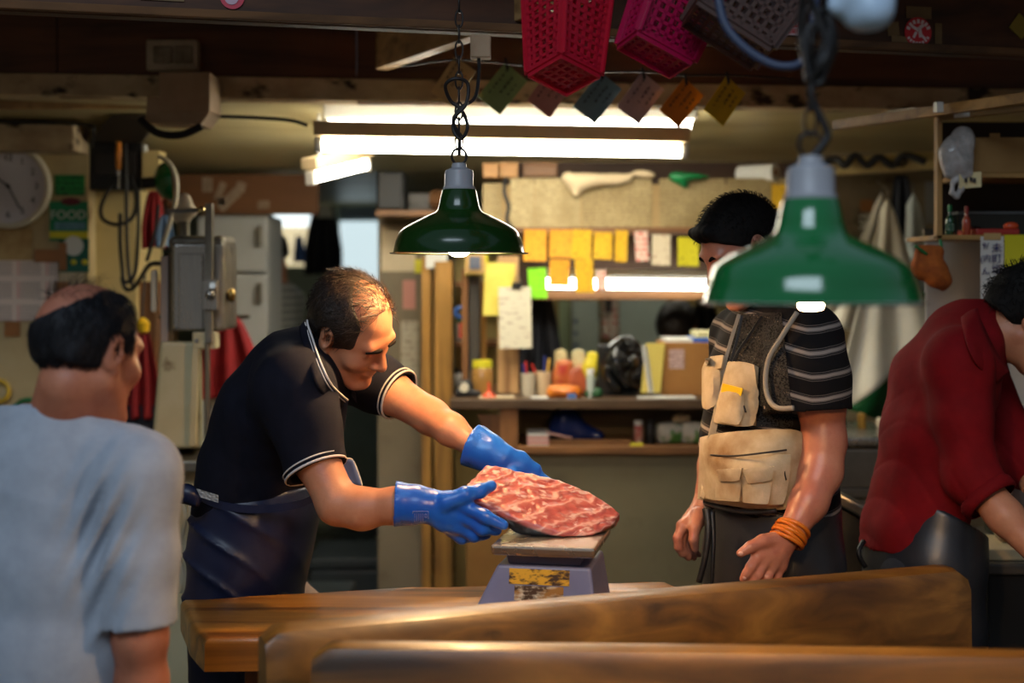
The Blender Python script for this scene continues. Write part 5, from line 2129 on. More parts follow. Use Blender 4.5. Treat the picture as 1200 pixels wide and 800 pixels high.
ck = thing('wall_clock', 'round white wall clock reading about half past ten at the left edge', 'clock', P(9, 266, DW))
cc = P(9, 218, 5.15)
MB().lathe([(.14, .045), (.152, .03), (.155, .012), (.15, .0), (.138, -.002), (.134, .006)], cc, (0, 1, 0), 48, cap=False).build('rim', M_rim, ck, smooth='all')
MB().lathe([(.137, .006), (.137, .045)], cc, (0, 1, 0), 48).build('face', M_face, ck, smooth=True)
for k in range(1, 13):
    a = math.radians(90 - 30 * k)
    text_mesh('numeral', str(k), .034, cc + Vector((.103 * math.cos(a), .004, .103 * math.sin(a))), (1, 0, 0), (0, 0, 1), M_ink, ck)
for ang, ln, w in ((math.radians(143), .06, .006), (math.radians(-62), .092, .0045)):
    d = Vector((math.cos(ang), 0, math.sin(ang)))
    MB().bar(cc - d * .012 + Vector((0, .002, 0)), cc + d * ln + Vector((0, .002, 0)), w, .002, (0, 1, 0)).build('hand', M_ink, ck)
MB().lathe([(.008, 0), (.006, .004)], cc + Vector((0, -.002, 0)), (0, 1, 0), 14).build('hub', M_ink, ck)


def flat(mb, x0, y0, x1, y1, d, t=.002):
    return slab(mb, x0, y0, x1, y1, d, t)


def onwall(name, label, cat, px, m, lift=.002, group=None, d=DW):
    a = P((px[0] + px[2]) / 2, px[3], d)
    o = flat(MB(), *px, d - lift - .0015, .0015 + .0005).build(name, m, None, a)
    return tag(o, label, cat, group)


onwall('backing_paper', 'stained beige paper pinned under the clock', 'paper', (-6, 268, 38, 306), mat('stained_paper', lin(196, 170, 118), lin(150, 110, 60), 9, rough=.8), .002)
onwall('wall_notice', 'small green printed notice right of the clock', 'notice', (64, 205, 99, 229), print_mat('green_notice', lin(26, 124, 56), lin(12, 60, 34), 4, 9, (.11, .08), fill=.5))
ps = thing('poster', 'green FOOD poster with a yellow band left of the cables', 'poster', P(81, 283, DW))
flat(MB(), 58, 236, 103, 282, DW - .004, .002).build('sheet', mat('teal_green_poster', lin(20, 132, 84), lin(18, 118, 76), 5, rough=.5), ps)
flat(MB(), 58, 271, 103, 279, DW - .0055, .0015).build('band', M_yelp, ps)
flat(MB(), 64, 260, 100, 269, DW - .0055, .0015).build('picture', mat('pale_blue_print', lin(110, 156, 170), lin(70, 120, 130), 60, rough=.6), ps)
text_mesh('lettering', 'FOOD', .046, P(80, 252, DW - .005), (1, 0, 0), (0, 0, 1), M_whitep, ps)
text_mesh('lettering', 'HAVE', .022, P(80, 241, DW - .005), (1, 0, 0), (0, 0, 1), M_whitep, ps) if False else None
MB().ell(P(83, 236, DW - .004), (.036, .003, .014)).build('medallion', mat('maroon_print', lin(96, 30, 44), rough=.6), ps, smooth='all')
ps = thing('poster', 'dark green poster with a white disc under the FOOD poster', 'poster', P(88, 319, DW))
flat(MB(), 69, 280, 104, 319, DW - .004, .002).build('sheet', mat('dark_teal_poster', lin(22, 110, 88), lin(16, 84, 70), 12, rough=.5), ps)
MB().lathe([(.036, 0), (.036, .002)], P(86, 288, DW - .006), (0, 1, 0), 28).build('disc', M_whitep, ps)
for x in (86, 99):
    MB().ell(P(x, 307, DW - .005), (.011, .002, .010), nu=12, nv=6).build('star', M_yelp, ps, smooth='all')
# calendar: two columns of months
M_cal, nt, bs = nodes('calendar_print')
L = nt.links
bs.inputs['Roughness'].default_value = .7
tcn = nt.nodes.new('ShaderNodeTexCoord')
sp = nt.nodes.new('ShaderNodeSeparateXYZ')
L.new(tcn.outputs['Object'], sp.inputs[0])


def mth(op, a, b_=None, nt=nt):
    n = nt.nodes.new('ShaderNodeMath')
    n.operation = op
    for i, q in enumerate((a, b_)):
        if q is None:
            continue
        if isinstance(q, (int, float)):
            n.inputs[i].default_value = q
        else:
            nt.links.new(q, n.inputs[i])
    return n.outputs[0]


PW, PH = .105, .084
mu = mth('FRACT', mth('ADD', mth('DIVIDE', sp.outputs['X'], PW), 10.0))
mv = mth('FRACT', mth('ADD', mth('DIVIDE', sp.outputs['Z'], PH), 10.0))
cu_ = mth('FRACT', mth('MULTIPLY', mu, 8.4))
cv_ = mth('FRACT', mth('MULTIPLY', mv, 8.0))
ink = mth('MULTIPLY', mth('MULTIPLY', mth('LESS_THAN', cu_, .5), mth('LESS_THAN', cv_, .5)),
          mth('MULTIPLY', mth('LESS_THAN', mu, .84), mth('LESS_THAN', mv, .7)))
red = mth('LESS_THAN', mu, .13)
mx = nt.nodes.new('ShaderNodeMix')
mx.data_type = 'RGBA'
mx.inputs['A'].default_value = lin(62, 52, 54)
mx.inputs['B'].default_value = lin(190, 30, 56)
L.new(red, mx.inputs['Factor'])
mx2 = nt.nodes.new('ShaderNodeMix')
mx2.data_type = 'RGBA'
mx2.inputs['A'].default_value = lin(222, 206, 194)
L.new(ink, mx2.inputs['Factor'])
L.new(mx.outputs['Result'], mx2.inputs['B'])
L.new(mx2.outputs['Result'], bs.inputs['Base Color'])
onwall('wall_calendar', 'white year calendar with red and grey figures below the clock', 'calendar', (-26, 305, 68, 376), M_cal, .004)
onwall('tape_strip', 'wide brown tape strip on the top right corner of the calendar', 'tape', (40, 292, 71, 307), M_tape, .0075)
onwall('tape_strip', 'upright brown tape strip left of the dark green poster', 'tape', (69, 284, 78, 317), M_tape, .0095)
onwall('tape_strip', 'brown tape square on the right edge of the calendar', 'tape', (65, 330, 81, 347), M_tape, .0075)
onwall('tape_strip', 'brown tape square under the lower edge of the calendar', 'tape', (5, 377, 23, 394), M_tape, .0075)
onwall('wall_paper_sheet', 'pale torn sheet under the dark green poster', 'paper', (70, 319, 98, 340), M_paper, .002)
o = MB().tube([P(-2, 458, 5.17) + Vector((.038 * math.cos(a), 0, .038 * math.sin(a))) for a in np.linspace(0, 6.283, 25)[:-1]], .008, 8, closed=True).build('tape_roll', mat('yellow_tape_roll', lin(196, 160, 40), rough=.4), None, P(-2, 471, 5.17), smooth='all')
tag(o, 'yellow tape roll hanging on the wall beside the old man', 'tape roll')
o = MB().tube([P(33, 486, 5.17) + Vector((.055 * math.cos(a), 0, .055 * math.sin(a))) for a in np.linspace(0, 6.283, 25)[:-1]], .009, 8, closed=True).build('hose_ring', mat('green_hose', lin(24, 104, 60), rough=.4), None, P(33, 504, 5.17), smooth='all')
tag(o, 'green ring of hose behind the old man\'s neck', 'hose')

# electrics and cables on the cream panel
t = thing('fuse_box', 'black open fuse box on the cream panel', 'fuse box', P(135, 222, 5.25))
slab(MB(), 104, 166, 166, 222, 5.22, .1).build('housing', M_black, t, bevel=.004)
slab(MB(), 112, 180, 136, 205, 5.205, .02).build('breaker', mat('dark_breaker', lin(40, 34, 30), rough=.4), t, bevel=.003)
slab(MB(), 146, 176, 160, 212, 5.205, .02).build('breaker', bpy.data.materials['dark_breaker'], t, bevel=.003)
t = thing('screwdriver', 'orange handled tool hanging in front of the fuse box', 'tool', P(139, 222, 5.18))
MB().lathe([(.006, 0), (.011, .01), (.012, .06), (.009, .1), (.006, .105)], P(139, 199, 5.185), n=12).build('handle', mat('orange_plastic', lin(206, 128, 40), rough=.4), t, smooth=True)
MB().tube([P(139, 222, 5.185), P(139, 199, 5.185)], .003, 6).build('shaft', M_steel, t)
t = thing('duct', 'cream wall duct beside the fuse box', 'duct', P(176, 222, 5.25))
slab(MB(), 166, 176, 187, 222, 5.2, .1).build('cover', M_cream2, t, bevel=.004)
MB().lathe([(.008, 0), (.01, .02), (.006, .026)], P(170, 178, 5.19), n=10).build('finial', M_whitep, t, smooth=True)
mb = MB()
mb.hexa([P(104, 166, 5.15), P(168, 166, 5.15), P(168, 166, 5.3), P(104, 166, 5.3), P(130, 134, 4.95), P(184, 134, 4.95), P(184, 146, 5.15), P(130, 146, 5.15)])
tag(mb.build('cable_shroud', mat('dark_brown_shroud', lin(52, 40, 30), lin(36, 27, 20), 6, rough=.6), None, P(136, 166, 5.2), bevel=.004), 'dark slanted cable shroud above the fuse box', 'shroud')


def cable(label, pts, r, m=None, cat='cable', name='hanging_cable', group=None):
    o = MB().tube([P(*q) for q in pts], r, 8, smooth=7).build(name, m or M_rubber, None, P(*pts[-1]), smooth='all')
    return tag(o, label, cat, group)


cable('black cable hanging in a round coil left of the straight cable', [(133, 215, 5.2), (124, 228, 5.18), (118, 244, 5.17), (121, 257, 5.17), (136, 263, 5.17), (152, 258, 5.17), (159, 244, 5.17), (159, 225, 5.17), (152, 205, 5.19)], .0075)
cable('straight black cable dropping from the fuse box', [(147, 165, 5.19), (148, 230, 5.16), (149, 290, 5.15), (152, 325, 5.15), (158, 338, 5.15)], .007)
cable('long black cable looping down to the saw', [(162, 222, 5.14), (162, 270, 5.1), (158, 320, 5.1), (146, 330, 5.1), (143, 310, 5.1), (141, 285, 5.1), (141, 250, 5.12)], .007)
cable('black cable running up from the saw past the red cloth', [(190, 309, 4.6), (176, 310, 4.7), (165, 325, 5.0), (156, 338, 5.1), (147, 338, 5.12), (143, 325, 5.14)], .008)
cable('thin black flex from the green shade to the saw', [(186, 240, 4.95), (183, 262, 4.95), (178, 285, 4.95), (172, 306, 4.95)], .006)
cable('white flex curving over the green shade', [(187, 183, 4.82), (200, 193, 4.8), (207, 213, 4.8), (205, 240, 4.8), (196, 270, 4.82), (190, 290, 4.85)], .008, M_rim)
cable('dark wire along the top of the clock wall', [(-8, 143, 5.0), (60, 144, 5.0), (105, 146, 4.98), (109, 155, 4.97), (108, 170, 5.1)], .006)
cable('dark cable from the bracket to the ceiling tubes', [(246, 136, 4.6), (300, 138, 4.6), (340, 141, 4.6), (360, 147, 4.62)], .006)
t = thing('work_lamp', 'green enamel work lamp hanging edge-on beside the cream duct', 'lamp', P(194, 240, 4.93))
mb = MB()
prof = [(.075, .0), (.072, .012), (.06, .035), (.04, .05), (.02, .058)]
mb.lathe(prof, P(201, 212, 4.93), (-1, -.25, -.1), 32, cap=False)
mb.build('shade', M_genam, t, smooth='all')
MB().lathe([(.073, .001), (.058, .033), (.038, .048), (.0, .055)], P(201, 212, 4.93), (-1, -.25, -.1), 32, cap=False).build('reflector', M_inside, t, smooth='all')
MB().lathe([(.02, .055), (.02, .1), (.008, .105)], P(201, 212, 4.93), (-1, -.25, -.1), 16).build('socket', M_black, t, smooth=True)


def hung_cloth(name, label, cat, top, w, h, d, m, seed, foldn=4, amp=.02, pinch=.35, t=.004, skew=0.0, group=None):
    """cloth hanging from one hook; top = pixel of the hook"""
    c = P(top[0], top[1], d)
    g = vnoise(seed, 14)

    def fn(u, v):
        ww = w * (pinch + (1 - pinch) * min(1, v * 1.6) ** .7)
        x = (u - .5) * ww + skew * v
        z = -h * v - .06 * h * abs(u - .5) * v
        y = amp * v ** .6 * math.sin(u * foldn * 6.28 + seed) + .03 * g(x, z, 0) * v
        return c + Vector((x, y, z))
    o = MB().grid(fn, 40, 24, thick=t).build(name, m, None, c + Vector((0, 0, -h)), smooth='all')
    return tag(o, label, cat, group)


hung_cloth('red_rag', 'bright red rag hanging under the green shade', 'rag', (181, 224, 5.08), .085, .2, 5.08, M_redcl, 3, 3, .012)
hung_cloth('blue_rag', 'small pale blue rag behind the white flex', 'rag', (194, 252, 5.0), .06, .11, 5.0, M_bluecl, 4, 2, .008)
hung_cloth('red_jacket', 'dark red jacket hanging behind the old man\'s face', 'jacket', (166, 388, 5.27), .14, .32, 5.27, M_redcl, 5, 3, .02)
hung_cloth('navy_apron', 'navy apron hanging under the dark red jacket', 'apron', (165, 475, 5.275), .14, .5, 5.275, M_trs, 6, 3, .015, .8)
hung_cloth('red_coat', 'red coat hanging behind the saw blade guide', 'coat', (264, 370, 5.21), .26, .3, 5.21, M_redcl, 7, 3, .02, .3)
hung_cloth('white_towel', 'white towel hanging beneath the red coat', 'towel', (266, 372, 5.26), .13, .42, 5.26, M_whitep, 8, 2, .012, .6)
tag(MB().tube([P(186, 371, 5.32), P(292, 371, 5.215)], .007, 8).build('hanging_rail', M_dullsteel, None, P(240, 371, 5.26), smooth=True), 'thin steel rail behind the band saw carrying the red coat', 'rail')
onp = struct(MB().span((P(158, 0, 5.35).x, 5.35, 0), (P(182, 0, 5.35).x, 5.45, P(0, 330, 5.35).z)).build('trim_9', M_bwood))

# ---- the band saw
bw_ = thing('band_saw', 'cream and steel band saw for frozen fish behind the butcher', 'band saw', (P(218, 0, 4.5).x, 4.5, 0))
M_saw = mat('cream_saw_enamel', lin(196, 184, 146), lin(178, 162, 120), 3, rough=.4, c3=lin(120, 96, 60), s3=12, t3=(.64, .76))
d0 = 4.42
slab(MB(), 200, 284, 262, 388, d0, .22).build('blade_housing', M_steel, bw_, bevel=.012, segs=3)
slab(MB(), 196, 276, 263, 296, d0 + .02, .2).build('housing_top', M_dullsteel, bw_, bevel=.02, segs=3)
slab(MB(), 209, 297, 238, 386, d0 - .006, .01).build('door_panel', M_steel, bw_, bevel=.003)
slab(MB(), 240, 238, 248.5, 402, d0 - .045, .03).build('guide_bar', M_dullsteel, bw_, bevel=.002)
pl_ = slab(MB(), 237, 328, 255, 363, d0 - .06, .018).build('clamp_plate', M_steel, bw_, bevel=.002)
MB().lathe([(.014, 0), (.016, .012), (.011, .026), (.004, .03)], P(247, 345, d0 - .058), (0, -1, 0), 14).build('bolt', M_steel, pl_, smooth=True)
MB().lathe([(.009, 0), (.009, .03), (.012, .032), (.01, .045)], P(249, 339, d0 - .058), (.2, -1, .3), 12).build('bolt', M_steel, pl_, smooth=True)
kn = MB().tube([P(260, 346, d0 + .05), P(270, 346, d0 + .05)], .006, 8).build('knob_shaft', M_steel, bw_)
MB().ell(P(271, 346, d0 + .05), (.014, .016, .022)).build('knob', mat('brass_knob', lin(170, 140, 80), rough=.3, metal=1), kn, smooth='all')
MB().lathe([(.02, 0), (.02, .05), (.024, .055), (.016, .06)], P(215, 281, d0 + .08), n=16).build('spindle', M_dullsteel, bw_, smooth=True)
MB().tube([P(196, 247, d0), P(240, 246, d0)], .007, 8).build('tension_rod', M_steel, bw_)
MB().ell(P(236, 246, d0 - .01), (.012, .01, .012)).build('rod_tip', mat('polished_brass', lin(230, 210, 150), rough=.2, metal=1), bw_, smooth='all')
slab(MB(), 188, 300, 197, 402, d0 + .04, .05).build('rail', mat('grey_pink_rail', lin(160, 140, 126), rough=.5), bw_, bevel=.003)
slab(MB(), 176, 316, 183, 366, d0 + .02, .03).build('cable_cover', M_rim, bw_, bevel=.008)
slab(MB(), 198, 296, 203, 402, d0 + .06, .06).build('mounting', mat('brown_iron', lin(110, 84, 44), rough=.5), bw_)
cb_ = slab(MB(), 225, 389, 253, 409, d0 - .03, .06).build('bracket', M_saw, bw_, bevel=.006)
for x in (231, 246):
    MB().lathe([(.008, 0), (.007, .006)], P(x, 395 if x > 240 else 399, d0 - .03), (0, -1, 0), 10).build('bolt', M_steel, cb_)
mb = MB()
mb.hexa([P(178, 525, d0), P(238, 525, d0), P(238, 525, d0 + .25), P(178, 525, d0 + .25), P(188, 400, d0 + .02), P(236, 400, d0 + .02), P(236, 400, d0 + .25), P(188, 400, d0 + .25)])
mb.build('column', M_saw, bw_, bevel=.012, segs=3)
mb = MB()
mb.bar(P(230, 408, d0 - .02), P(226, 522, d0 - .02), .02, .02, (0, 1, 0))
mb.build('brace', M_saw, bw_, bevel=.002)
MB().tube([P(243, 402, d0 - .03), P(243, 535, d0 - .03)], .009, 10).build('post', M_dullsteel, bw_, smooth=True)
zt = P(0, 540, d0).z
MB().span((P(172, 0, d0).x, d0 - .1, zt - .02), (P(258, 0, d0).x, d0 + .35, zt + .012)).build('table', M_dullsteel, bw_, bevel=.004)
MB().span((P(178, 0, d0).x, d0 - .02, 0), (P(246, 0, d0).x, d0 + .3, zt - .02)).build('base_cabinet', M_saw, bw_, bevel=.008)
# rag on the spindle
lo, hi = bounds([P(217, 243, d0 + .08)], .08)
v = Vol(lo, hi, .004)
v.ell(P(217, 236, d0 + .08), (.022, .02, .028), None, 0)
v.ell(P(218, 249, d0 + .075), (.036, .026, .022), None, .02)
v.ell(P(214, 257, d0 + .08), (.026, .022, .016), None, .015)
gq = vnoise(91, 70)
v.disp(lambda x, y, z: .005 * gq(x, y, z))
tag(v.build('rag', mat('cream_rag', lin(206, 192, 166), rough=.9), None, P(217, 262, d0 + .08)), 'cream rag tied round the spindle on top of the band saw', 'rag')

# ---- freezer, header board, far back
M_frz = mat('grey_white_freezer', lin(176, 178, 176), lin(160, 162, 160), 2, rough=.35)
fz = thing('freezer', 'tall grey-white freezer behind the band saw', 'freezer', (P(285, 0, 6).x, 6, 0))
x0, x1 = P(230, 0, 5.95).x, P(331, 0, 6.35).x
MB().span((x0, 6.0, 0), (x1, 6.35, P(0, 252, 5.95).z)).build('body', M_frz, fz, bevel=.01)
for y0, y1 in ((254, 318), (321, 412), (415, 640)):
    dr = slab(MB(), 231, y0, 313, y1, 5.95, .05).build('door', M_frz, fz, bevel=.008)
    slab(MB(), 302, y0 + 10, 306, y0 + 34, 5.915, .03).build('handle', M_dullsteel, dr, bevel=.003)
M_hb = mat('brown_header_board', lin(118, 76, 40), lin(96, 60, 30), 3, rough=.6, stretch=(.4, 1, 2))
hb = thing('header_board', 'brown board with pale torn stickers above the freezer', 'board', P(288, 250, 6.05))
slab(MB(), 196, 204, 373, 251, 6.02, .03).build('board', M_hb, hb, bevel=.003)
M_blob = mat('pale_torn_sticker', lin(160, 140, 120), lin(130, 108, 86), 14, rough=.7)
for (x, y, w, h, a) in ((243, 216, 12, 18, 0), (258, 224, 8, 22, .4), (268, 234, 30, 12, -.75), (282, 219, 11, 12, .3), (309, 240, 14, 10, 0), (260, 236, 8, 9, 0)):
    c = P(x, y, 6.018)
    s = 6.02 / F
    MB().box(c, (w * s, .002, h * s), Matrix.Rotation(a, 3, 'Y')).build('sticker', M_blob, hb)
struct(MB().span((P(250, 0, 6.6).x, 6.5, CZ - .04), (P(400, 0, 6.6).x, 6.6, CZ + .01)).build('trim_10', M_ltwood, bevel=.003))
# daylight at the far end
M_dayw = emitter('daylight_pane_white', (.85, .97, 1.0, 1), 1.3)
M_dayy = emitter('sunlit_yellow_blind', (1.0, .84, .5, 1), .7)  # sunlight behind the blind put in as the fabric's own glow
M_dayg = emitter('frosted_greenish_pane', (.72, .9, .95, 1), .85)
w1 = struct(slab(MB(), 398, 259, 443, 340, 9.16, .03).build('window_1', M_dayg))
w2 = struct(slab(MB(), 321, 248, 369, 272, 9.17, .02).build('window_2', M_dayw))
t = thing('blind', 'sunlit yellow blind in the far opening', 'blind', P(345, 312, 9.1))
MB().grid(lambda u, v: P(324 + 42 * u, 266 + 46 * v, 9.12 + .006 * math.sin(u * 40)), 40, 4, thick=.004).build('fabric', M_dayy, t, smooth='all')
struct(slab(MB(), 400, 244, 445, 257, 9.1, .04).build('window_3', mat('blue_grey_pane', lin(130, 150, 176), rough=.2)))
struct(slab(MB(), 393, 340, 447, 900, 9.1, .06).build('door_1', mat('teal_grey_door', lin(128, 146, 140), lin(110, 128, 124), 3, rough=.5)))
struct(slab(MB(), 322, 312, 392, 900, 9.12, .05).build('door_2', mat('pale_green_door', lin(160, 176, 156), lin(140, 156, 140), 3, rough=.5)))
hung_cloth('dark_jacket', 'dark navy jacket hanging in the far opening', 'jacket', (379, 243, 9.07), .24, .42, 9.07, M_trs, 12, 3, .03, .5)
hung_cloth('blue_bag', 'blue bag hanging beside the far dark jacket', 'bag', (350, 276, 9.09), .07, .17, 9.09, mat('blue_bag_cloth', lin(60, 100, 170), rough=.7), 13, 2, .02, .5)
hung_cloth('grey_cloth', 'light grey cloth hanging over the far dark jacket', 'cloth', (381, 240, 9.04), .1, .08, 9.04, M_whitep, 14, 2, .01, .5)
# ice and fish boxes on the wet floor of the passage
M_icebox = mat('grey_green_polystyrene', lin(40, 48, 50), lin(30, 36, 38), 6, rough=.6)
for lab, (bx, by, bz, sx_, sy_, sz_) in (('grey fish box on the passage floor beyond the butcher\'s forearm', (-.87, 5.35, .0, .5, .4, .42)), ('second grey fish box further back in the passage', (-.62, 6.3, 0, .5, .4, .4))):
    t = thing('fish_box', lab, 'box', (bx, by, bz))
    mb = MB()
    mb.span((bx - sx_ / 2, by - sy_ / 2, bz), (bx + sx_ / 2, by + sy_ / 2, bz + sz_ - .05))
    mb.build('body', M_icebox, t, bevel=.015)
    MB().span((bx - sx_ / 2 - .01, by - sy_ / 2 - .01, bz + sz_ - .05), (bx + sx_ / 2 + .01, by + sy_ / 2 + .01, bz + sz_)).build('lid', M_icebox, t, bevel=.012)
mb = MB()
mb.hexa([(P(336, 0, 3.6).x, 3.75, .5), (P(384, 0, 3.6).x, 3.7, .5), (P(384, 0, 3.6).x, 3.95, .5), (P(336, 0, 3.6).x, 4.0, .5),
         P(340, 712, 3.7), P(382, 700, 3.68), P(352, 674, 3.95), P(338, 674, 3.95)])
tag(mb.build('crate', mat('pale_pinkish_board', lin(196, 160, 136), lin(176, 140, 116), 5, rough=.6), None, (P(360, 0, 3.8).x, 3.8, .5), bevel=.006), 'pale crate corner showing behind the butcher\'s apron', 'crate')
tag(MB().span((P(330, 0, 3.6).x, 3.68, 0), (P(390, 0, 3.6).x, 4.02, .5)).build('stool', M_bwood, None, (P(360, 0, 3.6).x, 3.85, 0), bevel=.01), 'low wooden stand under the pale crate', 'stand')

tag(MB().lathe([(.004, 0), (.022, .012), (.026, .04), (.014, .055), (.004, .06)], P(167, 392, 4.95), n=16).build('yellow_plug', mat('yellow_plug_plastic', lin(226, 176, 30), rough=.4), None, P(167, 392, 4.95), smooth=True), 'small yellow plug hanging behind the old man\'s temple', 'plug')
cable('short dark flex carrying the yellow plug', [(170, 318, 5.0), (168, 345, 4.97), (167, 373, 4.95)], .004)
# ================================================================= BACKGROUND, CENTRE: OFFICE AND COUNTER
struct(slab(MB(), 443, 246, 494, 900, 5.85, .06).build('wall_partition', M_greybeige))
onwall('notice_sheet', 'pale sheet at the top of the grey partition', 'paper', (447, 264, 487, 318), M_paper, .002, d=5.85)
onwall('notice_sheet', 'white notice under the lamp left of the yellow post', 'paper', (499, 290, 524, 314), M_whitep, .002, d=5.68)
onwall('notice_sheet', 'pink sheet on the grey partition right of the butcher\'s forehead', 'paper', (472, 328, 487, 362), mat('pink_paper', lin(186, 130, 116), rough=.8), .002, d=5.85)
onwall('notice_sheet', 'pale list on the grey partition below the pink sheet', 'paper', (470, 376, 490, 452), print_mat('pale_list', lin(176, 166, 144), lin(120, 110, 92), 10, 4, (.06, .25), fill=.45), .002, d=5.85)
onwall('notice_card', 'small yellow card at the corner of the pale sheet', 'paper', (486, 304, 498, 320), M_yelp, .004, d=5.85)


def post(label, x0, x1, y0, y1, d, m, t=.07):
    b0 = P((x0 + x1) / 2, 0, d)
    mb = MB().span((P(x0, 0, d).x, d, P(0, y1, d).z if y1 < 900 else 0), (P(x1, 0, d).x, d + t, P(0, y0, d).z))
    return tag(mb.build('wooden_post', m, None, (b0.x, d, 0), bevel=.003), label, 'post')


post('yellow pine post at the left end of the office', 494, 505, 300, 999, 5.7, M_ywood)
post('broad yellow pine post beside the office cabinet', 509, 530, 306, 999, 5.66, M_ywood)
post('dark metal post of the office cabinet', 549, 562, 320, 470, 5.5, mat('dark_grey_metal', lin(76, 74, 70), rough=.4, metal=.4))
post('thin brown post left of the dark metal post', 541, 548, 315, 470, 5.48, M_bwood)
post('thin yellow post right of the dark metal post', 563, 570, 330, 430, 5.56, M_ywood, .03)
post('pale wooden post under the white list', 583, 608, 300, 461, 5.45, wood('pale_post_wood', lin(186, 146, 96), lin(204, 164, 112), lin(140, 100, 60), 'Z', .7, .5))
# small cabinet between the posts
cab = thing('cabinet', 'narrow open wooden cabinet with jars left of the counter', 'cabinet', (P(540, 0, 5.75).x, 5.8, 0))
slab(MB(), 533, 300, 585, 900, 5.98, .02).build('back', M_khaki, cab)
for y in (330, 400, 455):
    slab(MB(), 533, y, 585, y + 6, 5.74, .25).build('shelf', M_bwoodx, cab)


def jar(name, label, px, base_y, d, w, h, m, lid_m, cat='jar'):
    b0 = P(px, base_y, d)
    s = d / F
    t = thing(name, label, cat, b0)
    R = w * s / 2
    H = h * s
    MB().lathe([(R * .9, 0), (R, H * .06), (R, H * .72), (R * .8, H * .8)], b0, n=20).build('body', m, t, smooth=True)
    MB().lathe([(R * .92, H * .8), (R * .92, H), (R * .8, H * 1.0)], b0, n=20).build('lid', lid_m, t, smooth=True)
    return t


jar('jar', 'white jar with a dark lid on the bottom cabinet shelf', 538, 454, 5.79, 11, 22, M_whitep, M_black)
jar('jar', 'yellow-lidded jar on the bottom cabinet shelf', 549, 454, 5.78, 10, 18, M_whitep, M_yelp)
jar('jar', 'white canister on the middle cabinet shelf', 541, 399, 5.79, 12, 26, M_whitep, M_greenp)
o = MB().tube([P(540, 366, 5.6) + Vector((.02 * math.cos(a), 0, .02 * math.sin(a))) for a in np.linspace(0, 6.283, 19)[:-1]], .009, 8, closed=True).build('tape_roll', mat('blue_tape', lin(60, 100, 170), rough=.4), None, P(540, 374, 5.6), smooth='all')
tag(o, 'blue tape roll hanging on the cabinet post', 'tape roll')
onwall('red_tag', 'small red tag below the blue tape roll', 'tag', (538, 378, 546, 396), mat('red_tag_print', lin(206, 60, 40), rough=.6), .002, d=5.6)
# clutter above the partition
tag(MB().tube([P(509, 234, 5.75), P(552, 234, 5.66)], [.04, .04], 14).build('cardboard_roll', mat('brown_roll', lin(110, 74, 42), lin(90, 58, 32), 8, rough=.7), None, P(530, 246, 5.7), smooth=True), 'brown roll lying on top of the partition left of the far lamp', 'roll')
tag(slab(MB(), 478, 226, 506, 247, 5.9, .3).build('metal_box', mat('grey_metal_box', lin(96, 92, 88), rough=.4), None, P(492, 246, 5.72), bevel=.006), 'grey box on top of the partition', 'box')
tag(slab(MB(), 441, 200, 472, 246, 5.72, .25).build('dark_case', M_black, None, P(458, 246, 5.72), bevel=.01), 'dark case stacked up to the ceiling over the partition', 'case')
onwall('frame_sheet', 'slanted yellow notice behind the far lamp', 'notice', (545, 298, 572, 322), M_yelp, .003, d=5.48)
t = thing('meter', 'grey meter with a dark window under the far lamp', 'meter', P(556, 322, 5.4))
slab(MB(), 545, 296, 568, 321, 5.41, .05).build('case', mat('tan_case', lin(186, 150, 92), rough=.5), t, bevel=.005)
slab(MB(), 550, 300, 563, 315, 5.4, .02).build('window', mat('slate_window', lin(92, 96, 108), rough=.3), t)

# bulletin board
M_ply = mat('aged_plywood', lin(170, 142, 96), lin(146, 118, 74), 3, rough=.7)
bb = thing('bulletin_board', 'long board of aged printed sheets above the office window', 'board', P(755, 270, 5.45))
slab(MB(), 588, 216, 940, 268, 5.45, .12).build('board', M_ply, bb)
M_news = print_mat('aged_printed_sheet', lin(168, 148, 104), lin(128, 108, 72), 14, 20, (.25, .2), fill=.5, paper2=lin(138, 118, 76))
M_news2 = print_mat('aged_printed_sheet_pale', lin(182, 164, 122), lin(142, 124, 86), 12, 18, (.2, .2), fill=.48, paper2=lin(152, 132, 90))
for (x0, x1, m) in ((598, 626, M_news2), (627, 680, M_news2), (682, 764, M_news), (773, 850, M_news), (852, 922, M_news)):
    slab(MB(), x0, 209, x1, 266, 5.446, .003).build('sheet', m, bb)
slab(MB(), 566, 215, 592, 275, 5.5, .03).build('side_sheet', M_news2, bb)
struct(slab(MB(), 588, 184, 945, 350, 5.9, .05).build('wall_office_header', mat('dark_header', lin(70, 46, 30), lin(58, 38, 24), 5, rough=.6)))  # carried up to the ceiling to keep the gap above the board dark
struct(slab(MB(), 600, 341, 945, 351, 5.78, .1).build('trim_11', M_bwoodx, bevel=.003))
struct(slab(MB(), 588, 266, 945, 274, 5.44, .06).build('trim_12', M_bwoodx, bevel=.003))
struct(slab(MB(), 590, 346, 960, 900, 7.2, .05).build('wall_office_back', M_khaki))
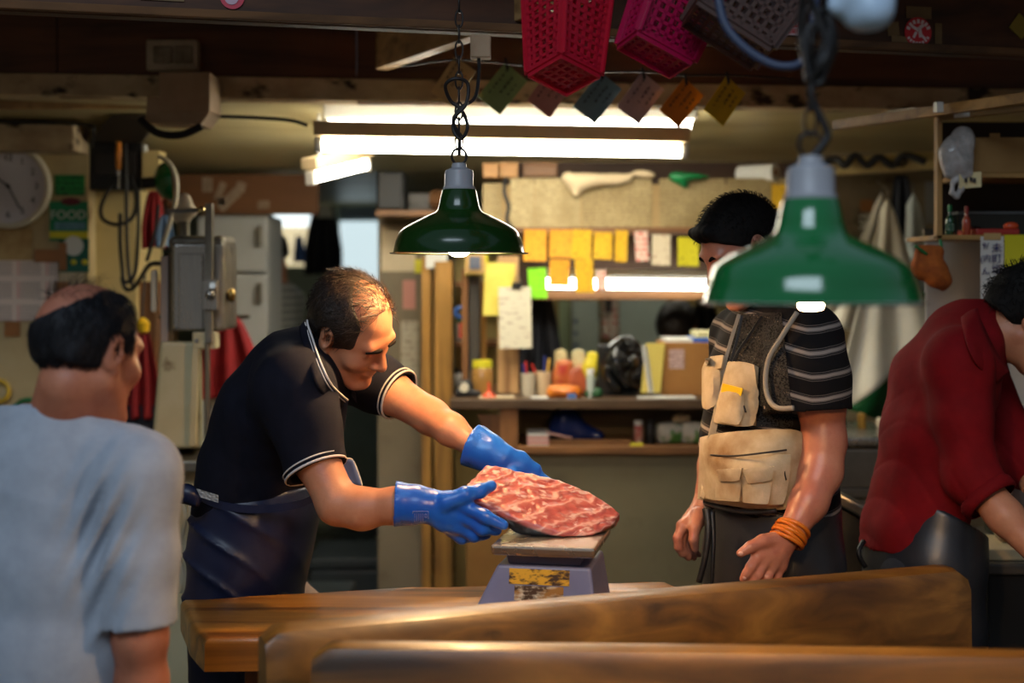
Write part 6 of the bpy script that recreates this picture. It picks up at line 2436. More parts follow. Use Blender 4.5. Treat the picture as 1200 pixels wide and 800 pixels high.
# yellow slips
M_ora = print_mat('orange_yellow_slip', lin(222, 156, 28), lin(170, 104, 22), 6, 7, (.09, .12), fill=.4, paper2=lin(204, 136, 22))
M_yel2 = print_mat('deep_yellow_slip', lin(218, 172, 20), lin(160, 112, 20), 7, 6, (.08, .12), fill=.4, paper2=lin(200, 152, 18))
M_lime = print_mat('acid_yellow_slip', lin(206, 196, 24), lin(150, 140, 20), 5, 8, (.1, .12), fill=.38)
M_neon = print_mat('neon_green_slip', lin(130, 216, 24), lin(80, 150, 20), 6, 7, (.08, .13), fill=.42)
M_redw = print_mat('white_slip_red_edge', lin(216, 190, 172), lin(200, 70, 60), 6, 4, (.06, .12), fill=.5)
M_wslip = print_mat('white_slip', lin(206, 192, 162), lin(170, 140, 120), 5, 6, (.08, .13), fill=.4)
G = 'paper slips pinned in a row above the office window'
for lab, px, d, m in (
        ('leftmost orange slip of the upper row, beside the far lamp', (613, 268, 642, 307), 5.43, M_ora),
        ('second orange slip of the upper row', (643, 268, 672, 305), 5.44, M_ora),
        ('third slip of the upper row, deep yellow', (670, 268, 695, 306), 5.43, M_yel2),
        ('fourth slip of the upper row, deep yellow', (695, 270, 719, 307), 5.44, M_yel2),
        ('narrow fifth slip of the upper row, deep yellow', (720, 270, 737, 307), 5.43, M_yel2),
        ('white slip with a red edge after the yellow ones', (742, 270, 760, 308), 5.44, M_redw),
        ('plain white slip right of the red-edged one', (763, 274, 787, 314), 5.43, M_wslip),
        ('acid yellow slip beside the vest man\'s face', (793, 277, 820, 313), 5.44, M_lime),
        ('orange slip hanging below the second one, over the glowing tube', (643, 303, 669, 338), 5.42, M_ora),
        ('yellow slip hanging below the third one, over the glowing tube', (672, 304, 696, 343), 5.42, M_yel2),
        ('small red and white slip just left of the bare tube end', (697, 315, 711, 341), 5.43, M_redw),
        ('neon green slip above the dark coat', (617, 312, 641, 351), 5.42, M_neon),
        ('yellow card right of the vest man\'s head', (903, 216, 924, 248), 5.40, M_yel2)):
    sheetobj('paper_slip', lab, 'paper slip', (px[0] + 1.2, px[1] + (px[0] % 3), px[2] - 1.2, px[3] - (px[0] % 4)), d, m, G, curl=.012, tilt=((px[0] * 7) % 5 - 2) * .022, seed=px[2])
sheetobj('yellow_sheet', 'large pale yellow sheet hanging left of the white list', 'paper', (569, 308, 604, 370), 5.42, mat('pale_yellow_sheet', lin(222, 206, 96), lin(204, 184, 76), 8, rough=.8), None, .0015, .01, -.05)
o = sheetobj('list_sheet', 'white list clipped on the pale post', 'paper', (584, 336, 622, 408), 5.39, print_mat('white_list', lin(206, 200, 176), lin(176, 160, 140), 12, 2.2, (.1, .22), fill=.42), None, .0015, .006, .02)
t = thing('bulldog_clip', 'black clip holding the white list', 'clip', P(606, 338, 5.38))
slab(MB(), 600, 331, 611, 338, 5.375, .012).build('jaw', M_black, t, bevel=.002)
MB().tube([P(602, 331, 5.38), P(604, 324, 5.38), P(608, 324, 5.38), P(610, 331, 5.38)], .0015, 6).build('loop', M_steel, t)
# on top of the board
M_wbox = wood('pale_box_wood', lin(196, 146, 92), lin(214, 168, 112), lin(150, 104, 60), 'X', .8, .6)
for lab, px, d in (('pale wooden box on top of the board, behind the far lamp chain', (566, 191, 584, 208), 5.5), ('second pale wooden box beside the first', (586, 190, 607, 208), 5.5), ('brown wooden box right of the two pale ones', (613, 190, 653, 207), 5.5)):
    t = thing('wooden_box', lab, 'box', P((px[0] + px[2]) / 2, px[3], d))
    mm = M_wbox if 'pale wooden' in lab else M_bwoodx
    slab(MB(), px[0], px[1] + 4, px[2], px[3], d, .14).build('body', mm, t, bevel=.004)
    slab(MB(), px[0] - .5, px[1], px[2] + .5, px[1] + 4, d - .004, .15).build('lid', mm, t, bevel=.003)
lo, hi = bounds([P(657, 230, 5.4), P(772, 196, 5.5)], .05)
v = Vol(lo, hi, .005)
v.ell(P(690, 210, 5.42), (.1, .03, .022), None, 0)
v.cone(P(665, 207, 5.42), P(676, 226, 5.42), .016, .012, .03)
v.cone(P(680, 214, 5.42), P(735, 209, 5.43), .024, .016, .03)
v.ell(P(755, 204, 5.43), (.045, .026, .016), Matrix.Rotation(.15, 3, 'Y'), .03)
gq = vnoise(93, 50)
v.disp(lambda x, y, z: .006 * gq(x, y, z))
tag(v.build('dust_sheet', mat('cream_cotton', lin(206, 186, 150), rough=.9), None, P(700, 228, 5.42)), 'crumpled cream cloth draped over the top of the board', 'cloth')
lo, hi = bounds([P(786, 224, 5.4), P(828, 198, 5.5)], .05)
v = Vol(lo, hi, .005)
v.ell(P(808, 207, 5.42), (.075, .03, .014), None, 0)
v.cone(P(792, 207, 5.42), P(803, 218, 5.42), .014, .01, .03)
v.disp(lambda x, y, z: .006 * gq(x, y, z))
tag(v.build('green_bag', mat('green_polythene', lin(20, 120, 66), rough=.3), None, P(806, 222, 5.42)), 'crumpled green polythene on top of the board', 'bag')
t = thing('paper_roll', 'white paper roll lying on top of the board left of the near lamp', 'roll', P(890, 216, 5.45))
MB().lathe([(.034, 0), (.034, .16)], P(909, 202, 5.44), (-.75, .66, 0), 24).build('roll', M_whitep, t, smooth=True)
MB().lathe([(.012, -.002), (.012, .002)], P(909, 202, 5.44), (-.75, .66, 0), 16).build('core', M_tape, t)
cable('dark chain of cable hanging beside the board', [(593, 208, 5.42), (591, 225, 5.4), (596, 242, 5.4), (594, 258, 5.4), (603, 270, 5.4)], .008)

# the counter
CT = 1.158
ct = thing('counter', 'long dark office counter with an open shelf under it', 'counter', (P(740, 0, 5.3).x, 5.3, 0))
xa, xb = P(527, 0, 5.2).x, P(965, 0, 5.2).x
M_top = mat('dark_counter_top', lin(64, 48, 36), lin(90, 70, 50), 7, rough=.4, stretch=(.5, 2, 1))
MB().span((xa, 5.2, CT - .035), (xb, 5.66, CT)).build('top', M_top, ct, bevel=.004)
xs = P(603, 0, 5.22).x
MB().span((xs, 5.22, .955), (xb, 5.6, .985)).build('shelf', M_bwoodx, ct, bevel=.003)
MB().span((xs - .005, 5.25, 0), (xb, 5.6, .955)).build('front_panel', M_olive, ct, bevel=.004)
MB().span((P(586, 0, 5.22).x, 5.22, .955), (xs + .012, 5.6, CT - .035)).build('side_panel', M_bwood, ct)
MB().span((xs, 5.585, .985), (xb, 5.6, CT - .035)).build('back_panel', mat('beige_grey_board', lin(120, 110, 88), rough=.7), ct)  # one even dull beige-grey tone
mb = MB()
mb.prism([P(560, 486, 5.26), P(590, 486, 5.26), P(590, 545, 5.26), P(584, 545, 5.26)], (0, .03, 0)).build('bracket', M_bwood, ct)
tag(MB().span((P(546, 0, 5.1).x, 5.12, 0), (P(602, 0, 5.1).x, 5.24, P(0, 606, 5.12).z)).build('storage_box', mat('ochre_carton', lin(150, 112, 56), lin(130, 94, 44), 4, rough=.7), None, (P(574, 0, 5.1).x, 5.18, 0), bevel=.005), 'tall ochre box standing against the counter behind the gloves', 'box')


def base(px, d, z=CT):
    return Vector(((px - 600) * d / F, d, z))


jar('jar', 'glass jar with a yellow lid on the left end of the counter', 565, 320 + (EYE - CT) * F / 5.35, 5.35, 25, 42, mat('amber_glass', lin(150, 110, 56), rough=.15, coat=.5), M_yelp)
t = thing('tape_dispenser', 'black tape dispenser beside the yellow-lidded jar', 'dispenser', base(545, 5.33))
lo, hi = bounds([base(545, 5.33)], .09)
v = Vol(lo, hi, .004)
v.ell(base(545, 5.33, CT + .03), (.035, .022, .035), None, 0)
v.box(base(549, 5.33, CT + .012), (.05, .022, .012), None, .005, .01)
v.build('body', M_black, t)
MB().lathe([(.018, -.026), (.018, .026)], base(544, 5.33, CT + .036), (0, 1, 0), 18).build('tape', M_rim, t, smooth=True)
t = thing('funnel', 'small orange-red funnel upside down on the counter', 'funnel', base(573, 5.26))
MB().lathe([(.028, 0), (.027, .006), (.012, .022), (.006, .028), (.004, .06)], base(573, 5.26), n=20).build('cone', mat('orange_red_plastic', lin(224, 84, 50), rough=.4), t, smooth=True)
MB().lathe([(.031, 0), (.031, .004)], base(573, 5.26), n=20).build('rim', bpy.data.materials['orange_red_plastic'], t)
for lab, px, d, w, dd, m in (('loose buff papers on the counter under the white list', 582, 5.27, .13, .08, M_paper), ('white folded paper on the counter before the pen cups', 632, 5.26, .06, .06, M_whitep), ('white papers before the cardboard carton', 790, 5.27, .15, .08, M_whitep), ('white slip of paper before the black fan', 757, 5.25, .06, .05, M_whitep)):
    c = base(px, d, CT + .003)
    tag(MB().box(c, (w, dd, .004), Matrix.Rotation(.1, 3, 'Z')).build('loose_paper', m, None, base(px, d)), lab, 'paper')


def pen_cup(label, px, d, h, R, m, pens):
    t = thing('pen_cup', label, 'cup', base(px, d))
    c = base(px, d)
    MB().lathe([(R * .85, 0), (R, h), (R - .003, h), (R * .8, .006)], c, n=20).build('cup', m, t, smooth=True)
    for (dx, ln, mm, tilt) in pens:
        p = tag(MB().tube([c + Vector((dx * .3, 0, .01)), c + Vector((dx + tilt, 0, ln))], [.004, .0045], 8).build('pen', mm, None, c + Vector((dx, 0, .01)), smooth=True), '%s pen standing in the %s' % (mm.name.split('_')[0], label.split(' on ')[0]), 'pen')
    return t


M_pr, M_pb, M_py = mat('red_pen', lin(176, 40, 36), rough=.4), mat('blue_pen', lin(50, 60, 130), rough=.4), mat('yellow_pen', lin(216, 176, 80), rough=.4)
pen_cup('white pen cup on the counter beside the post', 619, 5.36, .085, .028, mat('milky_plastic', lin(186, 178, 156), rough=.3), [(-.01, .12, M_pb, -.01), (.01, .13, M_pr, -.02)])
pen_cup('buff pen cup on the counter next to the snacks', 637, 5.38, .09, .03, mat('buff_plastic', lin(200, 176, 140), rough=.3), [(.012, .14, M_py, .01), (-.015, .12, M_pr, -.03), (.0, .15, M_pb, .005)])


def packet(label, px, d, w, h, dp, m, seed, tilt=0.0, z=CT, name='snack_packet', cat='packet'):
    c = base(px, d, z)
    lo, hi = bounds([c, c + Vector((0, 0, h))], max(w, dp, .06))
    v = Vol(lo, hi, .004)
    Rm = Matrix.Rotation(tilt, 3, 'Y')
    v.ell(c + Vector((0, 0, h * .5)), (w / 2, dp / 2, h * .52), Rm, 0)
    v.box(c + Vector((0, 0, h * .5)), (w * .42, dp * .3, h * .48), Rm, .006, .02)
    q = vnoise(seed, 70)
    v.disp(lambda x, y, z_: .005 * q(x, y, z_))
    v.half((0, 0, z + .002), (0, 0, -1))
    return tag(v.build(name, m, None, c), label, cat)


packet('orange snack bag lying in front on the counter', 661, 5.30, .13, .042, .08, mat('orange_foil', lin(222, 130, 36), lin(200, 104, 30), 12, rough=.35), 1)
packet('dark red snack packet behind the orange bag', 660, 5.40, .075, .13, .04, mat('red_foil', lin(160, 40, 34), lin(206, 140, 70), 14, rough=.35), 2, .1)
packet('brown and red snack packet right of the dark red one', 676, 5.40, .07, .1, .05, mat('brown_foil', lin(150, 70, 40), lin(190, 96, 60), 14, rough=.35), 3, -.3)
packet('tall yellow snack packet beside the fan', 690, 5.42, .055, .16, .035, mat('yellow_foil', lin(214, 200, 40), lin(196, 176, 50), 9, rough=.35), 4, .25)
packet('buff packet with an orange mark among the snacks', 680, 5.5, .06, .165, .03, mat('buff_foil', lin(206, 160, 120), lin(190, 196, 150), 14, rough=.35), 5, -.1)
packet('cream carton standing behind the snacks', 657, 5.52, .05, .16, .04, mat('cream_carton', lin(206, 190, 140), rough=.6), 6)
packet('small green packet at the foot of the fan', 696, 5.29, .06, .03, .05, mat('dark_green_foil', lin(40, 84, 50), rough=.4), 7)
jar('bottle', 'small clear bottle with a white cap left of the fan', 692, 320 + (EYE - CT) * F / 5.28, 5.28, 10, 34, mat('pale_bottle', lin(170, 180, 170), rough=.15), M_whitep, 'bottle')
tag(slab(MB(), 665, 461, 675, 467, 5.245, .01).build('blue_label', mat('blue_label_print', lin(70, 110, 170), rough=.5), None, P(670, 467.5, 5.25)), 'small blue box in front of the orange snack bag', 'box')

# fan
M_fan = mat('glossy_black_plastic', lin(20, 21, 22), rough=.16, coat=.5)
fn_ = thing('desk_fan', 'glossy black desk fan tilted upward on the counter', 'fan', base(733, 5.42))
fc_ = P(731, 427, 5.42)
axf = Vector((-.55, -.6, .35)).normalized()
axf = Vector((.75, -.6, .28)).normalized()
MB().lathe([(.012, -.1), (.06, -.095), (.088, -.06), (.102, -.01), (.106, .03), (.102, .045), (.094, .045), (.09, .03), (.08, -.02)], fc_, axf, 36, cap=False).build('shroud', M_fan, fn_, smooth='all')
gr = MB()
r_, u_ = frame_from(axf)
for R in (.03, .05, .07, .088):
    gr.tube([fc_ + axf * .044 + (r_ * math.cos(a) + u_ * math.sin(a)) * R for a in np.linspace(0, 6.283, 29)[:-1]], .0022, 5, closed=True)
for a in np.linspace(0, 6.283, 13)[:-1]:
    gr.tube([fc_ + axf * .046 + (r_ * math.cos(a) + u_ * math.sin(a)) * .015, fc_ + axf * .044 + (r_ * math.cos(a + .4) + u_ * math.sin(a + .4)) * .096], .0022, 5)
gr.build('grille', M_fan, fn_, smooth='all')
MB().lathe([(.026, .03), (.028, .045), (.02, .054), (.0, .056)], fc_, axf, 20).build('hub', M_fan, fn_, smooth='all')
for k in range(4):
    a = 1.57 * k + .4
    d = r_ * math.cos(a) + u_ * math.sin(a)
    e = axf.cross(d)
    MB().grid(lambda u, v: fc_ + d * (.02 + .06 * u) + e * ((v - .5) * (.03 + .04 * u)) + axf * (.015 + .02 * (v - .5)), 5, 4, thick=.002).build('blade', M_fan, fn_, smooth='all')
for s in (-1, 1):
    q = fc_ + r_ * s * .108
    MB().tube([q, q + Vector((0, .0, -.04)), Vector((q.x * .5 + fc_.x * .5, q.y, CT + .03)), Vector((fc_.x, 5.42, CT + .02))], [.014, .016, .016, .014], 10, smooth=5).build('arm', M_fan, fn_, smooth='all')
MB().lathe([(.075, 0), (.078, .008), (.06, .02), (.02, .03)], base(733, 5.42), n=32).build('base', M_fan, fn_, smooth=True)
slab(MB(), 701, 404, 717, 462.8, 5.38, .05).build('stand', M_black, fn_, bevel=.006)

# carton, files, papers to the right of the fan
t = thing('carton', 'brown carton with a printed label on the counter right of the fan', 'carton', base(803, 5.4))
yb = 320 + (EYE - CT) * F / 5.36
slab(MB(), 776, 401, 832, yb, 5.36, .22).build('box', mat('brown_cardboard', lin(160, 112, 56), lin(146, 98, 46), 4, rough=.8), t, bevel=.004)
slab(MB(), 784, 409, 802, 432, 5.357, .003).build('label', print_mat('pink_grey_label', lin(190, 160, 150), lin(120, 84, 90), 6, 5, (.06, .08), fill=.5), t)
for lab, px, d, m in (('white file lying on the carton', (781, 397, 815, 401), 5.37, M_whitep), ('blue file lying on the carton behind the vest', (812, 396, 846, 401), 5.365, mat('blue_file', lin(40, 96, 190), rough=.4)), ('cream file on top of the blue one', (817, 389, 845, 396), 5.38, mat('cream_file', lin(214, 206, 150), rough=.6))):
    tag(slab(MB(), *px, d, .2).build('document_file', m, None, P(px[0] + 10, px[3], d + .1), bevel=.001), lab, 'file')
tag(MB().grid(lambda u, v: P(757 + 22 * u - 6 * v, 402 + 58 * v, 5.33 + .03 * u - .05 * v), 5, 6, thick=.004).build('yellow_folder', mat('pale_yellow_card', lin(216, 196, 100), rough=.7), None, P(764, 460, 5.3)), 'yellow folder leaning against the carton', 'folder')
tag(MB().grid(lambda u, v: P(752 + 5 * u + 8 * v, 405 + 55 * v, 5.27 + .02 * u - .03 * v), 3, 6, thick=.004).build('white_card', M_whitep, None, P(764, 460, 5.28)), 'narrow white card leaning beside the yellow folder', 'card')

# the shelf under the counter
SZ = .985
for lab, args in (('red and white carton at the left end of the lower shelf', (618, 508, 643, 526)),):
    t = thing('tissue_carton', lab, 'carton', P(630, 526, 5.24))
    yb = 320 + (EYE - SZ) * F / 5.24
    slab(MB(), 618, 508, 643, yb, 5.24, .16).build('box', M_whitep, t, bevel=.003)
    for y in (512, 517, 522):
        slab(MB(), 617.8, y, 643.2, y + 2.2, 5.2385, .004).build('stripe', mat('red_stripe', lin(206, 110, 96), rough=.6), t)
tag(MB().grid(lambda u, v: P(640 + 30 * u, 505 + 7 * u + 2 * v, 5.25 + .1 * v), 5, 3, thick=.006).build('magazine', mat('pink_magazine', lin(206, 160, 150), rough=.5), None, P(655, 512, 5.3)), 'pink magazine sloping beside the red and white carton', 'magazine')
t = thing('wooden_tray', 'shallow wooden tray along the lower shelf', 'tray', base(690, 5.24, SZ))
yb = 320 + (EYE - SZ) * F / 5.24
slab(MB(), 644, 515, 739, yb, 5.235, .02).build('front', M_bwoodx, t)
MB().span((P(644, 0, 5.24).x, 5.255, SZ), (P(739, 0, 5.24).x, 5.5, SZ + .008)).build('bottom', M_bwoodx, t)
lo, hi = bounds([P(648, 512, 5.36), P(712, 480, 5.36)], .09)
v = Vol(lo, hi, .005)
v.ell(P(662, 497, 5.38), (.06, .07, .06), None, 0)
v.cone(P(668, 498, 5.38), P(700, 511, 5.36), .045, .02, .04)
v.cone(P(655, 510, 5.38), P(700, 514, 5.36), .03, .025, .04)
gq2 = vnoise(95, 60)
v.disp(lambda x, y, z: .012 * gq2(x, y, z))
v.half((0, 0, SZ + .012), (0, 0, -1))
tag(v.build('tarpaulin', mat('dark_blue_polythene', lin(28, 44, 96), rough=.25), None, P(680, 516, 5.36)), 'heap of dark blue polythene in the wooden tray', 'polythene sheet')
jar('can', 'small red can on the lower shelf', 748, 320 + (EYE - SZ) * F / 5.3, 5.3, 11, 27, mat('red_can', lin(176, 50, 40), lin(206, 190, 170), 20, rough=.4), M_whitep, 'can')
jar('bottle', 'black bottle on the lower shelf next to the red can', 762, 320 + (EYE - SZ) * F / 5.3, 5.3, 11, 28, M_black, M_black, 'bottle')
tag(slab(MB(), 738, 520, 754, 525.5, 5.232, .05).build('yellow_pack', M_yelp, None, P(746, 525.5, 5.24), bevel=.003), 'flat yellow pack at the end of the wooden tray', 'pack')
M_gw = mat('green_white_wrap', lin(206, 200, 180), lin(90, 140, 66), 16, (.5, .55), rough=.5)
packet('left green and white wrapped pack on the lower shelf', 784, 5.34, .1, .07, .1, M_gw, 8, 0, SZ, 'wrapped_pack', 'pack')
packet('right green and white wrapped pack beside the vest', 812, 5.34, .1, .075, .1, M_gw, 9, 0, SZ, 'wrapped_pack', 'pack')
packet('pale wrapped pack on top of the two green and white ones', 798, 5.36, .07, .035, .07, mat('pale_wrap', lin(190, 176, 150), rough=.5), 10, 0, SZ + .07, 'wrapped_pack', 'pack')

# inside the office
hung_cloth('dark_coat', 'dark navy coat hanging in the office window', 'coat', (632, 346, 5.95), .2, .42, 5.95, M_trs, 15, 3, .03, .45)
M_wb = mat('pale_whiteboard', lin(176, 190, 180), lin(164, 178, 170), 3, rough=.35)
for lab, px in (('narrow whiteboard on the office back wall left of the fan', (670, 352, 702, 448)), ('wide whiteboard on the office back wall above the fan', (726, 350, 783, 452))):
    t = thing('whiteboard', lab, 'whiteboard', P((px[0] + px[2]) / 2, px[3], 7.15))
    slab(MB(), *px, 7.15, .02).build('panel', M_wb, t)
    slab(MB(), px[0], px[3], px[2], px[3] + 3, 7.13, .06).build('ledge', M_dullsteel, t)
    if px[0] < 700:
        for y in (374, 388, 402, 414):
            slab(MB(), 672, y, 677, y + 5, 7.147, .003).build('mark', mat('blue_grey_ink', lin(92, 104, 130), rough=.6), t)
sheetobj('notice_sheet', 'white sheet with red marks between the two whiteboards', 'paper', (705, 348, 724, 396), 7.14, print_mat('red_marked_sheet', lin(196, 186, 170), lin(170, 70, 60), 6, 3, (.08, .2), fill=.5))
onwall('green_notice', 'pale green sheet beside the dark coat', 'paper', (655, 352, 668, 448), mat('pale_green_paper', lin(160, 176, 140), rough=.8), .003, d=7.2)
t = thing('hanging_cutter', 'black cutter hanging on the sheet with red marks', 'tool', P(713, 366, 7.1))
MB().bar(P(713, 348, 7.1), P(713, 366, 7.1), .03, .012, (0, 1, 0)).build('handle', M_black, t, bevel=.004)
MB().bar(P(706, 348, 7.1), P(720, 348, 7.1), .012, .02, (0, 1, 0)).build('crosspiece', M_black, t, bevel=.003)


def far_person(label, hc, fwd, sh_c, rvec, hip_c, cloth, hairm, h=.008, arms=None, seated=False):
    t = thing('person', label, 'person', (hip_c[0], hip_c[1], 0))
    hc, sh_c, hip_c, rvec = [np.array(q, float) for q in (hc, sh_c, hip_c, rvec)]
    Rq = frame(fwd)
    secs = [(hip_c, rvec, .16, .12), ((hip_c + sh_c) / 2, rvec, .17, .12), (sh_c, rvec, .16, .085)]
    fd = np.array([-rvec[1], rvec[0], 0])
    sh = [sh_c + rvec * .17 * s - [0, 0, .02] for s in (1, -1)]
    arms = arms or [[s_, s_ + np.array([0, 0, -.28]), s_ + fd * .1 + np.array([0, 0, -.5])] for s_ in sh]
    if seated:
        ft = [hip_c + rvec * .09 * s + fd * .45 for s in (1, -1)]
        ft = [np.array([f[0], f[1], .08]) for f in ft]
    else:
        ft = [np.array([hip_c[0] + rvec[0] * .1 * s, hip_c[1] + rvec[1] * .1 * s, .08]) for s in (1, -1)]
    lo, hi = bounds([hc, hip_c, sh_c] + ft + [p for a in arms for p in a], .16)
    lo[2] = 0
    b = Vol(lo, hi, h)
    b.loft([(c, r, a * .88, d * .88) for c, r, a, d in secs], .03)
    for f, s in zip(ft, (1, -1)):
        hp_ = hip_c + rvec * .09 * s
        kn = np.array([f[0], f[1], hip_c[2] - .02]) if seated else (hp_ + f) / 2
        b.chain([hp_, kn, f], (.08, .06, .045), .03)
    for a in arms:
        b.chain(a, (.052, .042, .03), .02)
        e = a[2] - a[1]
        e = e / np.linalg.norm(e)
        side = np.cross(e, [0, 0, 1.0])
        side /= np.linalg.norm(side) + 1e-9
        kk = [a[2] + e * .07 + side * (i - 1.5) * .018 for i in range(4)]
        skin_hand(b, a[2], a[2] + e * .04, kk, [[k + e * .03, k + e * .045 - [0, 0, .008], k + e * .055 - [0, 0, .02]] for k in kk],
                  [a[2] + e * .02 + side * .02, a[2] + e * .04 + side * .04, a[2] + e * .06 + side * .05, a[2] + e * .075 + side * .05])
    b.cone(sh_c, hc + Rq @ np.array([0, -.03, -.06]), .06, .055, .04)
    head(b, hc, Rq)
    b.build('body', M_skin, t)
    s = Vol(lo, hi, h)
    for a in arms:
        s.chain([a[0], a[1], a[1] + (a[2] - a[1]) * .1], (.072, .06, .056), .02)
    s.loft([(c, r, a + .006, d + .006) for c, r, a, d in secs], .04)
    for q in sh:
        s.cone(q, sh_c, .066, .08, .04)
    s.half(hip_c - [0, 0, .04], [0, 0, -1])
    w = vnoise(int(hc[1] * 100), 24)
    s.disp(lambda x, y, z: .005 * w(x, y, z))
    s.build('shirt', cloth, t)
    v = Vol(lo, hi, .01)
    for f, q in zip(ft, (1, -1)):
        hp_ = hip_c + rvec * .09 * q
        kn = np.array([f[0], f[1], hip_c[2] - .02]) if seated else (hp_ + f) / 2
        v.chain([hp_, kn, f], (.1, .078, .062), .03)
    v.half([0, 0, .1], [0, 0, -1])
    v.half(hip_c + [0, 0, .05], [0, 0, 1])
    v.build('trousers', M_trs, t)
    for f in ft:
        x = Vol(f - [.16, .2, .1], f + [.16, .2, .12], .008)
        x.cone([f[0], f[1], .05], [f[0] + fd[0] * .13, f[1] + fd[1] * .13, .045], .045, .042, 0)
        x.cone([f[0], f[1], .1], [f[0], f[1], .05], .05, .05, .02)
        x.half([0, 0, .004], [0, 0, -1])
        x.build('shoe', M_boot, t)
    lo, hi = bounds([hc], .16)
    hh_ = Vol(lo, hi, .005)
    q = lambda r, f, u: hc + Rq @ np.array([r, f, u])
    hh_.ell(q(0, -.013, .034), (.088, .11, .1), Rq, 0)
    hh_.ell(q(0, -.065, -.02), (.066, .052, .06), Rq, .02)
    hh_.half(q(0, .05, .02), Rq @ np.array([0, 1, -.8]), .01)
    hh_.half(q(0, -.02, -.05), Rq @ np.array([0, -.3, -1]), .006)
    for sg in (1, -1):
        hh_.ell(q(.088 * sg, -.006, -.008), (.024, .026, .04), Rq, .006, cut=True)
    w2 = vnoise(7, 110)
    hh_.disp(lambda x, y, z: .004 * w2(x, y, z))
    hh_.build('hair', hairm, t)
    return t


# someone bent over the desk inside the office
h1 = V3(795, 388, 6.1)
far_person('person with black hair bent over the desk behind the carton', h1, (-.35, -.6, -.72), h1 + [.05, .2, -.16], (-.95, .3, 0), h1 + [.06, .32, -.62], mat('dark_grey_jumper', lin(58, 60, 62), rough=.85), M_hair,
           seated=True, arms=[[h1 + np.array([-.13, .14, -.2]), h1 + np.array([-.24, .0, -.36]), h1 + np.array([-.16, -.17, -.30])], [h1 + np.array([.21, .24, -.2]), h1 + np.array([.27, .06, -.36]), h1 + np.array([.12, -.12, -.33])]])
t = thing('desk', 'office desk the bent person writes at', 'desk', (P(800, 0, 6.05).x, 6.05, 0))
zd = h1[2] - .37
MB().span((P(740, 0, 6).x, 5.72, zd - .03), (P(880, 0, 6).x, 6.1, zd)).build('top', M_bwoodx, t)
for x in (742, 876):
    for y in (5.74, 6.08):
        MB().span((P(x, 0, 6).x - .02, y - .02, 0), (P(x, 0, 6).x + .02, y + .02, zd - .03)).build('leg', M_bwood, t)
t = thing('stool', 'stool under the person at the desk', 'stool', (h1[0] + .06, h1[1] + .34, 0))
zs = h1[2] - .62 - .12
MB().lathe([(.15, zs - .04), (.16, zs - .02), (.15, zs)], (h1[0] + .06, h1[1] + .36, 0), n=24).build('seat', M_bwood, t)
for a in (0.8, 2.4, 3.9, 5.5):
    MB().tube([(h1[0] + .06 + .1 * math.cos(a), h1[1] + .36 + .1 * math.sin(a), zs - .04), (h1[0] + .06 + .15 * math.cos(a), h1[1] + .36 + .15 * math.sin(a), 0)], .014, 8).build('leg', M_dullsteel, t)
hung_cloth('black_bag', 'black bag hanging in the office behind the files', 'bag', (826, 352, 6.4), .12, .15, 6.4, M_black, 16, 2, .02, .6)

# a worker half hidden behind the freezer
M_stripe2, nt, bs = nodes('fine_grey_stripes')
L = nt.links
tcn = nt.nodes.new('ShaderNodeTexCoord')
wv = nt.nodes.new('ShaderNodeTexWave')
wv.bands_direction = 'Z'
wv.inputs['Scale'].default_value = 9
L.new(tcn.outputs['Object'], wv.inputs['Vector'])
rp = nt.nodes.new('ShaderNodeValToRGB')
rp.color_ramp.elements[0].color = lin(120, 126, 126)
rp.color_ramp.elements[1].color = lin(186, 190, 186)
rp.color_ramp.elements[0].position = .4
rp.color_ramp.elements[1].position = .6
L.new(wv.outputs['Fac'], rp.inputs[0])
L.new(rp.outputs[0], bs.inputs['Base Color'])
h2 = V3(312, 300, 7.0)
far_person('worker in a finely striped grey shirt half hidden behind the freezer', h2, (-.9, .2, -.3), h2 + [.05, 0, -.21], (.25, .97, 0), h2 + [.06, 0, -.8], M_stripe2, M_hair)
# ================================================================= RIGHT SIDE AND THINGS HANGING FROM THE FASCIA
M_vinyl = mat('cream_white_vinyl', lin(232, 226, 206), lin(216, 208, 184), 3, rough=.35, bump=.1, bscale=9)
M_bluew = mat('bluish_white_vinyl', lin(214, 224, 222), lin(196, 206, 200), 3, rough=.35)
M_greenv = mat('green_vinyl', lin(16, 96, 52), lin(12, 78, 42), 4, rough=.4)
M_shelfw = wood('amber_shelf_edge', lin(150, 110, 52), lin(176, 132, 70), lin(100, 66, 28), 'X', .8, .5)
M_shelfz = wood('amber_shelf_post', lin(150, 110, 52), lin(176, 132, 70), lin(100, 66, 28), 'Z', .8, .5)

# pipe with oddments along the right wall
tag(MB().tube([P(938, 198, 5.45), P(1120, 186, 5.35)], .035, 14).build('wall_pipe', M_cream2, None, P(1030, 195, 5.4), smooth=True), 'cream pipe running along the right wall above the vinyl aprons', 'pipe')
cable('tangle of black cable on the cream pipe', [(955, 196, 5.38), (978, 186, 5.36), (990, 194, 5.34), (1002, 182, 5.34), (1016, 194, 5.34), (1030, 184, 5.33), (1046, 194, 5.33), (1060, 182, 5.32), (1085, 190, 5.3)], .014)
tag(MB().lathe([(.014, 0), (.02, .0), (.02, .03), (.014, .03)], P(1054, 190, 5.37), (0, -1, 0), 18, cap=False).build('pipe_clip', M_black, None, P(1054, 194, 5.28)), 'black ring clip on the cream pipe', 'clip')
onwall('wall_tag', 'small brown patch on the right wall beside the aprons', 'patch', (1008, 234, 1023, 248), M_tape, .003, d=5.7)
onwall('wall_notice', 'white notice with black marks under the brown patch', 'notice', (1007, 250, 1026, 272), print_mat('black_marked_notice', lin(190, 184, 164), lin(40, 36, 34), 3, 3, (.06, .07), fill=.5), .003, d=5.7)
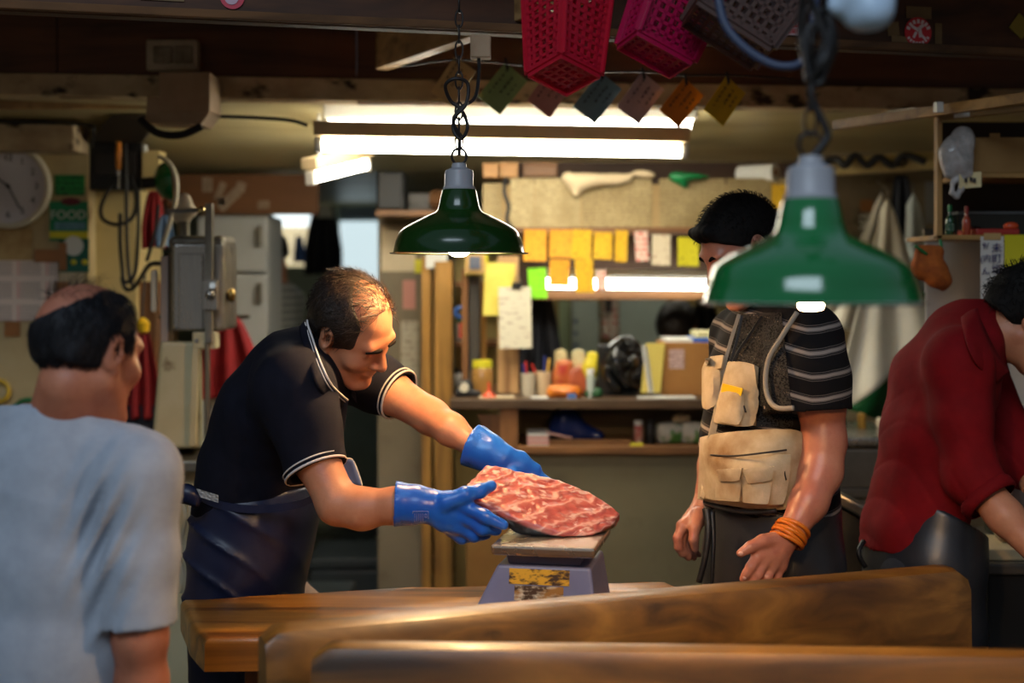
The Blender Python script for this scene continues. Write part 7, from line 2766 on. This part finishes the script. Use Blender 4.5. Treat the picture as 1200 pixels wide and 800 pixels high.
onwall('wall_sheet', 'pale grey sheet on the right wall behind the shelf', 'paper', (1084, 212, 1112, 262), mat('pale_grey_sheet', lin(140, 138, 130), rough=.7), .003, d=5.7)


def tent(name, label, cat, hook, left, right, d, m, seed, depth=.12, folds=5, foot=None, t=.004):
    """vinyl hanging from a hook and spreading to a wide foot; left and right = lower corners in the photo"""
    c = P(hook[0], hook[1], d)
    a, b = P(left[0], left[1], d - depth), P(right[0], right[1], d - depth * .6)
    g = vnoise(seed, 9)

    def fn(u, v):
        lo_ = a.lerp(b, u)
        tl = c + Vector(((u - .5) * .05, 0, -.1 * abs(u - .5)))
        p = tl.lerp(lo_, v)
        p.y += -.02 * math.sin(u * folds * 6.28 + seed) * v - .03 * g(p.x, p.z, 0) * v + .05 * math.sin(v * 3.14) * (u - .5)
        return p
    o = MB().grid(fn, 50, 24, thick=t).build(name, m, None, (c.x, d, min(a.z, b.z)), smooth='all')
    MB().tube([c + Vector((0, 0, -.008)), c + Vector((0, .0, .03)), c + Vector((0, .06, .05))], .004, 6, smooth=4).build('hook', M_dullsteel, o)
    return tag(o, label, cat)


tent('vinyl_apron', 'large cream vinyl apron spreading from its hook in the middle of the right wall', 'apron', (1040, 232), (966, 500), (1100, 395), 5.35, M_vinyl, 21, .16, 2.2)
tent('vinyl_apron', 'narrow cream apron hanging left of the large one behind the near lamp', 'apron', (1033, 226), (958, 380), (1012, 390), 5.55, M_vinyl, 22, .1, 1.5)
tent('vinyl_apron', 'pale bluish apron hanging right of the large cream one', 'apron', (1070, 226), (1050, 360), (1100, 330), 5.5, M_bluew, 23, .1, 1.5)
tent('vinyl_apron', 'green vinyl apron showing below the large cream one', 'apron', (1085, 330), (984, 476), (1110, 520), 5.62, M_greenv, 24, .12, 2)
hung_cloth('dark_strap_cloth', 'dark cloth hanging between the cream and bluish aprons', 'cloth', (1056, 205), .09, .26, 5.52, M_trs, 25, 2, .02, .5)
# clear grey vinyl sheet behind the man in red
M_sheet, nt, bs = nodes('grey_translucent_vinyl')
bs.inputs['Base Color'].default_value = lin(206, 200, 190)
bs.inputs['Roughness'].default_value = .22
bs.inputs['Alpha'].default_value = .82


def curtain(name, label, cat, x0, y0, x1, y1, d, m, seed, folds=4, amp=.03, t=.004, slant=0.0):
    g = vnoise(seed, 6)

    def fn(u, v):
        p = P(x0 + (x1 - x0) * u + slant * v, y0 + (y1 - y0) * v, d)
        return p + Vector((0, amp * math.sin(u * folds * 6.28 + seed) * (.4 + .6 * v) + .03 * g(p.x, p.z, 0), 0))
    o = MB().grid(fn, 60, 16, thick=t).build(name, m, None, P((x0 + x1) / 2, y1, d), smooth='all')
    MB().tube([P(x0 - 4, y0, d + .01), P(x1 + 4, y0, d + .01)], .012, 10).build('rail', M_dullsteel, o, smooth=True)
    return tag(o, label, cat)


curtain('vinyl_sheet', 'grey translucent vinyl sheet hanging behind the man in the red shirt', 'sheet', 1086, 272, 1330, 520, 4.55, M_sheet, 26, 3, .03)
# wall shelf unit
ds = 4.05
sf = thing('wall_shelf', 'open wooden wall shelf at the top right', 'shelf', (P(1170, 0, ds).x, ds + .15, P(0, 280, ds).z))
xr = P(1290, 0, ds).x
slab(MB(), 1098, 135, 1104.5, 280, ds, .03).build('post', M_shelfz, sf, bevel=.002)
MB().span((P(1098, 0, ds).x, ds, P(0, 281, ds).z), (xr, ds + .32, P(0, 275, ds).z)).build('bottom_board', M_shelfw, sf, bevel=.002)
MB().span((P(1136, 0, ds).x, ds + .01, P(0, 208, ds).z), (xr, ds + .32, P(0, 202, ds).z)).build('middle_board', M_shelfw, sf, bevel=.002)
mb = MB()
mb.bar(P(1098, 139, ds + .01), P(1290, 118, ds + .01), .03, .014)
mb.build('top_edge', M_shelfw, sf, bevel=.002)
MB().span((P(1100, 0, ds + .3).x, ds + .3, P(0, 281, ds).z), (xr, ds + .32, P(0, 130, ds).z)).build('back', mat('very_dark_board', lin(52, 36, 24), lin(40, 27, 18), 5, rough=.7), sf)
zb_ = P(0, 275, ds).z
zm_ = P(0, 202, ds).z
tag(MB().span((xr - .03, ds + .3, 0), (xr, ds + .36, 2.2)).build('wooden_post', M_bwood, None, (xr, ds + .3, 0)), 'post at the far right that carries the wall shelf', 'post')
# long slats above it
ba, bb_ = P(978, 147, 4.4), P(1215, 113, 3.75)
bar_ = thing('slat', 'long wooden slat running across above the wall shelf', 'slat', (ba + bb_) / 2)
MB().bar(ba, bb_, .025, .03).build('slat', M_shelfw, bar_, bevel=.002)
st = P(1096, 127, 4.02)
MB().box(st + Vector((0, -.03, 0)), (.02, .02, .028), Matrix.Rotation(.2, 3, 'Z')).build('sticker', M_whitep, bar_)
MB().box(P(1127, 134, ds - .006), (.044, .003, .017), Matrix.Rotation(-.1, 3, 'Y')).build('sticker', M_whitep, sf)
tag(MB().bar(P(1024, 137, 4.35), P(1075, 128, 4.15), .02, .012).build('stick', M_rim, None, P(1050, 134, 4.25)), 'short pale stick lying on the slat', 'stick')

# things on the shelf
t = thing('carton', 'torn brown carton on the middle board of the wall shelf', 'carton', (P(1180, 0, ds).x, ds + .12, zm_))
mb = MB()
x0 = P(1141, 0, ds).x
mb.span((x0, ds + .02, zm_), (xr - .1, ds + .28, P(0, 160, ds).z)).build('box', mat('dull_cardboard', lin(150, 116, 68), lin(136, 102, 56), 4, rough=.8), t, bevel=.003)
slab(MB(), 1160, 156, 1172, 164, ds + .018, .004).build('flap', bpy.data.materials['dull_cardboard'], t)
lo, hi = bounds([P(1104, 215, ds - .04), P(1142, 148, ds + .1)], .05)
v = Vol(lo, hi, .004)
v.ell(P(1128, 165, ds - .01), (.032, .04, .04), None, 0)
v.ell(P(1120, 182, ds - .03), (.045, .03, .055), None, .02)
v.cone(P(1112, 178, ds - .035), P(1113, 203, ds - .035), .018, .015, .02)
v.cone(P(1127, 190, ds - .035), P(1134, 203, ds - .035), .025, .012, .02)
v.chain([P(1127, 203, ds - .035), P(1117, 214, ds - .035), P(1116, 226, ds - .035), P(1121, 230, ds - .035), P(1126, 222, ds - .035), P(1127, 208, ds - .035)], [.008] * 6, .006)
gq = vnoise(101, 75)
gq9 = vnoise(109, 170)
v.disp(lambda x, y, z: .009 * np.abs(gq(x, y * .6, z * .4)) + .004 * np.abs(gq9(x, y, z * .5)) - .004)
M_pbag = mat('crinkled_clear_bag', lin(186, 180, 176), lin(150, 146, 142), 30, rough=.18, alpha=.9, bump=.5, bscale=70)
tag(v.build('plastic_bag', M_pbag, None, P(1120, 228, ds - .03)), 'crinkled clear plastic bag hung at the left end of the wall shelf', 'bag')
t = thing('price_tag', 'paper tag with dark marks below the torn carton', 'tag', P(1137, 223, ds - .045))
MB().grid(lambda u, v: P(1124 + 26 * u, 203 + 18 * v - 2 * u, ds - .045 + .006 * math.sin(3 * u)), 5, 4, thick=.0015).build('paper', mat('buff_tag_paper', lin(206, 188, 140), rough=.8), t)
for x in (1132, 1138, 1142):
    MB().box(P(x, 211 - (x == 1138), ds - .049), (.008, .001, .012)).build('mark', M_ink, t)


def bottle(label, px, d, H, R, m, cap):
    b0 = Vector(((px - 600) * d / F, d, zb_))
    t = thing('bottle', label, 'bottle', b0)
    MB().lathe([(R * .9, 0), (R, .004), (R, H * .48), (R * .85, H * .56), (R * .42, H * .66), (R * .4, H * .8)], b0, n=18).build('glass', m, t, smooth=True)
    MB().lathe([(R * .5, H * .78), (R * .5, H * .96), (R * .4, H)], b0, n=14).build('cap', cap, t, smooth=True)
    return t, b0


t, b0 = bottle('small dark green bottle on the bottom board of the wall shelf', 1113, ds + .06, .088, .0125, mat('green_glass', lin(12, 60, 36), rough=.12, coat=.5), M_greenp)
MB().lathe([(.0128, .012), (.0128, .034)], b0, n=18, cap=False).build('label', print_mat('green_bottle_label', lin(16, 64, 40), lin(150, 160, 140), 3, 5, (.03, .022), fill=.45), t)
t, b0 = bottle('small red sauce bottle beside the green one', 1132.5, ds + .06, .084, .0115, mat('red_sauce_glass', lin(150, 56, 34), rough=.15, coat=.5), mat('red_cap', lin(140, 28, 24), rough=.4))
t = thing('red_tray', 'flat red tray on the bottom board of the wall shelf', 'tray', (P(1172, 0, ds).x, ds + .1, zb_))
MB().span((P(1147, 0, ds).x, ds + .02, zb_), (P(1198, 0, ds).x, ds + .2, zb_ + .018)).build('body', mat('red_plastic_tray', lin(150, 40, 30), rough=.4), t, bevel=.004)
MB().ell((P(1192, 0, ds).x, ds + .05, zb_ + .026), (.022, .016, .012)).build('contents', mat('orange_contents', lin(190, 70, 34), rough=.4), t, smooth='all')
t = thing('display_case', 'dark glass case behind the red tray', 'case', (P(1180, 0, ds).x, ds + .22, zb_))
MB().span((P(1150, 0, ds).x, ds + .21, zb_), (xr - .1, ds + .29, P(0, 246, ds).z)).build('body', mat('dark_glass', lin(20, 26, 24), rough=.08), t, bevel=.004)
MB().span((P(1149, 0, ds).x, ds + .205, P(0, 247, ds).z), (xr - .1, ds + .29, P(0, 244, ds).z)).build('rim', mat('grey_rim', lin(90, 96, 98), rough=.3), t)

# brown net bag on a green string
lo, hi = bounds([P(1067, 342, ds - .05), P(1116, 288, ds + .05)], .05)
v = Vol(lo, hi, .004)
v.ell(P(1079, 313, ds), (.028, .026, .036), None, 0)
v.ell(P(1097, 319, ds - .01), (.036, .03, .045), None, .012)
v.cone(P(1080, 295, ds), P(1099, 295, ds), .018, .02, .02)
v.ell(P(1106, 330, ds), (.022, .024, .026), None, .015)
gq = vnoise(103, 90)
v.disp(lambda x, y, z: .007 * np.abs(gq(x, y, z * .4)) - .002)
t = v.build('sponge_bag', mat('orange_brown_cloth', lin(176, 92, 26), lin(136, 66, 18), 30, rough=.85, bump=.5, bscale=120), None, P(1092, 343, ds))
tag(t, 'orange-brown net bag hanging by a green string under the wall shelf', 'bag')
MB().tube([P(1101, 279, ds + .005), P(1103, 288, ds), P(1101, 298, ds)], .0045, 6, smooth=4).build('string', M_greenp, t, smooth='all')
MB().tube([P(1086, 298, ds - .02), P(1078, 292, ds - .03), P(1072, 288, ds - .035)], .0045, 6, smooth=4).build('string_end', M_greenp, t, smooth='all')
# handwritten notices under the shelf
t = thing('price_notice', 'white handwritten notice hanging under the wall shelf', 'notice', P(1162, 360, ds - .004))
MB().grid(lambda u, v: P(1149 + 27 * u, 277 + 84 * v, ds - .006 + .004 * math.sin(v * 4)), 4, 8, thick=.0012).build('paper', mat('white_notice_paper', lin(196, 190, 180), rough=.75), t, smooth=True)
slab(MB(), 1153, 273, 1173, 281, ds - .009, .002).build('tape', mat('buff_tape', lin(170, 136, 84), rough=.5), t)
M_pen = mat('blue_black_marker', lin(52, 44, 92), rough=.6)
for i, chq in enumerate('未町塩'):
    text_mesh('handwriting', chq, .03, P(1168, 291 + 12.5 * i, ds - .012), (1, 0, .06), (0, 0, 1), M_pen, t)
for i, chq in enumerate(('9/', '(内', 'ん')):
    text_mesh('handwriting', chq, .024, P(1155, 288 + 15 * i, ds - .012), (1, 0, .06), (0, 0, 1), M_pen, t)
o = MB().grid(lambda u, v: P(1177 + 34 * u, 275 + 46 * v, ds - .006 + .004 * math.sin(v * 4)), 4, 6, thick=.0012).build('yellow_notice', mat('yellow_notice_paper', lin(196, 184, 24), rough=.75), None, P(1190, 320, ds - .004), smooth=True)
tag(o, 'yellow notice hanging under the wall shelf above the dark-haired man', 'notice')

# steel sinks and counters on the right
sk = thing('steel_sink', 'stainless steel sink unit behind the man in the vest', 'sink', (P(1010, 0, 4.8).x, 4.8, 0))
za, zb2 = P(0, 512, 4.7).z, P(0, 600, 4.7).z
x0, x1 = P(930, 0, 4.7).x, P(1060, 0, 4.7).x
M_sink = mat('grey_sink_steel', lin(132, 128, 118), lin(112, 108, 98), 5, rough=.42, metal=.55)
MB().span((x0, 4.72, 0), (x1, 5.17, za - .02)).build('body', M_sink, sk, bevel=.006)
MB().span((x0 - .02, 4.68, za - .03), (x1 + .02, 5.19, za)).build('rim', M_steel, sk, bevel=.008)
MB().span((x0, 4.70, za - .2), (x1, 4.72, za - .17)).build('ledge', M_sink, sk, bevel=.003)
MB().span((x0, 4.695, za - .17), (x1, 4.72, za - .04)).build('apron_panel', M_sink, sk, bevel=.006)
tr_ = thing('steel_tray', 'bright-edged steel drain tray sloping between the two right-hand men', 'tray', (P(1000, 0, 4.1).x, 4.1, 0))
e0, e1 = P(962, 572, 4.15), P(1060, 624, 4.0)
MB().bar(e0, e1, .03, .035).build('rim', M_steel, tr_, bevel=.008)
mb = MB()
q0, q1 = e0 + Vector((0, .35, .005)), e1 + Vector((0, .4, .005))
mb.hexa([e0 - Vector((0, 0, .02)), e1 - Vector((0, 0, .02)), q1 - Vector((0, 0, .02)), q0 - Vector((0, 0, .02)), e0, e1, q1, q0]).build('pan', mat('pale_steel_pan', lin(176, 184, 178), rough=.3, metal=.7), tr_)
mb = MB()
mb.hexa([(e0.x, e0.y + .01, 0), (e1.x, e1.y + .01, 0), (q1.x, q1.y, 0), (q0.x, q0.y, 0), e0 - Vector((0, -.01, .03)), e1 - Vector((0, -.01, .03)), q1 - Vector((0, 0, .03)), q0 - Vector((0, 0, .03))])
mb.build('stand', mat('dark_steel_panel', lin(78, 74, 66), lin(60, 56, 50), 5, rough=.4, metal=.4), tr_)
tag(slab(MB(), 975, 478, 992, 512, 4.95, .1).build('dark_bottle_crate', mat('dark_brown_plastic', lin(50, 42, 34), rough=.5), None, P(984, 512, 5.0), bevel=.004), 'dark crate standing on the steel sink', 'crate')
tag(slab(MB(), 1008, 484, 1016, 512, 4.95, .05).build('squeeze_bottle', mat('mustard_plastic', lin(140, 104, 34), rough=.4), None, P(1012, 512, 5.0), bevel=.01), 'mustard yellow bottle standing on the steel sink', 'bottle')
tag(slab(MB(), 1030, 490, 1037, 512, 4.95, .05).build('spray_bottle', M_rim, None, P(1033, 512, 5.0), bevel=.008), 'cream bottle standing on the steel sink beside the red shirt', 'bottle')
# counter the man in red works at
wc = thing('work_counter', 'dark work counter at the right edge in front of the man in red', 'counter', (1.7, 4.0, 0))
zc2 = .86
MB().span((1.25, 3.74, 0), (2.3, 4.25, zc2 - .03)).build('cabinet', mat('near_black_panel', lin(22, 21, 20), rough=.5), wc, bevel=.006)
MB().span((1.22, 3.72, zc2 - .03), (2.32, 4.27, zc2)).build('top', mat('grey_worktop', lin(86, 80, 70), lin(70, 64, 56), 6, rough=.4), wc, bevel=.006)
MB().span((1.24, 3.76, zc2), (1.62, 3.98, zc2 + .03)).build('cutting_board', mat('pale_cutting_board', lin(196, 176, 136), rough=.5), None, (1.43, 3.86, zc2), bevel=.004)
tag(bpy.data.objects['cutting_board'], 'pale cutting board on the dark work counter', 'cutting board')
sm = thing('slicer', 'dark green slicing machine behind the red sleeve', 'machine', (P(1200, 0, 4.0).x, 4.05, zc2))
MB().span((P(1166, 0, 4.1).x, 4.02, zc2), (P(1260, 0, 4.1).x, 4.2, P(0, 560, 4.05).z)).build('base', mat('dark_green_machine', lin(52, 60, 44), lin(40, 46, 34), 5, rough=.35), sm, bevel=.01)
mb = MB()
mb.hexa([P(1158, 545, 4.0), P(1240, 556, 4.0), P(1240, 556, 4.2), P(1158, 545, 4.2), P(1164, 512, 4.02), P(1240, 478, 4.02), P(1240, 478, 4.2), P(1164, 512, 4.2)])
mb.build('carriage', mat('olive_machine', lin(92, 88, 64), lin(72, 68, 50), 6, rough=.35), sm, bevel=.008)
mb = MB()
mb.hexa([P(1160, 511, 3.98), P(1240, 480, 3.98), P(1240, 480, 4.22), P(1160, 511, 4.22), P(1166, 504, 3.98), P(1240, 472, 3.98), P(1240, 472, 4.22), P(1166, 504, 4.22)])
mb.build('guard', M_steel, sm, bevel=.003)
lo, hi = bounds([P(1168, 640, 3.82), P(1216, 545, 3.94)], .08)
v = Vol(lo, hi, .005)
v.ell(P(1192, 578, 3.88), (.062, .06, .085), None, 0)
v.ell(P(1188, 608, 3.88), (.06, .06, .08), None, .03)
v.disp(lambda x, y, z: .008 * gq(x * .5, y * .5, z * .5))
v.half((0, 0, zc2 + .031), (0, 0, -1))
tag(v.build('parcel', mat('clear_wrapped_parcel', lin(176, 160, 146), lin(150, 112, 74), 8, (.5, .62), rough=.2, bump=.3, bscale=40), None, P(1190, 620, 3.84)), 'plastic-wrapped parcel on the pale cutting board beside the red sleeve', 'parcel')

# ---- stickers on the fascia
ns = nf


def fsp(px, py):
    """point on the fascia face seen at px, py"""
    q = fascia(px)
    return Vector((q.x, q.y, EYE - (py - HOR) * q.y / F)) + ns * .003


def on_fascia(name, px, py, w, h, m, parent=None, rot=0.0, lift=0.0):
    c = fsp(px, py) + ns * lift
    s = c.y / F
    up = Vector((0, 0, 1))
    r = dirf * math.cos(rot) + up * math.sin(rot)
    u = up * math.cos(rot) - dirf * math.sin(rot)
    mb = MB().box(c, (w * s, .0015, h * s), Matrix((r, -ns, u)).transposed())
    return mb.build(name, m, parent, None if parent else c)


def fdisc(name, px, py, r, m, parent, lift=0.0, n=36):
    c = fsp(px, py) + ns * lift
    return MB().lathe([(r * c.y / F, 0), (r * c.y / F, .0015)], c, ns, n).build(name, m, parent)


M_rst = mat('red_sticker', lin(190, 34, 44), rough=.45)
t = thing('round_sticker', 'round red sticker with a white emblem on the fascia right of the near lamp', 'sticker', fsp(1075, 38))
fdisc('disc', 1075, 38, 17.5, M_rst, t)
M_wst = mat('white_sticker_ink', lin(214, 196, 196), rough=.5)
for a in np.linspace(2.75, .4, 7):
    x, y = 1075 + 12.6 * math.cos(a), 38 - 12.6 * math.sin(a)
    on_fascia('letter', x, y, 3.4, 4.6, M_wst, t, a - 1.57, .002)
for a in np.linspace(-2.6, -.55, 8):
    x, y = 1075 + 13 * math.cos(a), 38 - 13 * math.sin(a)
    on_fascia('letter', x, y, 2.4, 3.2, M_wst, t, a + 1.57, .002)
for x, y, w, h, a in ((1072, 34, 11, 3.5, -.5), (1077, 38, 4.5, 12, .2), (1080, 43, 9, 3, -.7), (1071, 41, 3, 8, -.5), (1079, 31, 6, 4, .6)):
    on_fascia('figure', x, y, w, h, M_wst, t, a, .002)
t = thing('round_sticker', 'pink round sticker cut by the top edge of the picture', 'sticker', fsp(272, -2))
fdisc('disc', 272, -3, 14, mat('pink_red_sticker', lin(190, 60, 80), rough=.5), t)
fdisc('centre', 271, -2, 8, mat('lilac_print', lin(186, 160, 176), rough=.5), t, .002)
t = thing('label_sticker', 'red and white RRENT label on the fascia left of the near lamp chain', 'sticker', fsp(922, 32))
on_fascia('red_half', 922, 27, 31, 9.5, M_rst, t)
on_fascia('white_half', 922, 36.5, 31, 9.5, mat('pinkish_white_label', lin(206, 180, 184), rough=.5), t)
text_mesh('lettering', 'RRENT', .021, fsp(923, 27) + ns * .0015, dirf, (0, 0, 1), M_wst, t)
for i in range(12):
    on_fascia('barcode_line', 911 + 2.05 * i, 36.5, 1.0 if i % 3 else 1.5, 6, M_rst, t, 0, .001)
M_oldtape = mat('old_masking_tape', lin(120, 96, 60), lin(96, 74, 44), 10, rough=.6)
for lab, (x, y, w, h, r) in (('buff tape square above the round red sticker', (1076, 15, 33, 14, 0)), ('pale tape patch left of the round red sticker', (1046, 34, 15, 16, .1)), ('narrow olive tape right of the round red sticker', (1099, 41, 9, 27, 0)),
                             ('buff tape patch lower left of the round red sticker', (1054, 49, 22, 13, -.05)), ('olive tape patch above the RRENT label', (924, 14, 20, 11, 0))):
    tag(on_fascia('tape_patch', x, y, w, h, M_oldtape, None, r), lab, 'tape')
tag(on_fascia('diamond_sticker', 1195, 31, 22, 22, mat('olive_yellow_sticker', lin(146, 128, 40), rough=.5), None, .9), 'olive yellow diamond sticker at the top right corner', 'sticker')
tag(on_fascia('long_label', 190, -2, 50, 6, M_oldtape, None), 'long pale label at the top edge above the outlet box', 'label')

# ---- price cards on a cord
DC = 4.2
cd = cable('thin cord the coloured cards hang from', [(470, 78, DC), (530, 70, DC), (590, 74, DC), (645, 80, DC), (703, 84, DC), (756, 84, DC), (803, 88, DC), (852, 88, DC), (930, 92, DC)], .003, M_chain, 'cord', 'card_cord')
ACROSS, ALONG = Vector((.62, .5)), Vector((-.6, .8))
cards = [('tan card at the left end of the cord, behind the far lamp chain', (206, 182, 132), (533, 66), 32, 50),
         ('green card behind the far lamp flex', (140, 178, 118), (592, 73), 34, 52),
         ('dusty pink card under the left pink basket', (206, 150, 142), (645, 78), 34, 50),
         ('slate blue card between the two pink baskets', (118, 158, 174), (703, 84), 33, 52),
         ('pale mauve card in the middle of the cord', (204, 184, 190), (752, 84), 34, 52),
         ('orange card second from the right end of the cord', (226, 136, 36), (802, 91), 32, 50),
         ('yellow card at the right end of the cord', (216, 180, 30), (851, 89), 32, 50)]
for i, (lab, rgb, top, w, h) in enumerate(cards):
    tp = P(top[0], top[1], DC)
    s = DC / F
    yaw = (-.25, .15, .3, .1, .2, .3, .35)[i]
    ca = -.66 + (.04, -.02, .05, .0, .03, -.03, .02)[i]
    r = Vector((math.cos(ca) * math.cos(yaw), math.cos(ca) * math.sin(yaw), math.sin(ca)))
    u = Vector((-math.sin(ca) * math.cos(yaw), -math.sin(ca) * math.sin(yaw), math.cos(ca)))
    c = tp + r * (w * s / 2) - u * (h * s / 2)
    n = r.cross(u)
    t = thing('price_card', lab, 'card', c - u * (h * s / 2))
    t['group'] = 'coloured cards hanging from the cord'
    Rm = Matrix((r, n * -1, u)).transposed()
    MB().box(c, (w * s, .003, h * s), Rm).build('card', mat('card_colour_%s' % lab.split()[0 if lab.split()[0] not in ('dusty', 'slate', 'pale') else 1], lin(*rgb), lin(*[int(q * .88) for q in rgb]), 9, rough=.7), t)
    # two columns of small printed characters and a heading, too small to read
    ink = bpy.data.materials['dark_ink']
    g = random.Random(i)
    for col, (x0, n0, sz) in enumerate(((-.28, 6, 4.2), (.02, 4, 5.2), (.27, 3, 4.2))):
        mb = MB()
        for k in range(n0):
            q = c + r * (x0 * w * s) + u * ((.36 - .12 * k - .06 * col) * h * s) + n * .0022
            z = sz * s
            for a_, b_, w_, h_ in ((0, .3, .9, .16), (0, -.3, .8, .16), (-.1, 0, .16, .9), (.25, 0, .14, .6)):
                if g.random() < .8:
                    mb.box(q + r * a_ * z * .8 + u * b_ * z, (w_ * z * .8, .0008, h_ * z), Rm)
        mb.build('printed_column', ink, t)
    MB().bar(tp + Vector((0, -.004, .012)), tp + r * .02 - u * .012 + Vector((0, -.004, 0)), .008, .006, (0, 1, 0)).build('clip', M_black, t)


# ---- plastic baskets
def plastic(name, c, trans=.35):
    m, nt, b = nodes(name)
    b.inputs['Base Color'].default_value = c
    b.inputs['Roughness'].default_value = .3
    b.inputs['Transmission Weight'].default_value = trans
    b.inputs['Subsurface Weight'].default_value = .2
    b.inputs['Subsurface Scale'].default_value = .01
    return m


def basket(label, c, R, w, d, h, m, nx, ny, nz, flare=.015):
    """open lattice basket; c = centre of its floor"""
    R = R.to_3x3()
    c = Vector(c)
    t = thing('plastic_basket', label, 'basket', c)
    q = lambda x, y, z: c + R @ Vector((x * (1 + flare * z / h * 2 / w), y * (1 + flare * z / h * 2 / d), z))

    def panel(name, A, B, C, D, nu, nv, solid=.3, frame_=.012):
        """lattice between four corners"""
        mb = MB()
        th = .0045
        for k in range(nu + 1):
            f = k / nu
            mb.bar(A.lerp(B, f), D.lerp(C, f), (frame_ if k in (0, nu) else .0075), th, (A - c) * 0 + (A + B + C + D) / 4 - c if False else ((B - A).cross(D - A)))
        for k in range(nv + 1):
            f = k / nv
            mb.bar(A.lerp(D, f), B.lerp(C, f), (frame_ if k in (0, nv) else .0075), th, ((B - A).cross(D - A)))
        return mb.build(name, m, t)
    a, b = w / 2, d / 2
    panel('floor', q(-a, -b, 0), q(a, -b, 0), q(a, b, 0), q(-a, b, 0), nx, ny)
    panel('side', q(-a, -b, 0), q(a, -b, 0), q(a, -b, h), q(-a, -b, h), nx, nz, frame_=.022)
    panel('side', q(-a, b, 0), q(a, b, 0), q(a, b, h), q(-a, b, h), nx, nz, frame_=.022)
    panel('side', q(-a, -b, 0), q(-a, b, 0), q(-a, b, h), q(-a, -b, h), ny, nz, frame_=.022)
    panel('side', q(a, -b, 0), q(a, b, 0), q(a, b, h), q(a, -b, h), ny, nz, frame_=.022)
    mb = MB()
    rim = [q(-a, -b, h), q(a, -b, h), q(a, b, h), q(-a, b, h)]
    for i in range(4):
        mb.bar(rim[i], rim[(i + 1) % 4], .016, .01)
    mb.build('rim', m, t)
    return t


M_pinkb = plastic('pink_red_plastic', lin(200, 28, 52))
M_magb = plastic('magenta_plastic', lin(180, 14, 74))
M_brnb = plastic('smoky_brown_plastic', lin(84, 56, 46), .4)
ry = lambda a, ax: Matrix.Rotation(math.radians(a), 4, ax)
basket('pink-red lattice basket hanging between the far lamp and the magenta one', P(661, 86, 2.9), ry(-24, 'X') @ ry(3, 'Y') @ ry(40, 'Z'), .105, .1, .24, M_pinkb, 6, 5, 12)
basket('magenta lattice basket hanging right of the pink-red one', P(768, 62, 2.85), ry(-16, 'X') @ ry(22, 'Y') @ ry(20, 'Z'), .125, .1, .22, M_magb, 7, 5, 11)
basket('smoky brown lattice basket hanging beside the near lamp chain', P(852, 40, 2.7), ry(-14, 'X') @ ry(32, 'Y') @ ry(8, 'Z'), .16, .12, .2, M_brnb, 9, 6, 10)
cable('dark blue cable sagging in front of the brown basket', [(840, -12, 2.35), (848, 25, 2.34), (866, 50, 2.33), (893, 70, 2.32), (918, 78, 2.31), (940, 72, 2.3), (952, 40, 2.3), (956, -12, 2.3)], .0075, mat('dark_blue_cable', lin(44, 56, 82), rough=.5))

# pale blue cloth or bag near the lens
lo, hi = bounds([P(980, -30, 1.95), P(1046, 34, 2.0)], .06)
v = Vol(lo, hi, .0035)
v.ell(P(1014, -5, 1.97), (.042, .03, .05), None, 0)
v.ell(P(1024, 14, 1.96), (.028, .024, .024), None, .02)
v.cone(P(988, -6, 1.96), P(980, 6, 1.96), .018, .012, .02)
gq = vnoise(107, 90)
v.disp(lambda x, y, z: .005 * gq(x, y, z * .5))
tag(v.build('hanging_bag', mat('pale_blue_plastic', lin(176, 200, 222), rough=.35), None, P(1020, 32, 1.97)), 'blurred pale blue plastic bag at the top edge right of the near lamp chain', 'bag')
